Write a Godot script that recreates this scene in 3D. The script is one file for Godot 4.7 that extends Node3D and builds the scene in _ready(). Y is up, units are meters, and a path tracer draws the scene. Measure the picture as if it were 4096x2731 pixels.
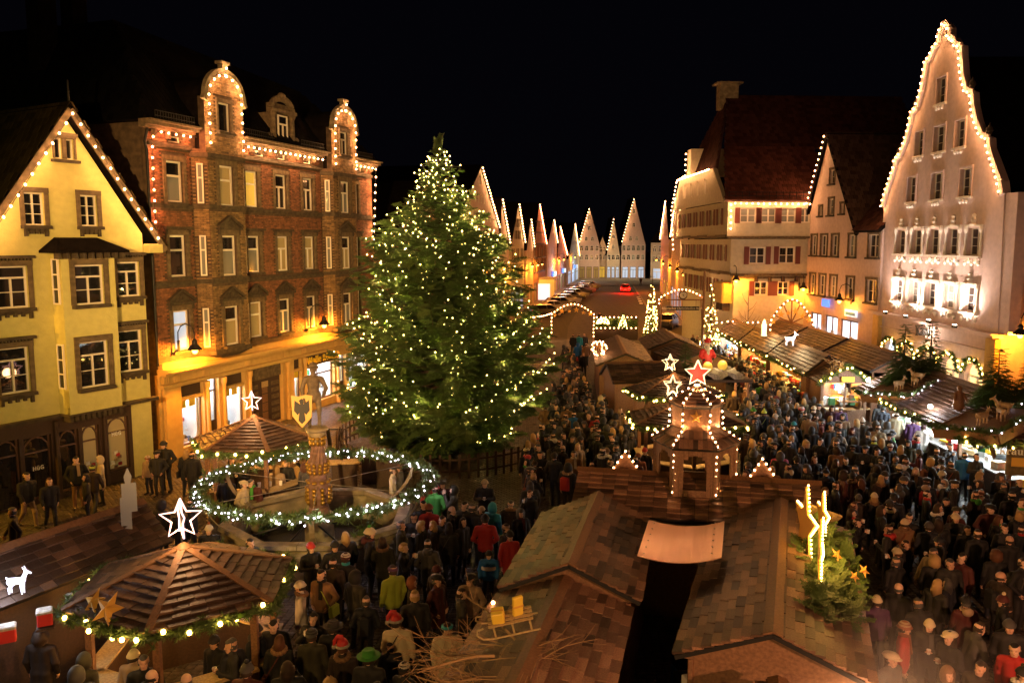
extends Node3D
# A Christmas market on an old town square at night, seen from an upper window.

var M := {}
var used := {}
var rng := RandomNumberGenerator.new()
var cache := {}

class MB:
	var v := PackedVector3Array()
	var n := PackedVector3Array()

	func tri(a: Vector3, b: Vector3, c: Vector3) -> void:
		var k := (c - a).cross(b - a).normalized()
		v.append(a); v.append(b); v.append(c)
		n.append(k); n.append(k); n.append(k)

	func quad(a: Vector3, b: Vector3, c: Vector3, d: Vector3) -> void:
		tri(a, b, c)
		tri(a, c, d)

	func stri(a: Vector3, b: Vector3, c: Vector3, na: Vector3, nb: Vector3, nc: Vector3) -> void:
		v.append(a); v.append(b); v.append(c)
		n.append(na); n.append(nb); n.append(nc)

	func hexa(p: Array) -> void:
		quad(p[0], p[1], p[2], p[3])
		quad(p[7], p[6], p[5], p[4])
		for i in 4:
			var j := (i + 1) % 4
			quad(p[i], p[i + 4], p[j + 4], p[j])

	func box(c: Vector3, s: Vector3, b := Basis()) -> void:
		var h := s / 2.0
		var p := []
		for y in [-1, 1]:
			for q in [[-1, 1], [1, 1], [1, -1], [-1, -1]]:
				p.append(c + b * Vector3(h.x * q[0], h.y * y, h.z * q[1]))
		hexa(p)

	func cbox(c: Vector3, s: Vector3, e: float, b := Basis()) -> void:
		var h := s / 2.0
		var rings := []
		for r in [[-h.y, 0.0], [h.y - e, 0.0], [h.y, e]]:
			var ring := []
			var x: float = h.x - r[1]
			var z: float = h.z - r[1]
			for q in [[-x + e, z], [x - e, z], [x, z - e], [x, -z + e], [x - e, -z], [-x + e, -z], [-x, -z + e], [-x, z - e]]:
				ring.append(c + b * Vector3(q[0], r[0], q[1]))
			rings.append(ring)
		loft(rings, true)

	func loft(rings: Array, caps := true, closed := true) -> void:
		for i in rings.size() - 1:
			var a: Array = rings[i]
			var b: Array = rings[i + 1]
			for j in (a.size() if closed else a.size() - 1):
				var k := (j + 1) % a.size()
				quad(a[j], b[j], b[k], a[k])
		if caps:
			var f: Array = rings[0]
			var l: Array = rings[-1]
			for j in range(1, f.size() - 1):
				tri(f[0], f[j], f[j + 1])
				tri(l[0], l[j + 1], l[j])

	func bar(a: Vector3, b: Vector3, w: float, t: float, up := Vector3.UP) -> void:
		var d := (b - a).normalized()
		if absf(d.dot(up)) > 0.98:
			up = Vector3.RIGHT
		var x := d.cross(up).normalized()
		var y := x.cross(d).normalized()
		box((a + b) / 2.0, Vector3(w, t, a.distance_to(b)), Basis(x, y, -d))

	func tube(pts: Array, r0: float, r1 := -1.0, sides := 6, cap := true) -> void:
		if r1 < 0.0:
			r1 = r0
		var rings := []
		var axes := []
		var x := Vector3.ZERO
		for i in pts.size():
			var d: Vector3 = (pts[mini(i + 1, pts.size() - 1)] - pts[maxi(i - 1, 0)]).normalized()
			if x == Vector3.ZERO:
				x = d.cross(Vector3.UP if absf(d.y) < 0.9 else Vector3.RIGHT).normalized()
			x = (x - d * x.dot(d)).normalized()
			var y := d.cross(x)
			var r := lerpf(r0, r1, float(i) / maxf(1.0, pts.size() - 1))
			var ring := []
			var dirs := []
			for j in sides:
				var o := x * cos(TAU * j / sides) + y * sin(TAU * j / sides)
				ring.append(pts[i] + o * r)
				dirs.append(o)
			rings.append(ring)
			axes.append(dirs)
		for i in rings.size() - 1:
			for j in sides:
				var k := (j + 1) % sides
				var a: Array = rings[i]
				var b: Array = rings[i + 1]
				stri(a[j], b[j], b[k], axes[i][j], axes[i + 1][j], axes[i + 1][k])
				stri(a[j], b[k], a[k], axes[i][j], axes[i + 1][k], axes[i][k])
		if cap:
			for j in range(1, sides - 1):
				tri(rings[0][0], rings[0][j], rings[0][j + 1])
				tri(rings[-1][0], rings[-1][j + 1], rings[-1][j])

	func lathe(c: Vector3, prof: Array, sides := 12, flute := 0.0, flutes := 0, twist := 0.0) -> void:
		var rings := []
		for p in prof:
			var ring := []
			for j in sides:
				var a: float = TAU * j / sides + twist * p.y
				var r: float = p.x * (1.0 + (flute * cos(flutes * TAU * j / sides) if flutes else 0.0))
				ring.append(c + Vector3(cos(a) * r, p.y, -sin(a) * r))
			rings.append(ring)
		for i in rings.size() - 1:
			var s: Vector2 = prof[i + 1] - prof[i]
			for j in sides:
				var k := (j + 1) % sides
				var nj := Vector3(cos(TAU * j / sides) * s.y, -s.x, -sin(TAU * j / sides) * s.y).normalized()
				var nk := Vector3(cos(TAU * k / sides) * s.y, -s.x, -sin(TAU * k / sides) * s.y).normalized()
				if flutes:
					quad(rings[i][j], rings[i + 1][j], rings[i + 1][k], rings[i][k])
				else:
					stri(rings[i][j], rings[i + 1][j], rings[i + 1][k], nj, nj, nk)
					stri(rings[i][j], rings[i + 1][k], rings[i][k], nj, nk, nk)
		for j in range(1, sides - 1):
			tri(rings[0][0], rings[0][j], rings[0][j + 1])
			tri(rings[-1][0], rings[-1][j + 1], rings[-1][j])

	func ball(c: Vector3, r: Vector3, sides := 8, rows := 6) -> void:
		for i in rows:
			for j in sides:
				var q := []
				for e in [[i, j], [i + 1, j], [i + 1, j + 1], [i, j + 1]]:
					var lat: float = -PI / 2 + PI * e[0] / rows
					var lon: float = TAU * e[1] / sides
					q.append(Vector3(cos(lat) * cos(lon), sin(lat), -cos(lat) * sin(lon)))
				var p := []
				for d in q:
					p.append(c + d * r)
				if i < rows - 1:
					stri(p[0], p[1], p[2], q[0], q[1], q[2])
				if i > 0:
					stri(p[0], p[2], p[3], q[0], q[2], q[3])

	func prism(poly: PackedVector2Array, t: float, tf := Transform3D()) -> void:
		if not Geometry2D.is_polygon_clockwise(poly):
			poly = poly.duplicate()
			poly.reverse()
		var idx := Geometry2D.triangulate_polygon(poly)
		for i in range(0, idx.size(), 3):
			var a := poly[idx[i]]
			var b := poly[idx[i + 1]]
			var c := poly[idx[i + 2]]
			if (b - a).cross(c - a) > 0.0:
				var s := b
				b = c
				c = s
			tri(tf * Vector3(a.x, a.y, t / 2), tf * Vector3(b.x, b.y, t / 2), tf * Vector3(c.x, c.y, t / 2))
			tri(tf * Vector3(a.x, a.y, -t / 2), tf * Vector3(c.x, c.y, -t / 2), tf * Vector3(b.x, b.y, -t / 2))
		for i in poly.size():
			var a := poly[i]
			var b := poly[(i + 1) % poly.size()]
			quad(tf * Vector3(a.x, a.y, t / 2), tf * Vector3(a.x, a.y, -t / 2), tf * Vector3(b.x, b.y, -t / 2), tf * Vector3(b.x, b.y, t / 2))

	func mesh(mat: Material) -> ArrayMesh:
		var m := ArrayMesh.new()
		add_to(m, mat)
		return m

	func add_to(m: ArrayMesh, mat: Material) -> void:
		if v.is_empty():
			return
		var arr := []
		arr.resize(Mesh.ARRAY_MAX)
		arr[Mesh.ARRAY_VERTEX] = v
		arr[Mesh.ARRAY_NORMAL] = n
		m.add_surface_from_arrays(Mesh.PRIMITIVE_TRIANGLES, arr)
		m.surface_set_material(m.get_surface_count() - 1, mat)

static func V(x: float, y: float, z: float) -> Vector3:
	return Vector3(x, y, z)

static func T(x: float, y: float, z: float) -> Transform3D:
	return Transform3D(Basis(), Vector3(x, y, z))

func numbered(called: String) -> String:
	var k: int = used.get(called, 0)
	used[called] = k + 1
	return called if k == 0 else "%s_%03d" % [called, k]

func tag(o: Node3D, label: String, category: String, group := "") -> Node3D:
	o.set_meta("label", label)
	o.set_meta("category", category)
	if group:
		o.set_meta("group", group)
	return o

func thing(called: String, label: String, category: String, at := Vector3.ZERO, turn := 0.0, group := "") -> Node3D:
	var o := Node3D.new()
	o.name = numbered(called)
	add_child(o)
	o.position = at
	o.rotation.y = turn
	return tag(o, label, category, group)

func part(called: String, m: Mesh, parent: Node3D, at := Transform3D(), mat: Material = null) -> MeshInstance3D:
	var o := MeshInstance3D.new()
	var key := "%d:%s" % [parent.get_instance_id(), called]
	var k: int = used.get(key, 0)
	used[key] = k + 1
	o.name = called if k == 0 else "%s_%03d" % [called, k]
	o.mesh = m
	o.transform = at
	if mat:
		o.material_override = mat
	parent.add_child(o)
	return o

func single(called: String, m: Mesh, label: String, category: String, at := Vector3.ZERO, turn := 0.0, group := "") -> MeshInstance3D:
	var o := MeshInstance3D.new()
	o.name = numbered(called)
	o.mesh = m
	add_child(o)
	o.position = at
	o.rotation.y = turn
	tag(o, label, category, group)
	return o

func structure(called: String, m: Mesh) -> MeshInstance3D:
	var o := MeshInstance3D.new()
	o.name = numbered(called)
	o.mesh = m
	o.set_meta("kind", "structure")
	add_child(o)
	return o

func scatter(called: String, m: Mesh, where: Array, parent: Node3D, tints := []) -> MultiMeshInstance3D:
	var mm := MultiMesh.new()
	mm.transform_format = MultiMesh.TRANSFORM_3D
	mm.use_colors = not tints.is_empty()
	mm.mesh = m
	mm.instance_count = where.size()
	for i in where.size():
		mm.set_instance_transform(i, where[i])
		if tints:
			mm.set_instance_color(i, tints[i])
	var o := MultiMeshInstance3D.new()
	var key := "%d:%s" % [parent.get_instance_id(), called]
	var k: int = used.get(key, 0)
	used[key] = k + 1
	o.name = called if k == 0 else "%s_%03d" % [called, k]
	o.multimesh = mm
	o.set_meta("kind", "stuff")
	parent.add_child(o)
	return o

func lin(r: float, g: float, b: float) -> Color:
	return Color(r, g, b).linear_to_srgb()

func noise_tex(freq: float, lo: float, hi: float, octaves := 4, seed_ := 1, size := 512, normal := 0.0) -> NoiseTexture2D:
	var f := FastNoiseLite.new()
	f.noise_type = FastNoiseLite.TYPE_SIMPLEX_SMOOTH
	f.frequency = freq
	f.fractal_octaves = octaves
	f.seed = seed_
	var t := NoiseTexture2D.new()
	t.width = size
	t.height = size
	t.seamless = true
	t.noise = f
	if normal > 0.0:
		t.as_normal_map = true
		t.bump_strength = normal
		return t
	var g := Gradient.new()
	g.set_color(0, Color(lo, lo, lo))
	g.set_color(1, Color(hi, hi, hi))
	t.color_ramp = g
	return t

func mat(called: String, c: Color, rough := 0.8, metal := 0.0, tex: Texture2D = null, scale := 1.0, nrm: Texture2D = null, ns := 0.5) -> StandardMaterial3D:
	var m := StandardMaterial3D.new()
	m.resource_name = called
	m.albedo_color = c
	m.roughness = rough
	m.metallic = metal
	if tex or nrm:
		m.uv1_triplanar = true
		m.uv1_world_triplanar = true
		m.uv1_scale = Vector3.ONE * scale
	if tex:
		m.albedo_texture = tex
	if nrm:
		m.normal_enabled = true
		m.normal_texture = nrm
		m.normal_scale = ns
	M[called] = m
	return m

func glow(called: String, c: Color, e: float) -> StandardMaterial3D:
	var m := StandardMaterial3D.new()
	m.resource_name = called
	m.albedo_color = c
	m.emission_enabled = true
	m.emission = c
	m.emission_energy_multiplier = e
	M[called] = m
	return m

func omni(at: Vector3, c: Color, e: float, parent: Node3D = self, size := 0.06, reach := 40.0) -> void:
	var l := OmniLight3D.new()
	l.name = "lamp_light"
	parent.add_child(l, true)
	l.position = at
	l.light_color = c
	l.light_energy = e
	l.light_size = size
	l.omni_range = reach
	l.omni_attenuation = 2.0
	l.shadow_enabled = true

func spot(at: Vector3, to: Vector3, c: Color, e: float, angle: float, parent: Node3D = self, size := 0.1) -> void:
	var l := SpotLight3D.new()
	l.name = "flood_light"
	parent.add_child(l, true)
	l.position = at
	l.light_color = c
	l.light_energy = e
	l.light_size = size
	l.spot_range = 40.0
	l.spot_attenuation = 2.0
	l.spot_angle = angle
	l.shadow_enabled = true
	l.basis = Basis.looking_at(to - at, Vector3.UP if absf((to - at).normalized().y) < 0.95 else Vector3.RIGHT)

func text_mesh(s: String, size: float, depth: float, m: Material, font := "Droid Sans", bold := false, slant := false) -> TextMesh:
	var f := SystemFont.new()
	f.font_names = PackedStringArray([font])
	f.font_weight = 700 if bold else 400
	f.font_italic = slant
	var t := TextMesh.new()
	t.font = f
	t.text = s
	t.font_size = 32
	t.pixel_size = size / 32.0
	t.depth = depth
	t.material = m
	return t

func materials() -> void:
	var grain := noise_tex(0.02, 0.9, 1.0, 5, 3)
	var blot := noise_tex(0.008, 0.6, 1.0, 5, 8)
	var fine := noise_tex(0.08, 0.0, 1.0, 4, 5, 512, 3.0)
	var wood := noise_tex(0.03, 0.68, 1.0, 5, 12)
	mat("cream", lin(0.6, 0.56, 0.2), 0.9, 0.0, grain, 0.3, fine, 0.35)
	mat("white_wall", lin(0.62, 0.48, 0.44), 0.9, 0.0, grain, 0.25, fine, 0.35)
	mat("rose_wall", lin(0.56, 0.43, 0.38), 0.9, 0.0, grain, 0.25, fine, 0.35)
	mat("pale_wall", lin(0.54, 0.5, 0.38), 0.9, 0.0, grain, 0.25, fine, 0.35)
	mat("row_wall", lin(0.58, 0.5, 0.4), 0.9, 0.0, grain, 0.25, fine, 0.35)
	mat("row_red", lin(0.4, 0.2, 0.13), 0.9, 0.0, grain, 0.25, fine, 0.35)
	mat("ochre", lin(0.6, 0.4, 0.13), 0.9, 0.0, grain, 0.25, fine, 0.35)
	mat("stone", lin(0.2, 0.145, 0.08), 0.9, 0.0, blot, 0.8, fine, 0.5)
	mat("dark_stone", lin(0.1, 0.075, 0.045), 0.9, 0.0, blot, 0.8, fine, 0.5)
	mat("pale_stone", lin(0.36, 0.29, 0.17), 0.9, 0.0, blot, 0.5, fine, 0.6)
	mat("mortar", lin(0.13, 0.085, 0.05), 0.95, 0.0, blot, 0.6)
	var b := mat("brick", Color.WHITE, 0.88, 0.0, blot, 0.9)
	b.vertex_color_use_as_albedo = true
	b.uv1_world_triplanar = true
	mat("frame", lin(0.7, 0.66, 0.58), 0.5)
	mat("brown_frame", lin(0.1, 0.05, 0.025), 0.6)
	mat("shutter", lin(0.13, 0.03, 0.022), 0.7)
	mat("roof_dark", lin(0.014, 0.011, 0.01), 0.9, 0.0, blot, 0.4, fine, 0.8)
	mat("roof_red", lin(0.1, 0.035, 0.025), 0.85, 0.0, blot, 0.5, fine, 0.8)
	var rt := mat("tile", Color.WHITE, 0.85)
	rt.vertex_color_use_as_albedo = true
	rt.metallic_specular = 0.12
	M.roof_dark.metallic_specular = 0.1
	var g := mat("pane", lin(0.012, 0.012, 0.014), 0.03)
	g.metallic_specular = 0.7
	mat("curtain_pane", lin(0.2, 0.21, 0.2), 0.12)
	mat("iron", lin(0.02, 0.02, 0.02), 0.5, 0.6)
	mat("steel", lin(0.4, 0.38, 0.35), 0.4, 0.9)
	mat("wire", lin(0.02, 0.02, 0.02), 0.7)
	mat("gold", lin(0.6, 0.36, 0.06), 0.35, 0.7, blot, 2.0)
	mat("column_red", lin(0.26, 0.14, 0.1), 0.7, 0.0, blot, 1.2, fine, 0.4)
	mat("statue", lin(0.2, 0.155, 0.09), 0.7, 0.0, blot, 1.5, fine, 0.5)
	mat("asphalt", lin(0.06, 0.045, 0.035), 0.8, 0.0, blot, 0.3, fine, 0.8)
	mat("pavement", lin(0.16, 0.125, 0.085), 0.85, 0.0, blot, 0.4, fine, 0.8)
	mat("joint", lin(0.05, 0.04, 0.03), 0.95, 0.0, blot, 0.5)
	var cob := mat("cobble", Color.WHITE, 0.6, 0.0, blot, 1.5)
	cob.vertex_color_use_as_albedo = true
	mat("leaf_floor", lin(0.09, 0.065, 0.025), 0.95, 0.0, noise_tex(0.05, 0.35, 1.0, 4, 44), 0.8, fine, 1.5)
	for i in 6:
		var k: float = [0.5, 0.95, 1.4, 0.26, 1.8, 0.75][i]
		mat("shingle_%d" % i, lin(0.25 * k, 0.14 * k, 0.085 * k), 0.55, 0.0, wood, 1.2 + 0.2 * i, fine, 0.5)
	mat("wood", lin(0.25, 0.125, 0.055), 0.65, 0.0, wood, 1.0, fine, 0.4)
	mat("wood_dark", lin(0.07, 0.037, 0.02), 0.7, 0.0, wood, 1.0, fine, 0.4)
	mat("wood_pale", lin(0.6, 0.43, 0.2), 0.6, 0.0, wood, 1.0, fine, 0.3)
	mat("plank", lin(0.27, 0.145, 0.075), 0.65, 0.0, wood, 0.8, fine, 0.4)
	mat("plank_light", lin(0.33, 0.185, 0.1), 0.65, 0.0, wood, 0.9, fine, 0.4)
	mat("copper_sheet", lin(0.6, 0.37, 0.27), 0.4, 0.5)
	mat("needle", lin(0.04, 0.075, 0.02), 0.65)
	mat("needle_light", lin(0.06, 0.105, 0.022), 0.65)
	M.needle.backlight_enabled = true
	M.needle.backlight = Color(0.2, 0.3, 0.1)
	mat("bark", lin(0.07, 0.045, 0.03), 0.9)
	mat("twig", lin(0.32, 0.2, 0.09), 0.8)
	mat("star_gold", lin(0.6, 0.34, 0.06), 0.5)
	mat("gift_gold", lin(0.75, 0.56, 0.06), 0.45)
	mat("white", lin(0.75, 0.74, 0.7), 0.6)
	mat("red", lin(0.45, 0.02, 0.02), 0.55)
	mat("green", lin(0.03, 0.16, 0.05), 0.6)
	mat("yellow", lin(0.75, 0.55, 0.03), 0.6)
	mat("blue", lin(0.03, 0.16, 0.42), 0.6)
	mat("black", lin(0.01, 0.01, 0.01), 0.6)
	mat("fur_white", lin(0.6, 0.55, 0.48), 1.0, 0.0, blot, 2.0, fine, 1.0)
	mat("skin", lin(0.5, 0.29, 0.19), 0.55)
	mat("skin_pale", lin(0.58, 0.37, 0.26), 0.55)
	mat("eye", lin(0.02, 0.015, 0.01), 0.3)
	mat("lip", lin(0.3, 0.1, 0.08), 0.5)
	mat("shoe", lin(0.025, 0.018, 0.014), 0.5)
	var warm := Color(1.0, 0.62, 0.3)
	glow("bulb", Color(1.0, 0.7, 0.45), 16.0)
	glow("bulb_red", Color(1.0, 0.56, 0.34), 16.0)
	glow("bulb_far", Color(1.0, 0.72, 0.45), 9.0)
	glow("bulb_tree", Color(1.0, 0.84, 0.44), 10.0)
	glow("bulb_cool", Color(0.95, 0.88, 0.98), 8.0)
	glow("bulb_garland", Color(1.0, 0.76, 0.36), 16.0)
	glow("star_tube", Color(1.0, 0.84, 0.88), 0.5)
	glow("star_warm", Color(1.0, 0.9, 0.7), 0.6)
	glow("sodium_bulb", Color(1.0, 0.66, 0.22), 9.0)
	glow("flood_lamp", Color(1.0, 0.95, 0.85), 9.0)
	glow("figure_light", Color(0.9, 0.9, 1.0), 0.42)
	glow("lit_window_warm", Color(0.75, 0.62, 0.25), 0.3)
	glow("lit_window_cool", Color(0.66, 0.74, 0.85), 0.3)
	glow("lit_window_dim", Color(0.6, 0.52, 0.32), 0.07)
	glow("shop_light", Color(0.8, 0.9, 1.0), 0.55)
	glow("shop_light_warm", Color(1.0, 0.82, 0.55), 0.6)
	glow("stall_light", Color(1.0, 0.78, 0.42), 3.0)
	glow("stall_light_cool", Color(0.9, 0.96, 1.0), 3.0)
	glow("sign_light_blue", Color(0.3, 0.5, 1.0), 0.6)
	glow("sign_light_white", Color(0.8, 0.9, 1.0), 0.35)
	glow("tail_light", Color(1.0, 0.05, 0.03), 3.0)
	M.warm = null

# ---------------------------------------------------------------- buildings

func house(called: String, label: String, category: String, a: Vector2, b: Vector2, group := "") -> Node3D:
	var d := (b - a).normalized()
	var o := thing(called, label, category, V(a.x, 0, a.y), 0.0, group)
	o.basis = Basis(V(d.x, 0, d.y), Vector3.UP, V(-d.y, 0, d.x))
	return o

func wall_mesh(outline: PackedVector2Array, holes: Array, m: Material, reveal := 0.2) -> ArrayMesh:
	var b := MB.new()
	var lo := outline[0]
	var hi := outline[0]
	for p in outline:
		lo = lo.min(p)
		hi = hi.max(p)
	var ys := [lo.y, hi.y]
	for h in holes:
		ys.append(h.position.y)
		ys.append(h.end.y)
	ys.sort()
	for i in ys.size() - 1:
		if ys[i + 1] - ys[i] < 0.001:
			continue
		var mid: float = (ys[i] + ys[i + 1]) / 2.0
		var cuts := []
		for h in holes:
			if h.position.y < mid and h.end.y > mid:
				cuts.append(Vector2(h.position.x, h.end.x))
		cuts.sort_custom(func(p, q): return p.x < q.x)
		var x := lo.x
		cuts.append(Vector2(hi.x, hi.x))
		for c in cuts:
			if c.x - x > 0.001:
				var cell := PackedVector2Array([Vector2(x, ys[i]), Vector2(c.x, ys[i]), Vector2(c.x, ys[i + 1]), Vector2(x, ys[i + 1])])
				for poly in Geometry2D.intersect_polygons(cell, outline):
					var idx := Geometry2D.triangulate_polygon(poly)
					for k in range(0, idx.size(), 3):
						var p := poly[idx[k]]
						var q := poly[idx[k + 1]]
						var r := poly[idx[k + 2]]
						if (q - p).cross(r - p) > 0.0:
							var s := q
							q = r
							r = s
						b.tri(V(p.x, p.y, 0), V(q.x, q.y, 0), V(r.x, r.y, 0))
			x = maxf(x, c.y)
	for h in holes:
		var p: Vector2 = h.position
		var q: Vector2 = h.end
		var f := [V(p.x, p.y, 0), V(p.x, q.y, 0), V(q.x, q.y, 0), V(q.x, p.y, 0)]
		for k in 4:
			var n: Vector3 = f[(k + 1) % 4]
			b.quad(f[k], n, n - V(0, 0, reveal), f[k] - V(0, 0, reveal))
	var cw := outline.duplicate()
	if not Geometry2D.is_polygon_clockwise(cw):
		cw.reverse()
	for i in cw.size():
		var p := cw[i]
		var q := cw[(i + 1) % cw.size()]
		b.quad(V(p.x, p.y, 0), V(p.x, p.y, -0.3), V(q.x, q.y, -0.3), V(q.x, q.y, 0))
	return b.mesh(m)

func rect_poly(x0: float, y0: float, x1: float, y1: float) -> PackedVector2Array:
	return PackedVector2Array([Vector2(x0, y0), Vector2(x1, y0), Vector2(x1, y1), Vector2(x0, y1)])

func box_mesh(s: Vector3, m: Material, e := 0.0) -> ArrayMesh:
	var key := "box%s%s%s" % [s, e, m.resource_name]
	if not cache.has(key):
		var b := MB.new()
		if e > 0.0:
			b.cbox(Vector3.ZERO, s, e)
		else:
			b.box(Vector3.ZERO, s)
		cache[key] = b.mesh(m)
	return cache[key]

func block(called: String, parent: Node3D, c: Vector3, s: Vector3, m: Material, e := 0.0) -> MeshInstance3D:
	return part(called, box_mesh(s, m, e), parent, Transform3D(Basis(), c))

# A window in the front of a house: frame, panes, and (as asked) sill and surround.
func window(parent: Node3D, r: Rect2, o := {}, tf := Transform3D()) -> MeshInstance3D:
	var cols: int = o.get("cols", 2)
	var tr: float = o.get("transom", 0.68)
	var rows: int = o.get("rows", 1)
	var top_cols: int = o.get("top", 1)
	var fm: Material = M[o.get("frame", "frame")]
	var w := r.size.x
	var h := r.size.y
	var key := "win%.2f,%.2f,%s,%s,%s,%s,%s,%s" % [w, h, cols, tr, rows, top_cols, fm.resource_name, o.get("bar", 0.05)]
	if not cache.has(key):
		var b := MB.new()
		var t: float = o.get("bar", 0.05)
		var f := t * 1.3
		b.box(V(0, f / 2, 0), V(w, f, 0.07))
		b.box(V(0, h - f / 2, 0), V(w, f, 0.07))
		for s in [-1, 1]:
			b.box(V(s * (w / 2 - f / 2), h / 2, 0), V(f, h - 2 * f, 0.07))
		var top := h * tr if tr > 0.0 else h - f
		if tr > 0.0:
			b.box(V(0, top, 0.004), V(w - 2 * f, t * 1.4, 0.075))
		for i in range(1, cols):
			b.box(V(-w / 2 + w * i / cols, (top + f) / 2, 0.002), V(t * 1.3, top - f, 0.07))
		if tr > 0.0:
			for i in range(1, top_cols):
				b.box(V(-w / 2 + w * i / top_cols, (top + h - f) / 2, 0.002), V(t, h - f - top, 0.066))
		for i in range(1, rows):
			b.box(V(0, f + (top - f) * i / rows, 0.003), V(w - 2 * f, t * 0.6, 0.05))
		cache[key] = b.mesh(fm)
	var win := part("window", cache[key], parent, tf * T(r.position.x + w / 2, r.position.y, o.get("z", -0.13)))
	var pm: Material = M[o.get("pane", "pane")]
	var upm: Material = M[o.get("upper", o.get("pane", "pane"))]
	var split := h * tr if tr > 0.0 else h
	for i in cols:
		pane(win, Rect2(-w / 2 + w * i / cols, 0, w / cols, split), pm)
	if tr > 0.0:
		pane(win, Rect2(-w / 2, split, w, h - split), upm)
	if o.has("sill"):
		block("sill", win, V(0, -0.06, 0.2), V(w + 0.3, 0.12, 0.24), M[o.sill], 0.02)
	if o.has("surround"):
		var s: float = o.get("sw", 0.16)
		var k2 := "sur%.2f,%.2f,%.2f%s" % [w, h, s, o.surround]
		if not cache.has(k2):
			var b := MB.new()
			for x in [-1, 1]:
				b.box(V(x * (w / 2 + s / 2), h / 2, 0), V(s, h, 0.1))
			b.box(V(0, h + s * 0.6, 0.01), V(w + 2 * s, s * 1.2, 0.12))
			cache[k2] = b.mesh(M[o.surround])
		part("surround", cache[k2], win, T(0, 0, -o.get("z", -0.13) + 0.01))
	if o.has("hood"):
		var b := MB.new()
		var s: float = w / 2 + 0.3
		b.box(V(0, h + 0.3, 0.05), V(2 * s, 0.1, 0.28))
		if o.hood == "gable":
			for x in [-1, 1]:
				b.bar(V(x * s, h + 0.4, 0.06), V(0, h + 0.85, 0.06), 0.26, 0.1, Vector3.UP)
			b.prism(PackedVector2Array([Vector2(-s + 0.1, h + 0.35), Vector2(s - 0.1, h + 0.35), Vector2(0, h + 0.8)]), 0.1, T(0, 0, 0.0))
			b.ball(V(0, h + 0.52, 0.08), V(0.09, 0.11, 0.05), 6, 4)
		for x in [-1, 1]:
			b.box(V(x * (s - 0.12), h + 0.15, 0.03), V(0.12, 0.24, 0.16))
		part("hood", b.mesh(M[o.get("hood_stone", "dark_stone")]), win, T(0, 0, -o.get("z", -0.13)))
	return win

func pane(win: Node3D, r: Rect2, m: Material) -> void:
	var key := "pane" + m.resource_name
	if not cache.has(key):
		var b := MB.new()
		b.box(Vector3.ZERO, V(1, 1, 1))
		cache[key] = b.mesh(m)
	var t := rng.randfn(0.0, 0.006)
	part("pane", cache[key], win, Transform3D(Basis(Vector3.UP, t) * Basis.from_scale(V(r.size.x, r.size.y, 0.012)), V(r.get_center().x, r.get_center().y, -0.02)))

func hole(x0: float, y0: float, x1: float, y1: float) -> Rect2:
	return Rect2(x0, y0, x1 - x0, y1 - y0)

# bricks laid on a wall, leaving out the rectangles in skip
func lay_bricks(parent: Node3D, outline: PackedVector2Array, skip: Array, yellow := false, tf := Transform3D()) -> void:
	if not cache.has("brick"):
		var bb := MB.new()
		bb.cbox(Vector3.ZERO, V(0.235, 0.03, 0.064), 0.006)
		cache.brick = bb.mesh(M.brick)
	var lo := outline[0]
	var hi := outline[0]
	for p in outline:
		lo = lo.min(p)
		hi = hi.max(p)
	var where := []
	var tints := []
	var flat := Basis(Vector3.RIGHT, V(0, 0, -1), Vector3.UP)  # brick's top faces out
	flat = Basis(Vector3.RIGHT, PI / 2)
	var row := 0
	var y := lo.y + 0.04
	while y < hi.y - 0.03:
		var x := lo.x + (0.125 if row % 2 else 0.0)
		while x < hi.x + 0.1:
			var p := Vector2(clampf(x, lo.x + 0.06, hi.x - 0.06), y)
			var ok := Geometry2D.is_point_in_polygon(p, outline)
			if ok:
				for s in skip:
					if s.grow(0.06).has_point(p):
						ok = false
						break
			if ok:
				var wide := 1.0 if absf(p.x - x) < 0.001 else 0.5
				where.append(tf * Transform3D(flat * Basis.from_scale(V(wide, 1, 1)), V(p.x, p.y, 0.004 + rng.randf() * 0.006)))
				var k := rng.randf_range(0.65, 1.15)
				if rng.randf() < 0.07:
					k *= 0.55
				tints.append(Color(0.36 * k, 0.225 * k, 0.1 * k) if yellow else Color(0.36 * k, 0.15 * k, 0.072 * k))
			x += 0.25
		y += 0.077
		row += 1
	scatter("bricks", cache.brick, where, parent, tints)

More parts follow.
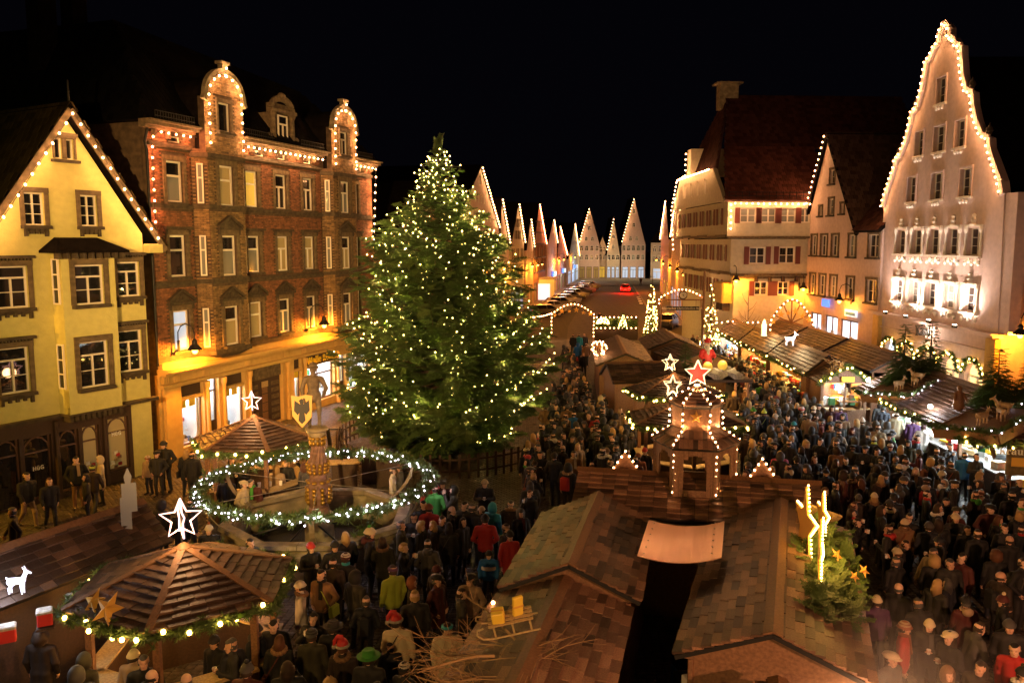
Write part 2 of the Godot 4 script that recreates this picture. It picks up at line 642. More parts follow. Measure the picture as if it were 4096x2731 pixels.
# sloping roof slab with rows of tiles; corners: eave left, eave right, ridge right, ridge left (seen from outside)
func tiled(parent: Node3D, p: Array, called: String, m: Material, tile_w := 0.28, tile_h := 0.34, tint := Color(0.05, 0.022, 0.018), tiles := true) -> void:
	var b := MB.new()
	var n: Vector3 = ((p[3] - p[0]) as Vector3).cross(p[1] - p[0]).normalized()
	if n.y < 0:
		n = -n
	var lowered := []
	for q in p:
		lowered.append(q - n * 0.18)
	for q in p:
		lowered.append(q)
	b.hexa(lowered)
	var slab := part(called, b.mesh(m), parent)
	if not tiles:
		return
	var key := "tile%s%s" % [tile_w, tile_h]
	if not cache.has(key):
		var t := MB.new()
		t.cbox(V(0, 0.012, 0), V(tile_w * 0.96, 0.024, tile_h * 1.12), 0.008)
		cache[key] = t.mesh(M.tile)
	var where := []
	var tints := []
	var height: float = (((p[0] + p[1]) / 2.0) as Vector3).distance_to((p[2] + p[3]) / 2.0)
	var rows := int(height / tile_h)
	for i in rows:
		var t := (i + 0.5) / rows
		var l: Vector3 = (p[0] as Vector3).lerp(p[3], t)
		var r: Vector3 = (p[1] as Vector3).lerp(p[2], t)
		var up: Vector3 = ((p[2] + p[3]) - (p[0] + p[1])) as Vector3
		var x := (r - l).normalized()
		var z := x.cross(n).normalized()
		if z.dot(up) > 0:
			z = -z
		var y := z.cross(x)
		var tilt := Basis(x, y, z) * Basis(Vector3.RIGHT, 0.05)
		var count := int(l.distance_to(r) / tile_w)
		for j in count:
			var s := (j + 0.5 + (0.25 if i % 2 else -0.25)) / count
			where.append(Transform3D(tilt, l.lerp(r, s) + y * 0.02))
			var k := rng.randf_range(0.6, 1.3)
			tints.append(Color(tint.r * k, tint.g * k, tint.b * k))
	scatter("tiles", cache[key], where, slab, tints)

# festoon of bulbs on a wire
func light_string(label: String, path: Array, gap: float, r := 0.05, glow_ := "bulb", group := "lights strung along the gables", called := "light_string", sag := 0.0, wash := 1.2) -> Node3D:
	var o := thing(called, label, "string lights", path[0], 0.0, group)
	var pts := []
	var bulbs := []
	var left := gap / 2
	for i in path.size() - 1:
		var a: Vector3 = path[i] - path[0]
		var b: Vector3 = path[i + 1] - path[0]
		var l := a.distance_to(b)
		while left < l:
			var t := left / l
			bulbs.append(a.lerp(b, t) - V(0, sag * 4 * t * (1 - t), 0))
			left += gap
		left -= l
		pts.append(a)
		if sag > 0.0:
			for k in [0.25, 0.5, 0.75]:
				pts.append(a.lerp(b, k) - V(0, sag * 4 * k * (1 - k), 0))
	pts.append(path[-1] - path[0])
	var w := MB.new()
	w.tube(pts, 0.012, 0.012, 4)
	part("wire", w.mesh(M.wire), o)
	var bm := bulb_mesh(r, glow_)
	var c: Color = M[glow_].emission
	var step := maxi(3, int(1.1 / gap))
	for i in bulbs.size():
		var p: Vector3 = bulbs[i] + V(rng.randfn() * 0.008, -r * 0.6, rng.randfn() * 0.008)
		part("bulb", bm, o, Transform3D(Basis(), p))
		if i % step == step / 2 and wash > 0.0:
			omni(p, c, gap * wash * step / 3.0, o, r, 12.0)
	return o

func bulb_mesh(r: float, glow_: String) -> ArrayMesh:
	var key := "bulb%s%s" % [r, glow_]
	if not cache.has(key):
		var b := MB.new()
		b.ball(Vector3.ZERO, V(r, r * 1.1, r), 6, 4)
		cache[key] = b.mesh(M[glow_])
	return cache[key]

func along(o: Node3D, pts: Array) -> Array:
	var out := []
	for p in pts:
		out.append(o.transform * p)
	return out

func wall_lamp(label: String, o: Node3D, at: Vector3, e: float, group := "wall mounted street lamps") -> void:
	var w := o.transform * at
	var t := thing("wall_lamp", label, "street lamp", w, o.basis.get_euler().y, group)
	var b := MB.new()
	b.tube([V(0, -0.1, -at.z), V(0, 0.75, -at.z + 0.02), V(0, 1.0, -at.z * 0.8), V(0, 1.12, -at.z * 0.5), V(0, 1.0, -at.z * 0.12), V(0, 0.75, 0), V(0, 0.45, 0)], 0.025, 0.025, 6)
	b.box(V(0, 0.1, -at.z + 0.03), V(0.12, 0.6, 0.04))
	part("bracket", b.mesh(M.iron), t)
	var s := MB.new()
	s.lathe(Vector3.ZERO, [Vector2(0.3, 0.05), Vector2(0.31, 0.07), Vector2(0.12, 0.28), Vector2(0.11, 0.42), Vector2(0.05, 0.5), Vector2(0.0, 0.52)], 14)
	part("shade", s.mesh(M.iron), t)
	var g := MB.new()
	g.ball(Vector3.ZERO, V(0.12, 0.14, 0.12), 8, 6)
	part("lamp_bulb", g.mesh(M.sodium_bulb), t)
	omni(V(0, -0.02, 0), Color(1.0, 0.6, 0.16), e, t, 0.1)

func yellow_house() -> void:
	var o := house("yellow_house", "yellow rendered gable house with a bay window and dark carved shopfront", "house", Vector2(-18.09, -24.83), Vector2(-14.1, -31.77))
	var sh := []
	var wins := [[2.5, 6.8, 3.55, 8.2], [6.85, 6.95, 7.8, 8.25], [2.4, 3.95, 3.4, 5.5], [6.75, 4.1, 7.75, 5.68]]
	var ups := [[3.58, 9.55, 4.28, 10.65], [5.56, 9.55, 6.22, 10.65]]
	for w in wins + ups:
		sh.append(hole(w[0], w[1], w[2], w[3]))
	sh.append(hole(4.75, 11.85, 5.05, 12.55))
	sh.append(hole(5.17, 11.85, 5.47, 12.55))
	var poly := PackedVector2Array([Vector2(1.9, 2.98), Vector2(8.0, 2.98), Vector2(8.0, 9.3), Vector2(5.2, 13.3), Vector2(1.9, 8.6)])
	part("front_wall", wall_mesh(poly, sh, M.cream), o)
	block("side_wall", o, V(7.85, 4.5, -6.15), V(0.3, 8.9, 11.7), M.cream)
	for w in wins:
		var win := window(o, hole(w[0], w[1], w[2], w[3]), {"rows": 2, "transom": 0.72, "bar": 0.045, "surround": "stone", "sw": 0.15, "sill": "dark_stone", "pane": "pane"})
		carved_sill(win, w[2] - w[0], w[3] - w[1])
	for w in ups:
		var win := window(o, hole(w[0], w[1], w[2], w[3]), {"rows": 3, "transom": 0.0, "bar": 0.04, "surround": "stone", "sw": 0.14, "sill": "dark_stone"})
		carved_sill(win, w[2] - w[0], 0.0)
	for x in [4.75, 5.17]:
		window(o, hole(x, 11.85, x + 0.3, 12.55), {"cols": 1, "transom": 0.0, "bar": 0.035, "surround": "stone", "sw": 0.06})
	block("attic_sill", o, V(5.11, 11.77, 0.06), V(1.0, 0.1, 0.2), M.dark_stone)
	block("attic_lintel", o, V(5.11, 12.68, 0.05), V(0.95, 0.12, 0.14), M.stone)
	var bay := part("bay", wall_mesh(rect_poly(0, 0, 2.0, 5.55), [hole(0.45, 0.85, 1.55, 2.5), hole(0.45, 3.8, 1.55, 5.2)], M.cream), o, T(4.35, 3.0, 0.62))
	for s in [0, 1]:
		part("bay_side", wall_mesh(rect_poly(0, 0, 0.61, 5.55), [hole(0.14, 0.95, 0.48, 2.45), hole(0.14, 3.85, 0.48, 5.25)], M.cream, 0.12), bay, Transform3D(Basis(Vector3.UP, -PI / 2 if s == 0 else PI / 2), V(0.0 if s == 0 else 2.0, 0, -0.615 if s == 0 else -0.005)))
	for y in [0.85, 3.8]:
		var win := window(bay, Rect2(0.45, y, 1.1, 1.65 if y < 1 else 1.4), {"rows": 2, "transom": 0.7, "bar": 0.045, "surround": "stone", "sw": 0.17, "sill": "dark_stone"})
		win.name = "bay_window" if y < 1 else "bay_window_001"
		var sd := MB.new()
		sd.box(V(-0.005, y + 0.85, -0.3), V(0.05, 1.5, 0.34))
		part("side_pane", sd.mesh(M.pane), bay)
		var fr := MB.new()
		for k in [0.08, 0.58, 1.08, 1.6]:
			fr.box(V(-0.02, y + k, -0.3), V(0.08, 0.05, 0.36))
		for k in [-0.14, -0.46]:
			fr.box(V(-0.022, y + 0.84, k), V(0.085, 1.55, 0.05))
		part("side_frame", fr.mesh(M.frame), bay)
	var canopy := MB.new()
	canopy.loft([[V(3.98, 8.62, 0), V(3.98, 8.62, 1.0), V(6.72, 8.62, 1.0), V(6.72, 8.62, 0)], [V(3.98, 8.7, 0), V(3.98, 8.7, 1.0), V(6.72, 8.7, 1.0), V(6.72, 8.7, 0)], [V(4.55, 9.15, 0), V(4.55, 9.1, 0.2), V(6.15, 9.1, 0.2), V(6.15, 9.15, 0)]])
	part("bay_roof", canopy.mesh(M.roof_dark), o)
	for i in 9:
		block("bracket", o, V(4.15 + i * 0.3, 8.52, 0.78), V(0.1, 0.2, 0.26), M.dark_stone)
	for i in 10:
		block("corbel", o, V(4.4 + i * 0.21, 2.86, 0.4), V(0.12, 0.26, 0.42), M.dark_stone)
	var led := MB.new()
	led.box(V(5.0, 2.94, 0.08), V(6.4, 0.12, 0.3))
	led.box(V(5.35, 2.98, 0.4), V(2.2, 0.06, 0.62))
	part("ledge", led.mesh(M.dark_stone), o)
	var gh := [hole(2.05, 0.0, 2.85, 2.4), hole(3.0, 0.15, 3.95, 2.35), hole(4.25, 0.15, 4.95, 2.35), hole(5.1, 0.3, 5.75, 2.35), hole(6.1, 0.45, 6.95, 2.45)]
	part("shop_front", wall_mesh(rect_poly(1.9, 0, 7.1, 2.9), gh, M.wood_dark, 0.25), o, T(0, 0, 0.04))
	part("shop_wall", wall_mesh(rect_poly(7.1, 0, 8.0, 2.97), [], M.cream), o)
	for i in gh.size():
		var g: Rect2 = gh[i]
		var w := g.size.x
		var b := MB.new()
		for s in [-1, 1]:
			b.box(V(s * (w / 2 - 0.03), g.size.y / 2, 0), V(0.06, g.size.y, 0.06))
		b.box(V(0, g.size.y - 0.55, 0), V(w, 0.06, 0.06))
		b.box(V(0, 0.04, 0), V(w, 0.08, 0.06))
		for k in 7:
			var a := PI * k / 6.0
			var a2 := PI * (k + 1) / 6.0
			if k < 6:
				b.bar(V(cos(a) * w * 0.47, g.size.y - 0.53 + sin(a) * 0.5, 0.005), V(cos(a2) * w * 0.47, g.size.y - 0.53 + sin(a2) * 0.5, 0.005), 0.05, 0.05, Vector3.BACK)
		var f := part("door" if i == 0 else "shop_window", b.mesh(M.brown_frame), o, T(g.get_center().x, g.position.y, -0.1))
		pane(f, Rect2(-w / 2, 0, w, g.size.y), M.lit_window_dim if i > 2 else M.pane)
		if i > 2:
			for k in 7:
				block("goods", f, V(rng.randf_range(-0.25, 0.25), 0.12 + 0.09 * k, 0.015), V(0.14, 0.12, 0.03), M[["wood", "red", "white", "wood_pale"][k % 4]])
	for s in [[6.2, 1.75, 0.2], [3.2, 1.15, 0.2]]:
		var t := text_mesh("HüG", s[2], 0.01, M.white, "Droid Sans", true)
		part("lettering", t, o, T(s[0] + 0.3, s[1] + 0.08, -0.07))
	for x in [4.1, 5.93]:
		block("carved_post", o, V(x, 1.4, 0.12), V(0.14, 2.8, 0.14), M.wood_dark, 0.02)
	for s in [[V(8.75, 8.85, 0), V(5.2, 13.75, 0)], [V(1.55, 8.7, 0), V(5.2, 13.75, 0)]]:
		var e: Vector3 = s[0]
		var r: Vector3 = s[1]
		var f := V(0, 0, 0.38)
		var k := V(0, 0, -12)
		if e.x > r.x:
			tiled(o, [e + f, e + k, r + k, r + f], "roof_slope", M.roof_dark, 0.3, 0.34, Color(0.03, 0.022, 0.01))
		else:
			tiled(o, [e + k, e + f, r + f, r + k], "roof_slope", M.roof_dark, 0.3, 0.34, Color(0.03, 0.022, 0.01))
		var g := MB.new()
		g.bar(e + V(0, -0.2, 0.36), r + V(0, -0.24, 0.36), 0.06, 0.22, Vector3.UP)
		part("barge_board", g.mesh(M.stone), o)
	block("eave_box", o, V(8.3, 8.75, 0.2), V(0.62, 0.34, 0.4), M.cream, 0.03)
	var fin := MB.new()
	fin.tube([V(5.2, 13.6, 0.3), V(5.2, 14.5, 0.3)], 0.05, 0.03, 5)
	part("finial", fin.mesh(M.iron), o)
	light_string("pale bulbs hung along the eaves of the yellow gable house", along(o, [V(8.45, 8.98, 0.5), V(5.2, 13.4, 0.5), V(1.7, 8.5, 0.5)]), 0.44, 0.042)

func carved_sill(win: Node3D, w: float, h: float) -> void:
	var b := MB.new()
	for i in 5:
		b.box(V(-w / 2 + w * i / 4.0, -0.2, 0.17), V(0.1, 0.18 if i % 4 else 0.34, 0.12))
	b.box(V(0, -0.16, 0.155), V(w, 0.12, 0.06))
	part("sill_bracket", b.mesh(M.dark_stone), win)
	if h > 0.0:
		var c := MB.new()
		c.box(V(0, h + 0.3, 0.2), V(w + 0.44, 0.1, 0.2))
		for i in 12:
			c.box(V(-w / 2 - 0.12 + (w + 0.24) * i / 11.0, h + 0.215, 0.18), V(0.05, 0.08, 0.1))
		part("lintel", c.mesh(M.dark_stone), win)

func brick_house() -> void:
	var o := house("brick_house", "four storey red and yellow brick house with two bay towers and lit cornice", "house", Vector2(-14.4, -33.27), Vector2(-8.46, -50.53))
	var L := 18.25
	var cols := [[0.95, 1.95], [6.08, 7.05], [8.42, 9.4], [10.83, 11.8], [15.75, 16.6]]
	var floors := [[4.45, 6.15], [7.55, 9.27], [10.62, 12.3]]
	var holes := []
	var skip := []
	for c in cols:
		for f in floors:
			holes.append(hole(c[0], f[0], c[1], f[1]))
			skip.append(hole(c[0] - 0.2, f[0] - 0.2, c[1] + 0.2, f[1] + 0.25))
	for x in [1.2, 6.9, 8.7, 11.0, 16.4]:
		holes.append(hole(x, 13.05, x + 0.75, 13.3))
		skip.append(hole(x - 0.05, 13.0, x + 0.8, 13.35))
	part("front_wall", wall_mesh(rect_poly(0, 3.6, L, 13.75), holes, M.mortar), o)
	var bays := [2.85, 12.95]
	for x in bays:
		skip.append(hole(x - 0.35, 3.6, x + 2.8, 13.4))
	for y in [4.1, 7.22, 10.38, 12.82]:
		skip.append(hole(0, y - 0.06, L, y + 0.16))
	lay_bricks(o, rect_poly(0, 4.25, L, 13.4), skip)
	for y in [7.2, 10.38, 12.82]:
		for seg in [[0.0, 2.5], [5.65, 12.6], [15.55, L]]:
			block("string_course", o, V((seg[0] + seg[1]) / 2, y + 0.06, 0.05), V(seg[1] - seg[0], 0.16, 0.14), M.dark_stone, 0.02)
	var panes := ["pane", "curtain_pane", "lit_window_dim", "curtain_pane", "lit_window_cool"]
	var k := 0
	for i in cols.size():
		for j in 3:
			var c: Array = cols[i]
			var f: Array = floors[j]
			var p: String = ["curtain_pane", "pane", "curtain_pane"][(i + j) % 3]
			if i == 1 and j == 2:
				p = "lit_window_warm"
			if i == 0 and j == 0:
				p = "lit_window_cool"
			if (i == 2 or i == 3) and j == 1:
				p = "lit_window_dim"
			if i == 1 and j == 0:
				p = "lit_window_dim"
			if (i > 1) and j == 2:
				p = "pane"
			var opt := {"cols": 1 if i < 2 else 2, "transom": 0.64, "pane": p, "upper": "pane" if p == "curtain_pane" else p, "bar": 0.06, "surround": "stone", "sw": 0.17, "sill": "dark_stone"}
			if j == 1:
				opt.hood = "flat"
			elif j == 0:
				opt.hood = "gable"
			window(o, hole(c[0], f[0], c[1], f[1]), opt)
			k += 1
	for x in [1.2, 6.9, 8.7, 11.0, 16.4]:
		window(o, hole(x, 13.05, x + 0.75, 13.3), {"cols": 1, "transom": 0.0, "bar": 0.04})
	var cor := MB.new()
	for seg in [[-0.35, 2.55], [5.6, 12.65], [15.5, L + 0.35]]:
		var c: float = (seg[0] + seg[1]) / 2
		var w: float = seg[1] - seg[0]
		cor.box(V(c, 13.5, 0.12), V(w, 0.1, 0.3))
		cor.box(V(c, 13.62, 0.22), V(w, 0.14, 0.5))
		cor.box(V(c, 13.72, 0.3), V(w + 0.04, 0.08, 0.62))
	part("cornice", cor.mesh(M.stone), o)
	for i in 24:
		var x := 0.3 + i * 0.77
		if (x > 2.4 and x < 5.7) or (x > 12.5 and x < 15.6):
			continue
		block("corbel", o, V(x, 13.3, 0.12), V(0.14, 0.32, 0.22), M.stone, 0.02)
	for bi in 2:
		var x: float = bays[bi]
		var bay := Node3D.new()
		bay.name = "bay_tower" if bi == 0 else "bay_tower_001"
		o.add_child(bay)
		bay.position = V(x, 0, 0.55)
		var bh := []
		for f in floors:
			bh.append(hole(0.7, f[0] - 0.05, 1.7, f[1]))
		part("bay_wall", wall_mesh(rect_poly(0, 4.1, 2.4, 12.9), bh, M.mortar), bay)
		var bs := []
		for f in floors:
			bs.append(hole(0.48, f[0] - 0.25, 1.92, f[1] + 0.25))
		for y in [7.2, 10.38]:
			bs.append(hole(-1, y - 0.05, 3, y + 0.2))
		lay_bricks(bay, rect_poly(0, 4.3, 2.4, 12.5), bs, true)
		for s in [0, 1]:
			var cant := Transform3D(Basis(Vector3.UP, -0.85 if s == 0 else 0.85), V(-0.42 if s == 0 else 2.4, 0, -0.5 if s == 0 else 0.0))
			part("bay_cant", wall_mesh(rect_poly(0, 4.1, 0.66, 12.9), [], M.mortar), bay, cant)
			lay_bricks(bay, rect_poly(0.02, 4.3, 0.64, 12.8), [hole(0.17, 4.3, 0.5, 6.1), hole(0.17, 7.5, 0.5, 9.2), hole(0.17, 10.6, 0.5, 12.2)], true, cant)
			for f in floors:
				window(bay, hole(0.2, f[0], 0.46, f[1]), {"cols": 1, "transom": 0.64, "bar": 0.045, "z": 0.035, "pane": "curtain_pane"}, cant)
		for y in [7.2, 10.38, 12.55, 4.1]:
			var m := MB.new()
			m.loft([[V(-0.5, y, -0.5), V(-0.06, y, 0.1), V(2.46, y, 0.1), V(2.9, y, -0.5)], [V(-0.5, y + 0.2, -0.5), V(-0.06, y + 0.2, 0.1), V(2.46, y + 0.2, 0.1), V(2.9, y + 0.2, -0.5)]])
			part("string_course", m.mesh(M.dark_stone), bay)
		var base := MB.new()
		base.loft([[V(0.4, 3.9, -0.5), V(0.6, 3.9, -0.1), V(1.8, 3.9, -0.1), V(2.0, 3.9, -0.5)], [V(-0.45, 4.1, -0.5), V(-0.03, 4.1, 0.05), V(2.43, 4.1, 0.05), V(2.85, 4.1, -0.5)]])
		part("corbel_foot", base.mesh(M.dark_stone), bay)
		for j in 3:
			var f: Array = floors[j]
			var p: String = "lit_window_dim" if (j + bi) % 2 == 0 else "curtain_pane"
			window(bay, hole(0.7, f[0] - 0.05, 1.7, f[1]), {"cols": 1 if bi == 0 else 2, "transom": 0.64, "bar": 0.06, "pane": p, "upper": "lit_window_dim" if j == 2 and bi == 0 else "pane", "surround": "stone", "sw": 0.2, "sill": "dark_stone"}.merged({"hood": "gable"} if j < 2 else {}))
		var dp := PackedVector2Array([Vector2(-0.08, 12.75), Vector2(2.52, 12.75), Vector2(2.52, 15.1)])
		for q in 11:
			var a := PI * q / 10.0
			dp.append(Vector2(1.22 + 1.14 * cos(a), 15.1 + 1.05 * sin(a)))
		dp.append(Vector2(-0.08, 15.1))
		part("dormer_front", wall_mesh(dp, [hole(0.8, 13.75, 1.64, 15.0)], M.mortar), bay)
		lay_bricks(bay, dp, [hole(0.62, 13.6, 1.82, 15.2)], true)
		window(bay, hole(0.8, 13.75, 1.64, 15.0), {"cols": 1 if bi == 0 else 2, "transom": 0.0 if bi == 0 else 0.66, "bar": 0.05, "surround": "stone", "sw": 0.12, "sill": "dark_stone"})
		var arch := MB.new()
		var prev := V(2.6, 14.95, 0.06)
		for q in 13:
			var a := PI * q / 12.0
			var pt := V(1.22 + 1.28 * cos(a), 15.15 + 1.17 * sin(a), 0.06)
			arch.bar(prev, pt, 0.2, 0.2, Vector3.BACK)
			prev = pt
		arch.bar(prev, V(-0.16, 14.95, 0.06), 0.2, 0.2, Vector3.BACK)
		arch.box(V(1.22, 16.42, 0.03), V(0.34, 0.42, 0.26))
		arch.box(V(1.22, 16.66, 0.03), V(0.56, 0.12, 0.36))
		part("dormer_arch", arch.mesh(M.pale_stone), bay)
		var back := MB.new()
		var ra := []
		var rb := []
		for q in 13:
			var a := PI * q / 12.0
			ra.append(V(1.22 + 1.2 * cos(a), 15.05 + 1.05 * sin(a), -0.02))
			rb.append(V(1.22 + 1.2 * cos(a), 15.05 + 1.05 * sin(a), -3.4))
		back.loft([ra, rb], false, false)
		for s in [0.0, 2.44]:
			back.box(V(s, 13.95, -1.7), V(0.1, 2.3, 3.3))
		part("dormer_roof", back.mesh(M.roof_dark), bay)
	var d := MB.new()
	for s in [8.45, 10.05]:
		d.lathe(V(s, 13.85, 0.0), [Vector2(0.22, 0), Vector2(0.15, 0.25), Vector2(0.13, 1.2), Vector2(0.2, 1.35), Vector2(0.2, 1.45)], 8)
		d.ball(V(s + (-0.32 if s < 9 else 0.32), 14.05, 0), V(0.25, 0.22, 0.14), 8, 6)
	d.box(V(9.25, 15.38, 0), V(2.1, 0.16, 0.34))
	d.box(V(9.25, 13.92, -0.04), V(1.5, 0.16, 0.26))
	var pv := V(10.15, 15.46, 0)
	for q in 11:
		var a := PI * q / 10.0
		var pt := V(9.25 + 0.9 * cos(a), 15.46 + 0.55 * sin(a), 0)
		d.bar(pv, pt, 0.3, 0.13, Vector3.BACK)
		pv = pt
	d.ball(V(9.25, 16.15, 0), V(0.3, 0.16, 0.14), 8, 5)
	d.box(V(9.25, 15.5, -0.25), V(1.5, 0.5, 0.3))
	d.box(V(9.25, 14.6, -1.6), V(1.4, 1.4, 3.0))
	part("small_dormer", d.mesh(M.stone), o)
	window(o, hole(8.85, 14.05, 9.65, 15.2), {"cols": 2, "transom": 0.62, "bar": 0.05, "z": 0.0})
	tiled(o, [V(-0.3, 13.76, 0.35), V(L + 0.3, 13.76, 0.35), V(L - 2.2, 17.6, -3.4), V(2.2, 18.3, -3.4)], "roof_slope", M.roof_dark, 0.3, 0.32, Color(0.005, 0.0045, 0.0045))
	tiled(o, [V(-0.3, 13.76, -13), V(-0.3, 13.76, 0.35), V(2.2, 18.3, -3.4), V(2.2, 18.3, -13)], "side_slope", M.roof_dark, 0.3, 0.32, Color(0.004, 0.004, 0.004))
	for x in [0.15, L - 0.15]:
		block("side_wall", o, V(x, 6.87, -6.2), V(0.3, 13.7, 12.0), M.mortar)
	for c in [[1.3, 20.6, -6.4, 0.9], [3.6, 20.0, -7.0, 0.8]]:
		var ch := block("chimney", o, V(c[0], c[1] - 2.2, c[2]), V(c[3], 4.4, 0.7), M.roof_dark)
		block("chimney_cap", ch, V(0, 2.24, 0), V(c[3] + 0.2, 0.1, 0.9), M.dark_stone)
	for seg in [[0.2, 2.5], [5.7, 8.1], [10.4, 12.6], [15.6, 17.9]]:
		var g := MB.new()
		for y in [13.95, 14.15]:
			g.tube([V(seg[0], y, 0.3), V(seg[1], y, 0.3)], 0.015, 0.015, 4)
		var x: float = seg[0]
		while x < seg[1]:
			g.box(V(x, 13.95, 0.3), V(0.02, 0.45, 0.02))
			x += 0.15
		part("snow_guard", g.mesh(M.iron), o)
	var pipe := MB.new()
	pipe.tube([V(-0.25, 13.4, 0.3), V(-0.2, 12.9, 0.1), V(-0.12, 12.6, 0.1), V(-0.12, 4, 0.1)], 0.06, 0.06, 6)
	part("drain_pipe", pipe.mesh(M.iron), o)
	var gh := [hole(1.15, 0.3, 2.6, 2.95), hole(2.85, 0.05, 3.6, 2.95), hole(4.05, 0.35, 5.45, 2.95), hole(5.95, 0.05, 8.5, 2.95), hole(9.5, 0.4, 10.2, 2.95), hole(10.55, 0.4, 13.45, 2.4), hole(13.9, 0.05, 14.7, 2.6), hole(15.0, 0.4, 17.6, 2.5)]
	part("shop_front", wall_mesh(rect_poly(0, 0, L, 3.58), gh, M.ochre, 0.35), o, T(0, 0, 0.05))
	var fa := MB.new()
	fa.box(V(L / 2, 3.08, 0.12), V(L, 0.14, 0.2))
	fa.box(V(L / 2, 3.62, 0.2), V(L + 0.1, 0.12, 0.42))
	fa.box(V(L / 2, 3.76, 0.28), V(L + 0.2, 0.14, 0.56))
	fa.box(V(L / 2, 3.95, 0.1), V(L, 0.24, 0.24))
	part("shop_cornice", fa.mesh(M.ochre), o)
	for x in [0.3, 0.95, 2.73, 5.7, 8.85, 10.4, 13.65, 17.9]:
		var tri := block("triglyph", o, V(x, 3.35, 0.09), V(0.34, 0.3, 0.08), M.ochre)
		for q in 3:
			block("flute", tri, V(-0.1 + q * 0.1, 0, 0.05), V(0.05, 0.26, 0.04), M.ochre)
	for x in [2.72, 3.82, 5.7, 8.8, 10.38, 13.62]:
		var cl := MB.new()
		cl.lathe(V(x, 0, 0.16), [Vector2(0.13, 0), Vector2(0.13, 0.5), Vector2(0.09, 0.55), Vector2(0.085, 2.6), Vector2(0.14, 2.75), Vector2(0.14, 2.95)], 8)
		part("column", cl.mesh(M.ochre), o)
	block("pier", o, V(0.58, 1.5, 0.12), V(0.95, 3.0, 0.14), M.ochre, 0.02)
	for i in gh.size():
		shop_opening(o, gh[i], i)
	block("sign_board", o, V(12.0, 2.75, 0.1), V(2.8, 0.6, 0.08), M.wood_dark)
	part("sign_lettering", text_mesh("Wolle Rödel", 0.5, 0.03, M.yellow, "Droid Sans", true, true), o, T(12.0, 2.72, 0.16))
	var z := 0.62
	light_string("warm bulbs along the cornice and corners of the brick house", along(o, [V(0.12, 9.6, 0.12), V(0.12, 13.1, 0.15), V(0.3, 13.35, z - 0.25), V(2.5, 13.35, z - 0.25)]), 0.42, 0.045, "bulb_red", "lights strung on the brick house", "light_string", 0.0, 2.4)
	light_string("warm bulbs under the middle cornice of the brick house", along(o, [V(5.7, 13.35, 0.4), V(12.6, 13.35, 0.4)]), 0.42, 0.045, "bulb", "lights strung on the brick house", "light_string", 0.0, 2.4)
	light_string("warm bulbs down the far corner of the brick house", along(o, [V(15.6, 13.35, 0.4), V(18.1, 13.35, 0.4), V(18.15, 8.4, 0.12)]), 0.46, 0.045, "bulb", "lights strung on the brick house", "light_string", 0.0, 2.4)
	for bi in 2:
		var x: float = bays[bi]
		var pts := [V(x + 0.12, 13.0, 0.68), V(x + 0.12, 15.05, 0.68)]
		for q in 9:
			var a := PI - PI * q / 8.0
			pts.append(V(x + 1.22 + 1.1 * cos(a), 15.15 + 1.0 * sin(a), 0.7))
			if q == 4:
				pts.append(V(x + 1.22, 16.5, 0.8))
				pts.append(V(x + 1.24, 16.15, 0.7))
		pts.append(V(x + 2.32, 13.0, 0.68))
		light_string("warm bulbs round the %s round headed dormer of the brick house" % ["taller left", "farther right"][bi], along(o, pts), 0.4, 0.045, "bulb", "lights strung on the brick house", "light_string", 0.0, 2.4)
	wall_lamp("bell shaded wall lamp over the first shop of the brick house", o, V(1.2, 4.5, 0.85), 15.0)
	wall_lamp("bell shaded wall lamp above the wool shop sign", o, V(11.2, 4.6, 0.85), 15.0)

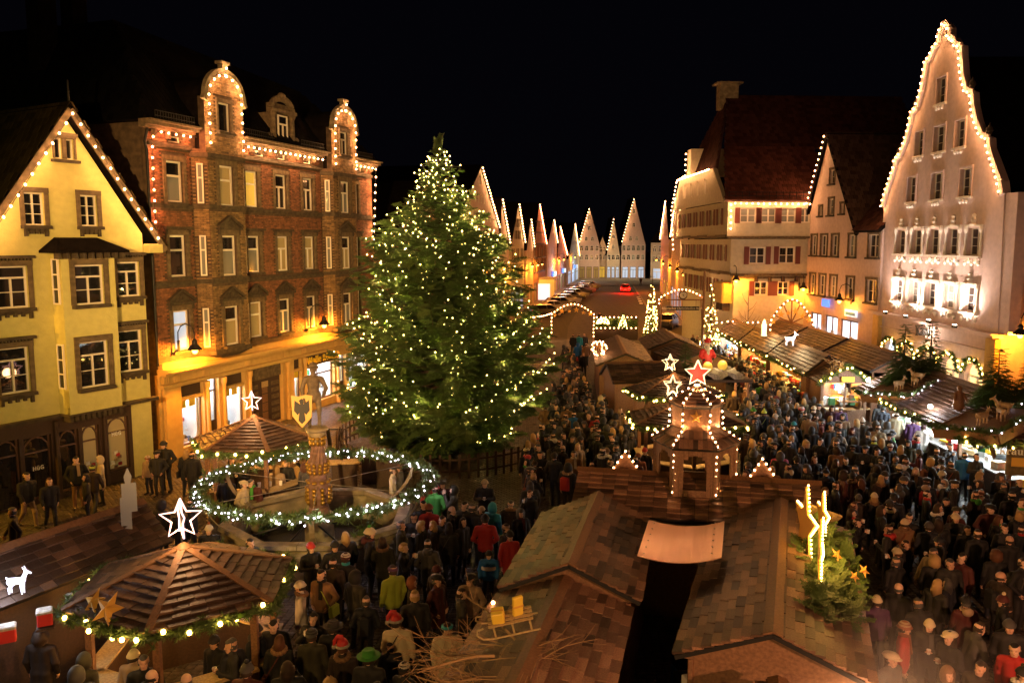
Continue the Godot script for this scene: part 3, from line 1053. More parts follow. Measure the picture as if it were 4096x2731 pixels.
func shop_opening(o: Node3D, g: Rect2, i: int) -> void:
	var w := g.size.x
	var h := g.size.y
	var c := g.get_center()
	var kind: String = ["window", "door", "window", "shutter", "window", "bright", "door", "bright"][i]
	if kind == "shutter":
		var b := MB.new()
		b.box(V(0, h / 2, 0), V(w, h, 0.08))
		var sh := part("door", b.mesh(M.wood_dark), o, T(c.x, g.position.y, -0.2))
		for s in [-0.85, 0.85]:
			for q in 6:
				block("panel", sh, V(s, 0.25 + q * 0.34, 0.05), V(0.62, 0.2, 0.03), M.stone)
		for q in 4:
			pane(block("glazing", sh, V(0, 0.4 + q * 0.45, 0.055), V(0.42, 0.4, 0.03), M.wood), Rect2(-0.16, -0.16, 0.32, 0.32), M.lit_window_dim)
		block("sign", sh, V(0, 2.0, 0.07), V(0.5, 0.28, 0.03), M.wood_pale)
		block("fascia", sh, V(0, 2.6, 0.1), V(w, 0.6, 0.06), M.stone)
		return
	var room := MB.new()
	for q in [[V(0, h / 2, -1.3), V(w + 0.6, h + 0.2, 0.05)], [V(0, 0.0, -0.65), V(w + 0.6, 0.06, 1.3)], [V(-w / 2 - 0.3, h / 2, -0.65), V(0.05, h, 1.3)], [V(w / 2 + 0.3, h / 2, -0.65), V(0.05, h, 1.3)], [V(0, h + 0.08, -0.65), V(w + 0.6, 0.05, 1.3)]]:
		room.box(q[0], q[1])
	var rm := part("display_room", room.mesh(M.white), o, T(c.x, g.position.y, -0.36))
	block("ceiling_light", rm, V(0, h - 0.02, -0.5), V(w * 0.8, 0.05, 0.25), M.shop_light)
	var e := 2.2 if kind == "bright" else 1.1
	if kind == "door":
		e = 0.6
	omni(V(0, h - 0.25, -0.45), Color(0.86, 0.92, 1.0), e * 1.6, rm, 0.15)
	var n := 26 if kind != "door" else 6
	var tones := ["white", "blue", "red", "white", "green", "yellow", "wood_pale", "black", "shirt", "curtain_pane"]
	for q in n:
		var s := V(rng.randf_range(0.08, 0.26), rng.randf_range(0.08, 0.34), rng.randf_range(0.05, 0.2))
		var t: String = tones[rng.randi() % tones.size()]
		block("goods", rm, V(rng.randf_range(-w / 2 + 0.1, w / 2 - 0.1), 0.05 + s.y / 2 + (q % 4) * 0.38, -0.2 - 0.25 * (q % 4)), s, M[t if M.has(t) else "white"])
	if kind != "door":
		var man := MB.new()
		man.lathe(V(-w * 0.2, 0.5, -0.45), [Vector2(0.12, 0), Vector2(0.17, 0.3), Vector2(0.15, 0.5), Vector2(0.2, 0.8), Vector2(0.06, 0.92), Vector2(0.09, 1.05), Vector2(0.07, 1.2), Vector2(0, 1.24)], 10)
		part("mannequin", man.mesh(M.curtain_pane), rm)
	var f := MB.new()
	for s in [-1, 1]:
		f.box(V(s * (w / 2 - 0.035), h / 2, 0), V(0.07, h, 0.07))
	f.box(V(0, 0.04, 0), V(w, 0.08, 0.07))
	f.box(V(0, h - 0.55, 0), V(w, 0.08, 0.07))
	if kind == "door":
		f.box(V(0, 0.5, 0), V(w, 1.0, 0.05))
	elif w > 2.0:
		f.box(V(0, h / 2, 0), V(0.06, h, 0.06))
	var fr := part("door" if kind == "door" else "shop_window", f.mesh(M.brown_frame if kind == "door" else M.wood), o, T(c.x, g.position.y, -0.18))
	if not M.has("glass"):
		var gm := mat("glass", Color(1, 1, 1, 0.06), 0.05)
		gm.transparency = BaseMaterial3D.TRANSPARENCY_ALPHA
	pane(fr, Rect2(-w / 2 + 0.06, 0.06, w - 0.12, h - 0.6), M.glass)
	if kind == "window":
		block("blind_box", fr, V(0, h - 0.28, 0.04), V(w - 0.1, 0.5, 0.06), M.wood_dark)
		block("awning_roll", fr, V(0, h - 0.58, 0.12), V(w, 0.14, 0.2), M.ochre, 0.03)
		for q in 2:
			block("poster", fr, V(-w * 0.28 + q * w * 0.4, h - 0.85, 0.03), V(0.38, 0.3, 0.02), M.yellow)

# a plain gable house of the street rows, seen at a distance
func row_house(label: String, a: Vector2, b: Vector2, eave: float, apex: float, o := {}) -> Node3D:
	var h := house(o.get("name", "gable_house"), label, "house", a, b, o.get("group", "gabled houses along the street"))
	var w := a.distance_to(b)
	var c: float = o.get("centre", 0.5) * w
	var wm: Material = M[o.get("wall", "row_wall")]
	var holes := []
	var list := []
	var fl: int = o.get("floors", 2)
	var n: int = o.get("n", 4)
	var base: float = o.get("base", 4.3)
	var step := (eave - base) / maxf(fl, 1)
	for j in fl:
		for i in n:
			var x := w * (i + 0.5) / n
			list.append(hole(x - 0.42, base + step * j + 0.25, x + 0.42, base + step * j + 1.55))
	var ah := apex - eave
	for j in o.get("attic", 2):
		var y: float = eave + 0.45 + j * ah * 0.3
		var span := w * (1.0 - (y + 1.3 - eave) / ah)
		var m := maxi(1, int(span / 1.8))
		for i in m:
			var x := c + (i - (m - 1) / 2.0) * 1.5
			list.append(hole(x - 0.36, y, x + 0.36, y + 1.05))
	for r in list:
		holes.append(r)
	var door := []
	var sn: int = o.get("shops", 3)
	for i in sn:
		var x := w * (i + 0.5) / sn
		door.append(hole(x - w / sn * 0.38, 0.1, x + w / sn * 0.38, 2.9))
	part("front_wall", wall_mesh(PackedVector2Array([Vector2(0, 0), Vector2(w, 0), Vector2(w, eave), Vector2(c, apex), Vector2(0, eave)]), holes + door, wm, 0.15), h)
	for r in list:
		var win := window(h, r, {"cols": 2, "transom": 0.66, "bar": 0.07, "z": -0.08, "pane": "curtain_pane" if rng.randf() < 0.3 else "pane"})
		if o.has("shutters"):
			for s in [-1, 1]:
				block("shutter", win, V(s * (r.size.x / 2 + 0.2), r.size.y / 2, 0.11), V(0.36, r.size.y, 0.05), M.shutter if o.shutters == "red" else M.stone)
	for i in door.size():
		var r: Rect2 = door[i]
		var lit: String = o.get("shop_pane", "lit_window_dim")
		if i == o.get("dark_shop", -1):
			lit = "pane"
		window(h, r, {"cols": 2, "transom": 0.75, "bar": 0.08, "frame": "brown_frame", "z": -0.1, "pane": lit})
	var dp: float = o.get("depth", 12.0)
	for x in [0.16, w - 0.16]:
		block("side_wall", h, V(x, eave / 2, -dp / 2 - 0.32), V(0.3, eave, dp), wm)
	var f := V(0, 0, 0.15)
	var k := V(0, 0, -dp)
	var over: float = 0.25
	var e0 := V(-over, eave - over * ah / c + 0.12, 0)
	var e1 := V(w + over, eave - over * ah / (w - c) + 0.12, 0)
	var top := V(c, apex + 0.12, 0)
	var td: Color = o.get("tint", Color(0.04, 0.018, 0.014))
	tiled(h, [e1 + f, e1 + k, top + k, top + f], "roof_slope", M.roof_dark, 0.3, 0.36, td, o.get("tiles", false))
	tiled(h, [e0 + k, e0 + f, top + f, top + k], "roof_slope", M.roof_dark, 0.3, 0.36, td, o.get("tiles", false))
	if o.has("lights"):
		var z := 0.22
		var pts := {"right": [V(c, apex, z), V(w, eave, z)], "left": [V(0, eave, z), V(c, apex, z)], "both": [V(0, eave, z), V(c, apex, z), V(w, eave, z)]}
		light_string(o.light_label, along(h, pts[o.lights]), o.get("gap", 0.5), o.get("r", 0.09), o.get("glow", "bulb_far"), "lights strung along the gables", "light_string", 0.0, 2.0)
	return h

func white_house() -> void:
	var o := house("white_gable_house", "tall pale house with a lit curved baroque gable and floodlit middle storey", "house", Vector2(22.2, -49.2), Vector2(22.05, -36.3))
	var half := [Vector2(6.2, 9.7), Vector2(6.15, 11.1), Vector2(5.95, 11.7), Vector2(5.3, 12.6), Vector2(4.85, 13.3), Vector2(4.75, 13.75), Vector2(4.2, 13.95), Vector2(3.6, 14.7), Vector2(3.2, 15.5), Vector2(3.05, 16.1), Vector2(2.5, 16.3), Vector2(2.1, 17.1), Vector2(1.85, 18.0), Vector2(1.75, 18.55), Vector2(1.3, 18.7), Vector2(0.95, 19.1), Vector2(0.55, 19.2), Vector2(0.5, 19.7)]
	var c := 5.4
	var poly := PackedVector2Array([Vector2(c - 6.2, 4.7), Vector2(c + 6.5, 4.7)])
	for p in half:
		poly.append(Vector2(c + p.x + (0.1 if p.x > 5 else 0.0), p.y))
	poly.append(Vector2(c, 20.1))
	for i in half.size():
		var p: Vector2 = half[-1 - i]
		poly.append(Vector2(c - p.x, p.y))
	var list := []
	for x in [4.85]:
		list.append([x, 16.1, x + 1.0, 17.4])
	for x in [[2.85, 3.75], [4.9, 6.05], [7.0, 8.0]]:
		list.append([x[0], 13.65, x[1], 14.95])
	for x in [[2.2, 3.2], [4.9, 6.1], [7.75, 8.85]]:
		list.append([x[0], 11.2, x[1], 12.55])
	var rows := []
	for y in [[8.35, 9.65], [5.65, 6.85]]:
		for i in 5:
			rows.append([1.2 + i * 1.9, y[0], 2.4 + i * 1.9, y[1]])
	var holes := []
	for w in list + rows:
		holes.append(hole(w[0], w[1], w[2], w[3]))
	part("front_wall", wall_mesh(poly, holes, M.white_wall, 0.3), o)
	for w in list:
		var win := window(o, hole(w[0], w[1], w[2], w[3]), {"rows": 3, "transom": 0.0, "bar": 0.035, "z": -0.22, "surround": "white_wall", "sw": 0.1, "sill": "frame"})
		var b := MB.new()
		for q in 3:
			b.ball(V((q - 1) * 0.3, -0.22, 0.28), V(0.1, 0.14, 0.07), 6, 4)
		part("sill_ornament", b.mesh(M.frame), win)
	for i in rows.size():
		var w: Array = rows[i]
		var win := window(o, hole(w[0], w[1], w[2], w[3]), {"rows": 3, "transom": 0.0, "bar": 0.04, "z": -0.22, "pane": "pane" if i < 5 or i % 2 else "curtain_pane"})
		var b := MB.new()
		var h: float = w[3] - w[1]
		for s in [-1, 1]:
			b.lathe(V(s * 0.68, -0.05, 0.27), [Vector2(0.07, 0), Vector2(0.1, 0.1), Vector2(0.06, 0.3), Vector2(0.055, h - 0.2), Vector2(0.11, h), Vector2(0.11, h + 0.12)], 6)
		b.box(V(0, h + 0.12, 0.27), V(1.5, 0.1, 0.16))
		b.lathe(V(0, h + 0.17, 0.29), [Vector2(0.2, 0), Vector2(0.1, 0.1), Vector2(0.15, 0.22), Vector2(0.08, 0.36), Vector2(0.11, 0.45), Vector2(0, 0.55)], 7)
		b.box(V(0, -0.08, 0.3), V(1.55, 0.12, 0.22))
		for q in 5:
			b.ball(V(-0.6 + q * 0.3, -0.24 - (0.12 if q % 2 == 0 else 0.0), 0.28), V(0.12, 0.15, 0.07), 6, 4)
		part("carved_surround", b.mesh(M.frame), win)
	var g := MB.new()
	var path := []
	for i in half.size():
		path.append(V(c + half[i].x, half[i].y, 0.05))
	path.append(V(c, 20.1, 0.05))
	for i in half.size():
		path.append(V(c - half[-1 - i].x, half[-1 - i].y, 0.05))
	for i in range(1, path.size() - 2):
		g.bar(path[i], path[i + 1], 0.34, 0.12, Vector3.BACK)
	part("gable_moulding", g.mesh(M.white_wall), o)
	for s in [-1, 1]:
		for p in [Vector2(4.5, 13.75), Vector2(2.75, 16.15)]:
			var u := MB.new()
			u.lathe(V(c + s * (p.x + 0.1), p.y, -0.05), [Vector2(0.12, 0), Vector2(0.08, 0.15), Vector2(0.17, 0.35), Vector2(0.13, 0.5), Vector2(0.05, 0.6), Vector2(0.0, 0.75)], 8)
			part("urn", u.mesh(M.dark_stone), o)
	var lp := rect_poly(-0.85, 0, 12.0, 4.7)
	part("shop_wall", wall_mesh(lp, [hole(0.3, 0, 2.1, 3.3), hole(2.5, 0, 4.2, 3.3), hole(4.7, 0, 6.6, 3.3), hole(7.0, 0, 8.8, 3.3), hole(9.3, 0, 11.0, 3.3)], M.rose_wall, 0.35), o)
	var led := MB.new()
	led.box(V(5.5, 4.74, 0.15), V(13.4, 0.12, 0.5))
	led.box(V(5.5, 4.84, 0.22), V(13.5, 0.08, 0.62))
	led.box(V(5.6, 3.98, 0.08), V(11.4, 0.06, 0.14))
	part("ledge", led.mesh(M.white_wall), o)
	for x in [-0.55, 11.75]:
		block("pilaster", o, V(x, 2.3, 0.1), V(0.8, 4.6, 0.28), M.ochre, 0.02)
	block("shoulder_pier", o, V(12.15, 8.0, -0.3), V(0.9, 6.3, 0.5), M.white_wall)
	for i in 5:
		var x: float = [0.3, 2.5, 4.7, 7.0, 9.3][i]
		var w: float = [1.8, 1.7, 1.9, 1.8, 1.7][i]
		var b := MB.new()
		b.box(V(0, 1.65, -0.28), V(w, 3.3, 0.03))
		var pn := part("lit_shop_window", b.mesh(M.shop_light_warm if i != 0 else M.shop_light), o, T(x + w / 2, 0, 0))
		var f := MB.new()
		for s in [-1, 0, 1]:
			f.box(V(s * (w / 2 - 0.05), 1.3, -0.22), V(0.09, 2.6, 0.08))
		f.box(V(0, 2.55, -0.22), V(w, 0.1, 0.08))
		f.box(V(0, 0.45, -0.22), V(w, 0.9, 0.06))
		part("frame", f.mesh(M.frame), pn)
		var sp := PackedVector2Array([Vector2(-w / 2, 3.32), Vector2(-w / 2, 2.6)])
		for q in 9:
			var a := PI - PI * q / 8.0
			sp.append(Vector2(cos(a) * w * 0.49, 2.6 + sin(a) * 0.68))
		sp.append(Vector2(w / 2, 2.6))
		sp.append(Vector2(w / 2, 3.32))
		var s2 := MB.new()
		s2.prism(sp, 0.3, T(0, 0, -0.17))
		part("arch", s2.mesh(M.rose_wall), pn)
		var pts := []
		for q in 9:
			var a := PI - PI * q / 8.0
			pts.append(V(x + w / 2 + cos(a) * w * 0.53, 2.65 + sin(a) * 0.8, 0.14))
		garland("fir garland with bulbs over the %s lit arch of the pale gabled house" % ["leftmost", "second", "middle", "fourth", "rightmost"][i], along(o, pts), 0.12, 0.3, 0.05, "bulb_garland", "garlands over the shop arches")
	part("sign_lettering", text_mesh("Käsl", 0.75, 0.05, M.iron, "Droid Serif", true, true), o, Transform3D(Basis(Vector3.BACK, 0.12), V(5.4, 4.3, 0.25)))
	for s in [-1.0, 1.0]:
		var b := MB.new()
		b.box(V(c + s * 6.3, 5.0, -7.3), V(0.3, 10.0, 14))
		part("side_wall", b.mesh(M.white_wall), o)
	tiled(o, [V(c + 6.4, 9.6, -0.35), V(c + 6.4, 9.6, -14), V(c, 18.4, -14), V(c, 18.4, -0.35)], "roof_slope", M.roof_dark, 0.3, 0.36, Color(0.02, 0.015, 0.015), false)
	tiled(o, [V(c - 6.4, 9.6, -14), V(c - 6.4, 9.6, -0.35), V(c, 18.4, -0.35), V(c, 18.4, -14)], "roof_slope", M.roof_dark, 0.3, 0.36, Color(0.02, 0.015, 0.015), false)
	var lights := []
	for i in path.size():
		var p: Vector3 = path[i]
		if i < path.size() - 1 and i > 0:
			lights.append(p + V(0, 0, 0.15))
	light_string("closely set bulbs following the curved outline of the tall pale gable", along(o, lights), 0.36, 0.042, "bulb")
	for i in 4:
		var x := 1.9 + i * 2.55
		var fl := thing("flood_lamp", "small flood lamp on the ledge of the pale house, %s" % ["leftmost of four", "second of four from the left", "third of four from the left", "rightmost of four"][i], "flood light", o.transform * V(x, 4.95, 0.75), o.basis.get_euler().y, "flood lamps on the ledge")
		part("housing", box_mesh(V(0.3, 0.14, 0.16), M.iron, 0.02), fl)
		part("lamp_glass", box_mesh(V(0.24, 0.02, 0.1), M.flood_lamp), fl, T(0, 0.085, 0))
		spot(V(0, 0.16, 0.0), V(0, 3.4, -0.8), Color(1.0, 0.88, 0.8), 11.0, 66.0, fl, 0.12)
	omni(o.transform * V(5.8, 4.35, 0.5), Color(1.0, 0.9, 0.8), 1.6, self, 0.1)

func rose_house() -> void:
	var o := house("rose_gable_house", "rose plastered house with a plain lit gable and three lit shop windows", "house", Vector2(21.5, -61), Vector2(22.1, -49.5))
	var holes := []
	var list := []
	for y in [[8.05, 9.45], [5.3, 6.7]]:
		for x in [[1.15, 2.05], [2.75, 3.75], [4.5, 5.5], [7.0, 8.0], [9.7, 11.0]]:
			list.append([x[0], y[0], x[1], y[1]])
	list.append_array([[3.75, 12.9, 4.45, 13.85], [3.75, 10.8, 4.5, 11.9], [2.2, 10.8, 2.7, 11.45], [5.6, 10.85, 6.1, 11.5]])
	for w in list:
		holes.append(hole(w[0], w[1], w[2], w[3]))
	var shops := [hole(1.5, 0.5, 3.3, 4.0), hole(3.9, 0.5, 5.9, 4.0), hole(6.3, 0.5, 8.8, 3.95)]
	part("front_wall", wall_mesh(PackedVector2Array([Vector2(0.1, 0), Vector2(11.3, 0), Vector2(11.3, 9.75), Vector2(8.0, 9.75), Vector2(3.2, 16.2), Vector2(0.1, 10.2)]), holes + shops, M.rose_wall), o)
	for i in list.size():
		var w: Array = list[i]
		window(o, hole(w[0], w[1], w[2], w[3]), {"cols": 2 if w[2] - w[0] > 0.8 else 1, "transom": 0.0, "rows": 2, "bar": 0.05, "surround": "stone", "sw": 0.12, "sill": "dark_stone", "pane": "curtain_pane" if i % 4 == 3 else "pane"})
	for r in shops:
		var win := window(o, r, {"cols": 2, "transom": 0.0, "bar": 0.08, "frame": "brown_frame", "pane": "shop_light"})
		for q in 8:
			block("goods", win, V(rng.randf_range(-0.7, 0.7), rng.randf_range(0.3, 2.4), 0.0), V(rng.randf_range(0.15, 0.5), rng.randf_range(0.2, 0.6), 0.06), M[["blue", "white", "wood_pale", "green", "curtain_pane"][q % 5]])
	var k := V(0, 0, -13)
	var f := V(0, 0, 0.2)
	tiled(o, [V(8.3, 9.5, 0) + f, V(8.3, 9.5, 0) + k, V(3.2, 16.4, 0) + k, V(3.2, 16.4, 0) + f], "roof_slope", M.roof_dark, 0.3, 0.34, Color(0.05, 0.03, 0.022))
	tiled(o, [V(-0.3, 9.6, 0) + k, V(-0.3, 9.6, 0) + f, V(3.2, 16.4, 0) + f, V(3.2, 16.4, 0) + k], "roof_slope", M.roof_dark, 0.3, 0.34, Color(0.04, 0.02, 0.015), false)
	tiled(o, [V(8.1, 9.7, 0.3), V(11.4, 9.7, 0.3), V(11.4, 14.6, -5), V(4.6, 14.6, -5)], "wing_roof", M.roof_dark, 0.3, 0.34, Color(0.05, 0.022, 0.016))
	block("side_wall", o, V(0.25, 5.0, -6.3), V(0.3, 10.0, 12), M.rose_wall)
	block("sign", o, V(4.6, 4.85, 0.3), V(1.1, 0.5, 0.1), M.sign_light_blue)
	var s2 := block("sign", o, V(8.2, 4.45, 0.2), V(1.6, 0.42, 0.1), M.sign_light_white)
	part("sign_panel", box_mesh(V(1.3, 0.2, 0.03), M.blue), s2, T(0, -0.03, 0.06))
	light_string("warm bulbs up the left slope of the rose plastered gable", along(o, [V(-0.4, 9.75, 0.32), V(3.2, 16.25, 0.32)]), 0.42, 0.05, "bulb")
	wall_lamp("bell shaded wall lamp beside the shop sign of the rose plastered house", o, V(7.75, 5.2, 0.8), 5.0)
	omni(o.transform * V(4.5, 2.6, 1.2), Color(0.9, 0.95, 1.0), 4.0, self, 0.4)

func corner_house() -> void:
	var o := house("corner_house", "large cream corner house with red shutters, jettied storeys and a huge dark roof", "house", Vector2(16.2, -60.5), Vector2(21.5, -60.8))
	var lv := [[0.0, 6.55, 0.0], [6.6, 9.2, -0.35], [9.3, 11.85, -0.75]]
	var wins := [[[1.55, 5.1, 2.55, 6.12], [3.3, 5.1, 4.15, 6.12]], [[1.0, 7.4, 2.2, 8.62], [3.2, 7.42, 4.4, 8.64]], [[0.15, 10.35, 1.35, 11.4], [1.7, 10.35, 2.8, 11.4], [3.1, 10.35, 4.25, 11.4], [4.6, 10.35, 5.3, 11.4]]]
	for i in 3:
		var z := 0.25 * i
		var l: Array = lv[i]
		var hs := []
		for w in wins[i]:
			hs.append(hole(w[0], w[1], w[2], w[3]))
		part("front_wall", wall_mesh(rect_poly(l[2], l[0], 5.6, l[1]), hs, M.pale_wall), o, T(0, 0, z))
		for w in wins[i]:
			var win := window(o, hole(w[0], w[1], w[2], w[3]), {"cols": 2, "rows": 2, "transom": 0.0, "bar": 0.07, "pane": "curtain_pane" if i == 2 else "pane"}, T(0, 0, z))
			for s in [-1, 1]:
				if w[2] < 5.2 or s < 0:
					block("shutter", win, V(s * ((w[2] - w[0]) / 2 + 0.2), (w[3] - w[1]) / 2, 0.17), V(0.36, w[3] - w[1] + 0.06, 0.05), M.shutter)
		block("beam", o, V((5.6 + l[2]) / 2, l[0] + 0.02 if i else 6.4, z + 0.06), V(5.6 - l[2], 0.16, 0.14), M.stone)
		for q in 4:
			if i == 0:
				block("jetty_bracket", o, V(1.6 + q * 1.0, 6.3, 0.2), V(0.16, 0.4, 0.4), M.wood_dark)
	var sd := Node3D.new()
	sd.name = "street_side"
	o.add_child(sd)
	sd.transform = Transform3D(Basis(Vector3.UP, -PI / 2 - 0.046), V(0, 0, 0)) * T(-17.0, 0, 0)
	for i in 3:
		var l: Array = lv[i]
		var hs := []
		var n: int = [6, 7, 7][i]
		for q in n:
			var x := 1.4 + q * 2.25
			hs.append(hole(x, l[1] - 1.6, x + 0.95, l[1] - 0.45))
		part("side_wall", wall_mesh(rect_poly(0, l[0], 17.0 + (0.1 if i == 0 else 0.25 * i), l[1]), hs, M.pale_wall), sd, T(0, 0, 0.36 * i))
		for r in hs:
			var win := window(sd, r, {"cols": 2, "rows": 2, "transom": 0.0, "bar": 0.06}, T(0, 0, 0.36 * i))
			for s in [-1, 1]:
				part("shutter", box_mesh(V(0.42, 1.2, 0.05), M.shutter), win, T(s * 0.72, r.size.y / 2, 0.17))
		if i:
			for q in 6:
				block("beam", sd, V(1.5 + q * 2.9, l[0] + 0.05 + (0.06 if q % 2 else 0.0), 0.36 * i + 0.06), V(2.8, 0.2, 0.18), M.stone)
	var gp := PackedVector2Array([Vector2(-0.3, 11.9), Vector2(17.6, 11.9), Vector2(14.2, 14.5), Vector2(2.4, 14.5)])
	var gh := []
	for q in 4:
		gh.append(hole(4.2 + q * 2.4, 12.7, 5.0 + q * 2.4, 13.9))
	part("gable_wall", wall_mesh(gp, gh, M.pale_wall), sd, T(0, 0, 1.05))
	for r in gh:
		window(sd, r, {"cols": 2, "transom": 0.0, "bar": 0.06}, T(0, 0, 1.05))
	part("dormer", box_mesh(V(1.5, 2.2, 3.4), M.pale_wall), sd, T(6.3, 15.6, -0.6))
	var hip := V(1.6, 20.7, -8)
	tiled(o, [V(-1.1, 11.95, 1.0), V(7.2, 11.95, 0.8), V(7.2, 16.2, -4), V(0.3, 16.2, -4)], "lower_roof", M.roof_red, 0.32, 0.36, Color(0.1, 0.035, 0.025))
	tiled(o, [V(0.3, 16.2, -4), V(16, 16.2, -4), V(16, 20.7, -8), hip], "upper_roof", M.roof_red, 0.32, 0.36, Color(0.06, 0.022, 0.018))
	tiled(o, [V(-0.1, 14.5, -14.6), V(-0.7, 14.5, -2.8), hip, V(1.8, 20.7, -9)], "hip_roof", M.roof_red, 0.32, 0.36, Color(0.05, 0.02, 0.015))
	var ch := block("chimney", o, V(1.7, 20.6, -8.2), V(1.5, 2.0, 1.0), M.pale_stone)
	block("chimney_cap", ch, V(0, 1.05, 0), V(2.1, 0.12, 1.5), M.pale_stone)
	var g := MB.new()
	for y in [12.25, 12.5]:
		g.tube([V(-0.9, y, 0.9), V(5.6, y, 0.75)], 0.02, 0.02, 4)
	for q in 14:
		g.box(V(-0.8 + q * 0.49, 12.25, 0.83), V(0.03, 0.6, 0.03))
	part("snow_guard", g.mesh(M.iron), o)
	var orl := MB.new()
	orl.cbox(V(-0.25, 5.25, -1.5), V(0.9, 1.5, 2.2), 0.1)
	part("oriel", orl.mesh(M.ochre), o)
	for q in 3:
		block("oriel_bracket", o, V(-0.3, 4.2, -0.7 - q * 0.8), V(0.5, 0.6, 0.16), M.wood_dark)
	light_string("warm bulbs under the eave of the cream corner house", along(o, [V(-0.6, 9.75, 0.8), V(-0.65, 11.75, 0.85), V(5.5, 11.7, 0.8)]), 0.42, 0.055, "bulb")
	light_string("bulbs along the half hipped street gable of the cream corner house", along(sd_global(o, sd), [V(2.4, 14.45, 1.3), V(14.2, 14.45, 1.3)]), 0.3, 0.05, "bulb")
	light_string("bulbs running down the rear edge of the corner house street gable", along(sd_global(o, sd), [V(6.3, 16.6, 1.4), V(6.3, 14.6, 1.4), V(2.4, 14.4, 1.3), V(0.2, 11.9, 1.3), V(0.1, 8.0, 1.0)]), 0.45, 0.055, "bulb")
	wall_lamp("bell shaded wall lamp at the oriel of the cream corner house", o, V(-0.1, 6.2, 0.9), 8.0)
	wall_lamp("bell shaded wall lamp in the recess right of the cream corner house", o, V(4.9, 5.6, 0.8), 6.0)

func sd_global(o: Node3D, sd: Node3D) -> Node3D:
	var n := Node3D.new()
	n.transform = o.transform * sd.transform
	return n

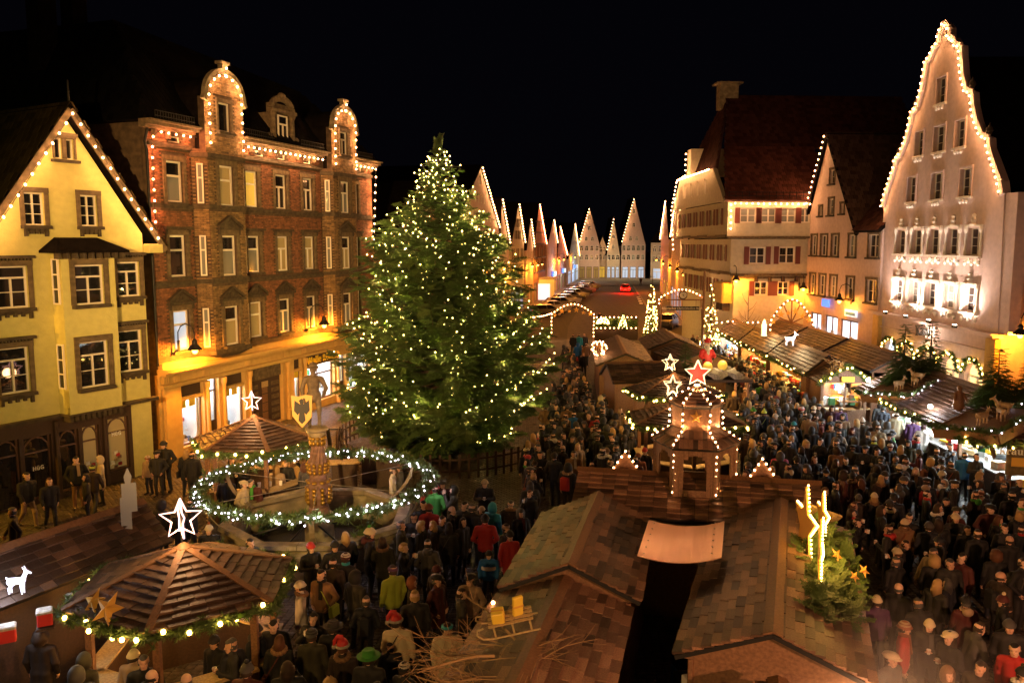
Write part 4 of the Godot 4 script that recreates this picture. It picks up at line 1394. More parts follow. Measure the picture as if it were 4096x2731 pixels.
func street_rows() -> void:
	var A := Vector2(-8.2, -52)
	var d := (Vector2(16.4, -201) - A).normalized()
	var row := [
		[2.0, 19.0, 0.5, 9.0, 13.4, "dark unlit house half hidden behind the big decorated fir", {"shops": 4, "n": 5, "wall": "row_red", "tint": Color(0.015, 0.01, 0.01)}],
		[20.0, 41.0, 0.53, 10.6, 16.4, "largest lit gable of the left row, just behind the fir", {"n": 6, "attic": 3, "wall": "white_wall", "lights": "right", "gap": 0.55, "r": 0.08}],
		[41.2, 48.0, 0.2, 8.9, 13.9, "narrow lit gable squeezed beside the largest gable of the left row", {"n": 2, "shops": 2, "lights": "right", "wall": "white_wall"}],
		[49.3, 60.2, 0.49, 8.9, 13.9, "pale gable with a green shuttered attic in the left street row", {"n": 3, "wall": "pale_wall", "lights": "right", "shutters": "green", "shop_pane": "lit_window_cool"}],
		[61.9, 69.4, 0.49, 8.1, 12.3, "small pale gable left of the half timbered house", {"n": 2, "shops": 2, "lights": "right", "wall": "white_wall"}],
		[69.6, 83.5, 0.35, 8.75, 14.7, "red half timbered gable with reddish bulbs in the left street row", {"n": 5, "wall": "row_red", "lights": "right", "glow": "bulb_red", "timber": true}],
		[86.0, 100.2, 0.55, 8.8, 12.9, "pale gable with lit blue shop sign in the left street row", {"n": 4, "wall": "rose_wall", "lights": "right", "sign": true, "shop_pane": "lit_window_warm"}],
		[100.4, 118.3, 0.2, 6.4, 11.9, "steep gable with reddish bulbs near the end of the left row", {"n": 5, "floors": 1, "wall": "row_red", "lights": "right", "glow": "bulb_red", "sign": true, "shop_pane": "lit_window_dim"}],
		[121.0, 148.5, 0.52, 5.6, 13.1, "last wide gable at the far end of the left row", {"n": 7, "floors": 1, "base": 3.4, "wall": "pale_wall", "lights": "right", "sign": true, "shop_pane": "lit_window_cool"}],
	]
	for r in row:
		var o: Dictionary = r[6]
		o.centre = r[2]
		if o.has("lights"):
			o.light_label = "bulbs on the " + r[5].replace(" in the left street row", " on the left").replace("with reddish bulbs ", "")
		var h := row_house(r[5], A + d * r[0], A + d * r[1], r[3], r[4], o)
		if o.has("timber"):
			var w: float = r[1] - r[0]
			for q in 9:
				block("timber", h, V(0.4 + q * (w - 0.8) / 8.0, 6.6, 0.04), V(0.22, 4.3, 0.1), M.wood_dark)
			for y in [4.5, 6.6, 8.7, 10.4, 12.0]:
				var s: float = 1.0 if y < 8.8 else 1.0 - (y - 8.75) / 6.2
				block("timber", h, V(w * 0.35 + (0.15 * w if s > 0.9 else 0.05), y, 0.05), V(w * s * 0.94, 0.22, 0.1), M.wood_dark)
		if o.has("sign"):
			block("lit_sign", h, V((r[1] - r[0]) * 0.45, 3.5, 0.3), V(1.8, 0.8, 0.2), M.sign_light_blue)
			block("lit_sign", h, V((r[1] - r[0]) * 0.7, 3.4, 0.3), V(1.0, 0.8, 0.2), M.sign_light_white)
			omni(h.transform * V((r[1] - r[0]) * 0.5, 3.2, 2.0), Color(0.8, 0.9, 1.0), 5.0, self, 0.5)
	var lh := Node3D.new()
	lh.basis = Basis(V(d.x, 0, d.y), Vector3.UP, V(-d.y, 0, d.x))
	lh.position = V(A.x, 0, A.y)
	var li := 0
	for u in [33.0, 46.0, 62.0, 67.7, 72.4, 96.0, 104.3, 128.0]:
		wall_lamp("yellow street lamp bracketed on the left street row, number %s from the fir" % ["one", "two", "three", "four", "five", "six", "seven", "eight"][li], lh, V(u, 5.7, 0.9), 13.0)
		li += 1
	var B := Vector2(29.5, -170)
	var e := (Vector2(17.3, -78) - B).normalized()
	row_house("farthest lit gable of the right street row", B + e * 20.4, B + e * 46.8, 9.5, 15.5, {"centre": 0.64, "n": 7, "lights": "left", "light_label": "bulbs up the farthest gable of the right street row", "wall": "white_wall", "shop_pane": "lit_window_warm"})
	row_house("middle lit gable of the right street row", B + e * 53.3, B + e * 70.2, 9.7, 14.6, {"centre": 0.57, "n": 5, "lights": "left", "light_label": "bulbs up the middle gable of the right street row", "wall": "rose_wall", "shop_pane": "lit_window_cool"})
	row_house("nearest narrow gable of the right street row, with red lit bulbs", B + e * 70.5, B + e * 83.5, 10.5, 16.6, {"centre": 0.36, "n": 4, "lights": "left", "glow": "bulb_red", "light_label": "red tinted bulbs up the gable behind the cream corner house", "wall": "rose_wall", "shop_pane": "lit_window_cool"})
	row_house("flat fronted house linking the right street row to the corner house", B + e * 84.0, B + e * 92.5, 9.0, 12.0, {"n": 3, "wall": "pale_wall"})
	var rh := Node3D.new()
	rh.basis = Basis(V(e.x, 0, e.y), Vector3.UP, V(-e.y, 0, e.x))
	rh.position = V(B.x, 0, B.y)
	li = 0
	for u in [24.0, 48.0, 66.0, 80.0, 90.0]:
		wall_lamp("yellow street lamp on the right street row, number %s from the far end" % ["one", "two", "three", "four", "five"][li], rh, V(u, 5.8, 0.9), 16.0)
		li += 1
	row_house("spired gable house closing the far end of the street on the left", Vector2(16.5, -205), Vector2(21.6, -205), 8.7, 17.5, {"n": 4, "attic": 3, "wall": "white_wall", "lights": "left", "light_label": "bulbs up the spired gable at the far end of the street", "gap": 0.75, "r": 0.11, "shop_pane": "lit_window_dim", "group": "gables closing the end of the street"})
	row_house("smallest gable house between the two tall ones at the street end", Vector2(23.4, -205), Vector2(26.6, -205), 6.8, 15.0, {"n": 3, "attic": 2, "floors": 1, "lights": "left", "light_label": "bulbs up the smallest gable at the street end", "gap": 0.75, "r": 0.11, "shop_pane": "lit_window_cool", "group": "gables closing the end of the street"})
	row_house("broad white gable house closing the far end of the street on the right", Vector2(27.0, -205), Vector2(32.9, -205), 8.8, 19.8, {"n": 5, "attic": 3, "wall": "white_wall", "lights": "left", "light_label": "bulbs up the broad white gable at the far end", "gap": 0.75, "r": 0.11, "shop_pane": "lit_window_cool", "group": "gables closing the end of the street"})
	row_house("plain linking house left of the smallest gable at the street end", Vector2(21.5, -207), Vector2(23.5, -207), 8.0, 10.5, {"n": 2, "attic": 0, "shops": 1, "shop_pane": "lit_window_warm", "group": "gables closing the end of the street"})
	row_house("dim low house filling the corner of the street end", Vector2(11.0, -206), Vector2(16.6, -206), 7.0, 10.0, {"n": 3, "attic": 0, "group": "gables closing the end of the street"})
	var fl := house("flat_fronted_house", "flat fronted two storey house with a long dark roof beside the broad far gable", "house", Vector2(32.9, -197), Vector2(37.5, -192))
	var hs := []
	for y in [[4.2, 5.6], [6.6, 8.0]]:
		for q in 4:
			hs.append(hole(0.5 + q * 1.6, y[0], 1.5 + q * 1.6, y[1]))
	part("front_wall", wall_mesh(rect_poly(0, 0, 6.8, 8.9), hs + [hole(0.6, 0.3, 3.0, 2.8), hole(3.8, 0.3, 6.2, 2.8)], M.row_wall), fl)
	for r in hs:
		window(fl, r, {"bar": 0.1})
	for r in [hole(0.6, 0.3, 3.0, 2.8), hole(3.8, 0.3, 6.2, 2.8)]:
		window(fl, r, {"bar": 0.1, "pane": "lit_window_cool"})
	tiled(fl, [V(-0.2, 8.9, 0.3), V(7, 8.9, 0.3), V(7, 13.5, -5), V(-0.2, 13.5, -5)], "roof_slope", M.roof_dark, 0.3, 0.36, Color(0.02, 0.015, 0.012), false)
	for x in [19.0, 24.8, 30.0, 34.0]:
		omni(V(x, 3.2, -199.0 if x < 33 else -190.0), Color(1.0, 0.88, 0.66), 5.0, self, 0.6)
	var rs := house("edge_house", "pale house at the right edge with an ochre lit base", "house", Vector2(23.3, -35.8), Vector2(23.0, -27.0))
	part("front_wall", wall_mesh(rect_poly(0, 0, 9, 10.2), [hole(0.9, 5.5, 1.9, 7.2), hole(0.9, 8.2, 1.9, 9.6), hole(3.0, 5.5, 4.2, 7.2), hole(3.0, 8.2, 4.2, 9.6)], M.white_wall), rs)
	for r in [hole(0.9, 5.5, 1.9, 7.2), hole(0.9, 8.2, 1.9, 9.6), hole(3.0, 5.5, 4.2, 7.2), hole(3.0, 8.2, 4.2, 9.6)]:
		window(rs, r, {"rows": 2, "transom": 0.0})
	block("base_band", rs, V(4.5, 2.4, 0.06), V(9.0, 4.7, 0.1), M.ochre)
	block("side_wall", rs, V(0.2, 5.1, -3.1), V(0.4, 10.2, 6.0), M.white_wall)
	tiled(rs, [V(-0.3, 10.2, 0.3), V(9.3, 10.2, 0.3), V(9.3, 14.5, -5), V(-0.3, 14.5, -5)], "roof_slope", M.roof_dark, 0.3, 0.36, Color(0.02, 0.015, 0.012), false)
	wall_lamp("yellow wall lamp between the pale gable house and the edge house", rs, V(-0.4, 4.9, 0.9), 7.0)

# ---------------------------------------------------------------- greenery

func fir_spray(called: String, size: float, n: int, m: Material) -> ArrayMesh:
	if cache.has(called):
		return cache[called]
	var b := MB.new()
	var r := RandomNumberGenerator.new()
	r.seed = called.hash()
	var stems := [[Vector3.ZERO, V(0, -0.06, size)]]
	for i in n:
		var t := (i + 0.6) / (n + 0.6)
		var s := 1.0 if i % 2 else -1.0
		var a := V(0, -0.06 * t, size * t)
		stems.append([a, a + V(s * size * 0.42 * (1.15 - t), -0.03, size * 0.3)])
	for st in stems:
		var a: Vector3 = st[0]
		var d: Vector3 = (st[1] as Vector3) - a
		var l := d.length()
		b.tri(a, a + d, a + d * 0.1 + V(0, 0.012, 0))
		var k := int(l / (size * 0.075))
		for i in k:
			for s: float in [-1.0, 1.0]:
				var p := a + d * (float(i) + 0.5) / k
				var side := d.cross(Vector3.UP).normalized() * s
				var tip := p + (side * 0.8 + d.normalized() * 0.6 + V(0, r.randf_range(-0.25, 0.5), 0)).normalized() * size * 0.15
				var w := d.normalized() * size * 0.05
				b.tri(p - w, tip, p + w)
	cache[called] = b.mesh(m)
	return cache[called]

func fir_tuft(called: String, size: float, n: int, m: Material) -> ArrayMesh:
	if cache.has(called):
		return cache[called]
	var b := MB.new()
	var r := RandomNumberGenerator.new()
	r.seed = called.hash()
	for i in n:
		var d := V(r.randfn(), r.randfn(), r.randfn()).normalized()
		var w := d.cross(V(r.randfn(), r.randfn(), r.randfn())).normalized() * size * 0.09
		var tip := d * size * r.randf_range(0.6, 1.0)
		b.tri(-w, tip, w)
	cache[called] = b.mesh(m)
	return cache[called]

func garland(label: String, path: Array, r: float, gap: float, bulb_r: float, glow_: String, group: String, closed := false) -> Node3D:
	var o := thing("fir_garland", label, "garland", path[0], 0.0, group)
	var where := []
	var bulbs := []
	var pts := []
	for p in path:
		pts.append(p - path[0])
	if closed:
		pts.append(pts[0])
	var left := gap * 0.5
	for i in pts.size() - 1:
		var a: Vector3 = pts[i]
		var b: Vector3 = pts[i + 1]
		var l := a.distance_to(b)
		var k := int(l / r * 5.0) + 1
		for j in k:
			var p := a.lerp(b, rng.randf()) + V(rng.randfn(), rng.randfn(), rng.randfn()) * r * 0.38
			where.append(Transform3D(Basis.from_euler(V(rng.randf() * TAU, rng.randf() * TAU, 0)), p))
		while left < l:
			var q := a.lerp(b, left / l)
			var out := V(rng.randfn(), rng.randfn() * 0.6 + 0.3, absf(rng.randfn()) + 0.3).normalized()
			bulbs.append(q + out * r * 0.95)
			left += gap * rng.randf_range(0.7, 1.3)
		left -= l
	scatter("needles", fir_tuft("tuft%.2f" % r, r * 1.25, 22, M.needle_light), where, o)
	var core := MB.new()
	core.tube(pts, r * 0.35, r * 0.35, 5)
	part("core", core.mesh(M.needle), o)
	var bm := bulb_mesh(bulb_r, glow_)
	var nth := 0
	for p in bulbs.slice(0, 300):
		part("bulb", bm, o, Transform3D(Basis(), p))
		if nth % maxi(3, int(1.2 / gap)) == 0:
			omni(p, M[glow_].emission, minf(0.3, gap * 0.5 * maxf(3, 1.2 / gap) / 4.0), o, bulb_r, 8.0)
		nth += 1
	return o

func fir_tree(called: String, label: String, at: Vector3, h: float, rad: float, dense: float, group := "") -> Node3D:
	var o := thing(called, label, "fir tree", at, rng.randf() * TAU, group)
	var t := MB.new()
	t.tube([Vector3.ZERO, V(0.02, h * 0.5, 0), V(0, h * 0.97, 0)], h * 0.025, 0.012, 7)
	part("trunk", t.mesh(M.bark), o)
	var where := []
	var y := h * 0.08
	while y < h:
		var f := 1.0 - y / h
		var l := rad * (f * 0.95 + 0.05)
		var n := int(7 + 10 * f * dense)
		for i in n:
			var a := TAU * i / n + rng.randf() * 0.8
			var dirn := V(cos(a), -0.12 - 0.25 * f + 0.5 * (1 - f) * 0.3, sin(a)).normalized()
			var steps := maxi(1, int(l / 0.16 * dense))
			for s in steps:
				var q := (s + 0.7) / steps
				var sc := clampf(l * 0.6, 0.2, 0.55) * rng.randf_range(0.8, 1.25)
				where.append(Transform3D(Basis.looking_at(-(dirn + V(rng.randfn(), rng.randfn() * 0.5, rng.randfn()) * 0.3)) * Basis.from_scale(Vector3.ONE * sc), V(0, y, 0) + dirn * l * q * rng.randf_range(0.75, 1.0)))
		y += h * 0.045 / dense
	scatter("crown", fir_spray("spray_small", 1.0, 8, M.needle), where, o)
	return o

func big_fir() -> void:
	var at := V(-2.95, 0, -35.2)
	var o := thing("christmas_tree", "huge decorated fir tree standing in the middle of the square", "fir tree", at)
	var h := 13.1
	var prof := [Vector2(0.3, 3.4), Vector2(0.9, 4.3), Vector2(1.8, 4.75), Vector2(2.6, 4.9), Vector2(3.5, 4.7), Vector2(5.4, 4.1), Vector2(6.4, 3.7), Vector2(7.3, 3.2), Vector2(8.2, 3.0), Vector2(8.9, 2.4), Vector2(10.4, 1.65), Vector2(11.8, 0.8), Vector2(13.1, 0.1)]
	var rad := func(y: float) -> float:
		for i in prof.size() - 1:
			if y <= prof[i + 1].x:
				return lerpf(prof[i].y, prof[i + 1].y, clampf((y - prof[i].x) / (prof[i + 1].x - prof[i].x), 0, 1))
		return 0.1
	var t := MB.new()
	t.tube([Vector3.ZERO, V(0, 6, 0), V(-0.15, 13, 0)], 0.22, 0.03, 9)
	part("trunk", t.mesh(M.bark), o)
	var limbs := MB.new()
	var where := []
	var light_w := []
	var tips := []
	var y := 0.55
	while y < h - 0.15:
		var f := y / h
		var n := int(lerpf(13, 6, f))
		for i in n:
			var a := TAU * (i + rng.randf() * 0.8) / n
			var l: float = rad.call(y) * rng.randf_range(0.58, 1.0) * (1.2 if rng.randf() < 0.1 else 1.0) * (1.06 if cos(a - 0.3) > 0.4 and f < 0.3 else 1.0)
			var droop := lerpf(0.2, -0.5, f) + rng.randf_range(-0.08, 0.08)
			var dirn := V(cos(a), 0, sin(a))
			var pts := []
			for s in 5:
				var q := s / 4.0
				pts.append(V(-0.15 * f, y, 0) + dirn * l * q + V(0, -droop * l * q + 0.17 * l * q * q * q * (2.2 if f < 0.6 else 0.8) - 0.05, 0))
			limbs.tube(pts, 0.045 * (1.1 - f), 0.008, 4, false)
			var steps := int(l / 0.2) + 1
			for s in steps:
				var q := (s + 0.5) / steps
				if q < 0.4 and l > 1.6 and rng.randf() < 0.85:
					continue
				var k := mini(3, int(q * 4))
				var p: Vector3 = (pts[k] as Vector3).lerp(pts[k + 1], q * 4 - k)
				var side := dirn.cross(Vector3.UP)
				for m: int in [-1, 0, 1]:
					if m == 0 and q < 0.85:
						continue
					var d := (dirn * 0.75 + side * m * 0.85 + V(0, rng.randf_range(-0.35, 0.25), 0) + V(rng.randfn(), rng.randfn(), rng.randfn()) * 0.12).normalized()
					var sc := lerpf(1.0, 0.6, q) * clampf(l * 0.32, 0.28, 0.85) * rng.randf_range(0.8, 1.25)
					var tf := Transform3D(Basis.looking_at(-d, V(rng.randfn() * 0.25, 1, rng.randfn() * 0.25)) * Basis.from_scale(Vector3.ONE * sc), p)
					if q > 0.72 and rng.randf() < 0.5:
						light_w.append(tf)
					else:
						where.append(tf)
			if l > 0.3:
				tips.append([pts, l])
		y += lerpf(0.34, 0.22, f) * rng.randf_range(0.8, 1.2)
	for k in 14:
		where.append(Transform3D(Basis.looking_at(-V(rng.randfn() * 0.2, 1.0, rng.randfn() * 0.2)) * Basis.from_scale(Vector3.ONE * 0.45), V(-0.15, 12.5 + 0.04 * k, 0)))
	part("limbs", limbs.mesh(M.bark), o)
	scatter("crown", fir_spray("spray_big", 1.0, 10, M.needle), where, o)
	scatter("crown_tips", fir_spray("spray_tip", 1.0, 10, M.needle_light), light_w, o)
	var names := ["hung lowest round the skirt", "second tier from the bottom", "third tier from the bottom", "fourth tier from the bottom", "middle of the tree", "fourth tier from the top", "third tier from the top", "second tier from the top", "wound round the tip"]
	var bm := bulb_mesh(0.024, "bulb_tree")
	for c in 9:
		var ch := thing("light_chain", "chain of warm white bulbs on the huge fir, " + names[c], "string lights", at, 0.0, "light chains wound round the fir")
		var wire := []
		var k := 0
		for tip in tips:
			var p0: Vector3 = tip[0][0]
			if int(clampf(p0.y / h * 9.0, 0, 8.9)) != c or rng.randf() < 0.2:
				continue
			var m := 1 + int(tip[1] / 1.0) + (1 if rng.randf() < 0.6 else 0)
			for j in m:
				var q := 1.0 - j * rng.randf_range(0.2, 0.36) / maxf(tip[1], 0.8)
				if q < 0.15:
					continue
				var seg := mini(3, int(q * 4))
				var p: Vector3 = (tip[0][seg] as Vector3).lerp(tip[0][seg + 1], clampf(q * 4 - seg, 0, 1)) + V(rng.randfn() * 0.1, 0.07 + rng.randf() * 0.06, rng.randfn() * 0.1)
				part("bulb", bm, ch, Transform3D(Basis(), p))
				wire.append(p - V(0, 0.05, 0))
				if k % 8 == 0:
					omni(p, M.bulb_tree.emission, 0.42, ch, 0.03, 8.0)
				k += 1
		var w := MB.new()
		w.tube(wire, 0.008, 0.008, 3, false)
		part("wire", w.mesh(M.wire), ch)
	var fe := thing("picket_fence", "low dark picket fence round the foot of the fir", "fence", at)
	for i in 44:
		var a := PI * 0.05 + (PI * 1.1) * i / 43.0
		part("picket", box_mesh(V(0.09, 0.95, 0.03), M.wood_dark), fe, Transform3D(Basis(Vector3.UP, -a + PI / 2), V(cos(a) * 4.6, 0.5, sin(a) * 4.6)))
	var ra := MB.new()
	for yy in [0.3, 0.75]:
		for i in 22:
			var a := PI * 0.05 + (PI * 1.1) * i / 22.0
			var a2 := PI * 0.05 + (PI * 1.1) * (i + 1) / 22.0
			ra.bar(V(cos(a) * 4.55, yy, sin(a) * 4.55), V(cos(a2) * 4.55, yy, sin(a2) * 4.55), 0.03, 0.07)
	part("rail", ra.mesh(M.wood_dark), fe)

# ---------------------------------------------------------------- stalls

# shingled slope on a thing; corners: eave left, eave right, ridge right, ridge left (seen from outside)
func shingles(parent: Node3D, called: String, p: Array, w := 0.28, step := 0.19, budget := 300, bright := false) -> MeshInstance3D:
	var b := MB.new()
	var n: Vector3 = ((p[3] - p[0]) as Vector3).cross(p[1] - p[0])
	if n.length() < 0.01:
		n = ((p[2] - p[0]) as Vector3).cross(p[1] - p[0])
	n = n.normalized()
	if n.y < 0:
		n = -n
	var low := []
	for q in p:
		low.append(q - n * 0.07)
	for q in p:
		low.append(q)
	b.hexa(low)
	var slab := part(called, b.mesh(M.black), parent)
	var e: Vector3 = (p[0] + p[1]) / 2.0
	var r: Vector3 = (p[2] + p[3]) / 2.0
	var rows := maxi(2, int(round(e.distance_to(r) / step)))
	var spare := []
	var made := 0
	for i in rows:
		var t0 := float(i) / rows
		var l: Vector3 = (p[0] as Vector3).lerp(p[3], t0 + 0.3 / rows)
		var rr: Vector3 = (p[1] as Vector3).lerp(p[2], t0 + 0.3 / rows)
		var width := l.distance_to(rr)
		if width < 0.08:
			continue
		var x := (rr - l).normalized()
		var z := n.cross(x).normalized()
		if z.dot(r - e) > 0:
			z = -z
		var yv := z.cross(x)
		if yv.dot(n) < 0:
			yv = -yv
		var count := maxi(1, int(round(width / w)))
		var shift := 0.0
		for j in count:
			var key := "shingle%d" % (made % 3)
			if not cache.has(key):
				var s := MB.new()
				var k: float = [0.0, 0.006, -0.004][made % 3]
				var q := [V(-0.482, 0.0, 0.5), V(0.482, 0.0, 0.5 + k * 9), V(0.482, -0.018, -0.6), V(-0.482, -0.018, -0.6), V(-0.482, 0.05 + k, 0.5), V(0.482, 0.05, 0.5 + k * 9), V(0.482, 0.002, -0.6), V(-0.482, 0.002, -0.6)]
				s.hexa(q)
				cache[key] = s.mesh(M.shingle_0)
			var s0 := float(j) / count
			var c := l.lerp(rr, (j + 0.5) / count) + (r - e) * (0.2 / rows)
			var len_ := e.distance_to(r) / rows
			var tf := Transform3D(Basis(x * (width / count), yv * rng.randf_range(0.9, 1.25), z * len_ * 1.04), c + yv * (0.012 + rng.randf() * 0.006))
			tf.basis = tf.basis.rotated(x, rng.randfn() * 0.03)
			var m: Material = M["shingle_%d" % ([0, 5, 1, 1, 2, 3, 1, 4, 2] if bright else [3, 3, 0, 3, 5, 0, 3, 0, 3])[rng.randi() % 9]]
			if made < budget:
				part("shingle", cache[key], slab, tf, m)
			else:
				spare.append(tf)
			made += 1
	if spare:
		scatter("shingles", cache.shingle0, spare, slab)
	return slab

# gable roofed market hut; r0 near and r1 far end of the ridge, hw half width
func hut(label: String, r0: Vector3, r1: Vector3, hw: float, eave: float, opt := {}) -> Node3D:
	var mid := (r0 + r1) / 2.0
	var o := thing(opt.get("name", "market_stall"), label, "market stall", V(mid.x, 0, mid.z), 0.0, opt.get("group", "wooden market stalls"))
	var d := (r1 - r0)
	d.y = 0
	var l := d.length()
	d = d / l
	o.basis = Basis(V(-d.z, 0, d.x), Vector3.UP, -d)
	var ry := r0.y
	var z0 := l / 2
	var z1 := -l / 2
	var hl: float = opt.get("hl", hw)
	var hr: float = opt.get("hr", hw)
	var sw: float = opt.get("w", 0.28)
	var st: float = opt.get("step", 0.19)
	var bud: int = opt.get("budget", 150)
	var el: float = opt.get("el", eave)
	var er: float = opt.get("er", eave)
	shingles(o, "roof_slope", [V(hr, er, z0), V(hr, er, z1), V(0, ry, z1), V(0, ry, z0)], sw, st, bud, opt.has("bright"))
	shingles(o, "roof_slope", [V(-hl, el, z1), V(-hl, el, z0), V(0, ry, z0), V(0, ry, z1)], sw, st, bud, opt.has("bright"))
	var rb := MB.new()
	for s in [-1, 1]:
		var dy: float = (ry - eave) / hw * 0.1
		rb.bar(V(s * 0.07, ry + 0.05 - dy * 0.6, z0 + 0.04), V(s * 0.07, ry + 0.05 - dy * 0.6, z1 - 0.04), 0.16, 0.025, V(s * (ry - eave), hw, 0).normalized())
	part("ridge_board", rb.mesh(M.wood), o)
	var wl := hl - 0.25
	var wr := hr - 0.25
	for z in [z0 - 0.12, z1 + 0.12]:
		var g := MB.new()
		g.prism(PackedVector2Array([Vector2(-hl + 0.06, el - 0.06), Vector2(hr - 0.06, er - 0.06), Vector2(0, ry - 0.08)]), 0.05, T(0, 0, z))
		part("gable_board", g.mesh(M.plank), o)
	var open: String = opt.get("open", "")
	var wm: Material = M[opt.get("wall", "plank")]
	for s in [-1, 1]:
		var x: float = -wl if s < 0 else wr
		var low := open == ("left" if s < 0 else "right")
		block("wall", o, V(x, 0.5 if low else 1.15, 0), V(0.06, 1.0 if low else 2.3, l - 0.3), wm)
		if s < 0 or open != "near":
			block("wall", o, V((wr - wl) / 2, 1.15, z1 + 0.25 if s < 0 else z0 - 0.25), V(wl + wr, 2.3, 0.06), wm)
	for x in [-wl, wr]:
		for z in [z0 - 0.25, z1 + 0.25]:
			part("post", box_mesh(V(0.1, minf(el, er) - 0.05, 0.1), M.wood), o, T(x, (minf(el, er) - 0.05) / 2, z))
	if open != "" and open != "all":
		var s := -1.0 if open == "left" else 1.0
		var x: float = -wl if s < 0 else wr
		part("counter", box_mesh(V(0.5, 0.06, l - 0.3), M.wood_pale), o, T(x, 1.03, 0))
		var lm: Material = M[opt.get("light", "stall_light")]
		part("ceiling_light", box_mesh(V(0.08, 0.06, l * 0.7), lm), o, T(s * 0.15, eave - 0.1, 0))
		var lc: Color = opt.get("color", Color(1.0, 0.75, 0.4))
		var k := maxi(1, int(l / 2.5))
		for i in k:
			omni(V(s * 0.3, eave - 0.35, z1 + l * (i + 0.5) / k), lc, opt.get("e", 3.0), o, 0.2)
		for i in int(l * 14):
			var sz := V(rng.randf_range(0.1, 0.25), rng.randf_range(0.08, 0.3), rng.randf_range(0.1, 0.28))
			var lay := i % 3
			part("goods", box_mesh((sz * 10).round() / 10.0 + Vector3.ONE * 0.02, M[["wood_pale", "red", "yellow", "white", "green", "star_gold", "wood", "blue"][rng.randi() % 8]]), o, Transform3D(Basis(Vector3.UP, rng.randf()), V(x - s * (0.1 + 0.42 * lay), 1.2 + 0.33 * lay, z1 + 0.3 + rng.randf() * (l - 0.6))))
		part("shelf", box_mesh(V(0.9, 0.04, l - 0.4), M.wood), o, T(x - s * 0.75, 1.35, 0))
	return o

func hex_stall(label: String, c: Vector3, r: float, eave: float, apex: float, rot: float, where: String, bulb_gap := 0.42) -> Node3D:
	var o := thing("hexagonal_stall", label, "market stall", c, 0.0, "hexagonal stalls")
	var k := []
	for i in 6:
		var a := rot + TAU * i / 6.0
		k.append(V(cos(a) * r, eave, sin(a) * r))
	var top := V(0, apex, 0)
	for i in 6:
		var a: Vector3 = k[i]
		var b: Vector3 = k[(i + 1) % 6]
		shingles(o, "roof_facet", [b, a, top.lerp(a, 0.06), top.lerp(b, 0.06)], 0.3, 0.19, 50)
		var hb := MB.new()
		hb.bar(a + V(0, 0.05, 0), top + V(0, 0.05, 0), 0.14, 0.03, Vector3.UP)
		part("hip_board", hb.mesh(M.wood), o)
		var p := a * V(0.8, 0, 0.8)
		part("post", box_mesh(V(0.12, eave, 0.12), M.wood), o, Transform3D(Basis(), p + V(0, eave / 2, 0)))
		var q := b * V(0.8, 0, 0.8)
		var ct := MB.new()
		ct.bar(p + V(0, 1.05, 0), q + V(0, 1.05, 0), 0.4, 0.05)
		part("counter", ct.mesh(M.wood_pale), o)
		var wl := MB.new()
		wl.bar(p * 0.97 + V(0, 0.5, 0), q * 0.97 + V(0, 0.5, 0), 0.04, 1.0)
		part("front_panel", wl.mesh(M.wood_dark), o)
	var cap := MB.new()
	cap.lathe(top - V(0, 0.05, 0), [Vector2(0.16, 0), Vector2(0.15, 0.08), Vector2(0.05, 0.16), Vector2(0, 0.17)], 8)
	part("roof_cap", cap.mesh(M.wood), o)
	var lb := MB.new()
	lb.ball(V(0, eave - 0.3, 0), V(0.1, 0.12, 0.1), 8, 6)
	part("lamp_bulb", lb.mesh(M.stall_light), o)
	omni(V(0, eave - 0.32, 0), Color(1.0, 0.7, 0.35), 1.6, o, 0.09)
	var path := []
	for i in 6:
		path.append(c + k[i] * V(1.02, 1, 1.02) + V(0, -0.06, 0))
	garland("fir garland with warm bulbs round the eave of %s" % where, path, 0.13, bulb_gap, 0.045, "bulb_garland", "garlands round the hexagonal stalls", true)
	return o

func neon_star(label: String, c: Vector3, r: float, glow_: String, turn := 0.0) -> void:
	var o := thing("light_star", label, "star", c, turn, "lit stars on the stall roofs")
	var b := MB.new()
	for s in [0, 1]:
		var pts := []
		for i in 11:
			var a := PI / 2 + TAU * i / 10.0
			var q := r if i % 2 == 0 else r * 0.45
			if s == 0:
				pts.append(V(cos(a) * q, sin(a) * q, 0.02))
			else:
				pts.append(V(cos(a) * q * 0.25, sin(a) * q, cos(a) * q))
		b.tube(pts, 0.02, 0.02, 5)
	part("light_tube", b.mesh(M[glow_]), o)
	var m := MB.new()
	m.tube([V(0, -r * 1.45, 0), V(0, r * 0.8, 0)], 0.02, 0.02, 5)
	part("mast", m.mesh(M.iron), o)
	omni(V(0, -r * 0.5, 0.12), Color(1.0, 0.75, 0.5), 0.7, o, 0.2)

func plywood_star(label: String, c: Vector3, r: float, b: Basis, lit := 0, group := "plywood stars") -> void:
	var o := thing("plywood_star", label, "star", c, 0.0, group)
	var poly := PackedVector2Array()
	for i in 10:
		var a := PI / 2 - TAU * i / 10.0
		var q := r if i % 2 == 0 else r * 0.42
		poly.append(Vector2(cos(a) * q, sin(a) * q))
	var m := MB.new()
	m.prism(poly, 0.05, Transform3D(b, Vector3.ZERO))
	part("star", m.mesh(M.star_gold), o)
	if lit:
		var bm := bulb_mesh(0.02, "bulb_garland")
		for i in 10:
			for k in lit:
				var p := poly[i].lerp(poly[(i + 1) % 10], float(k) / lit) * 1.03
				part("bulb", bm, o, Transform3D(Basis(), b * V(p.x, p.y, 0.03)))

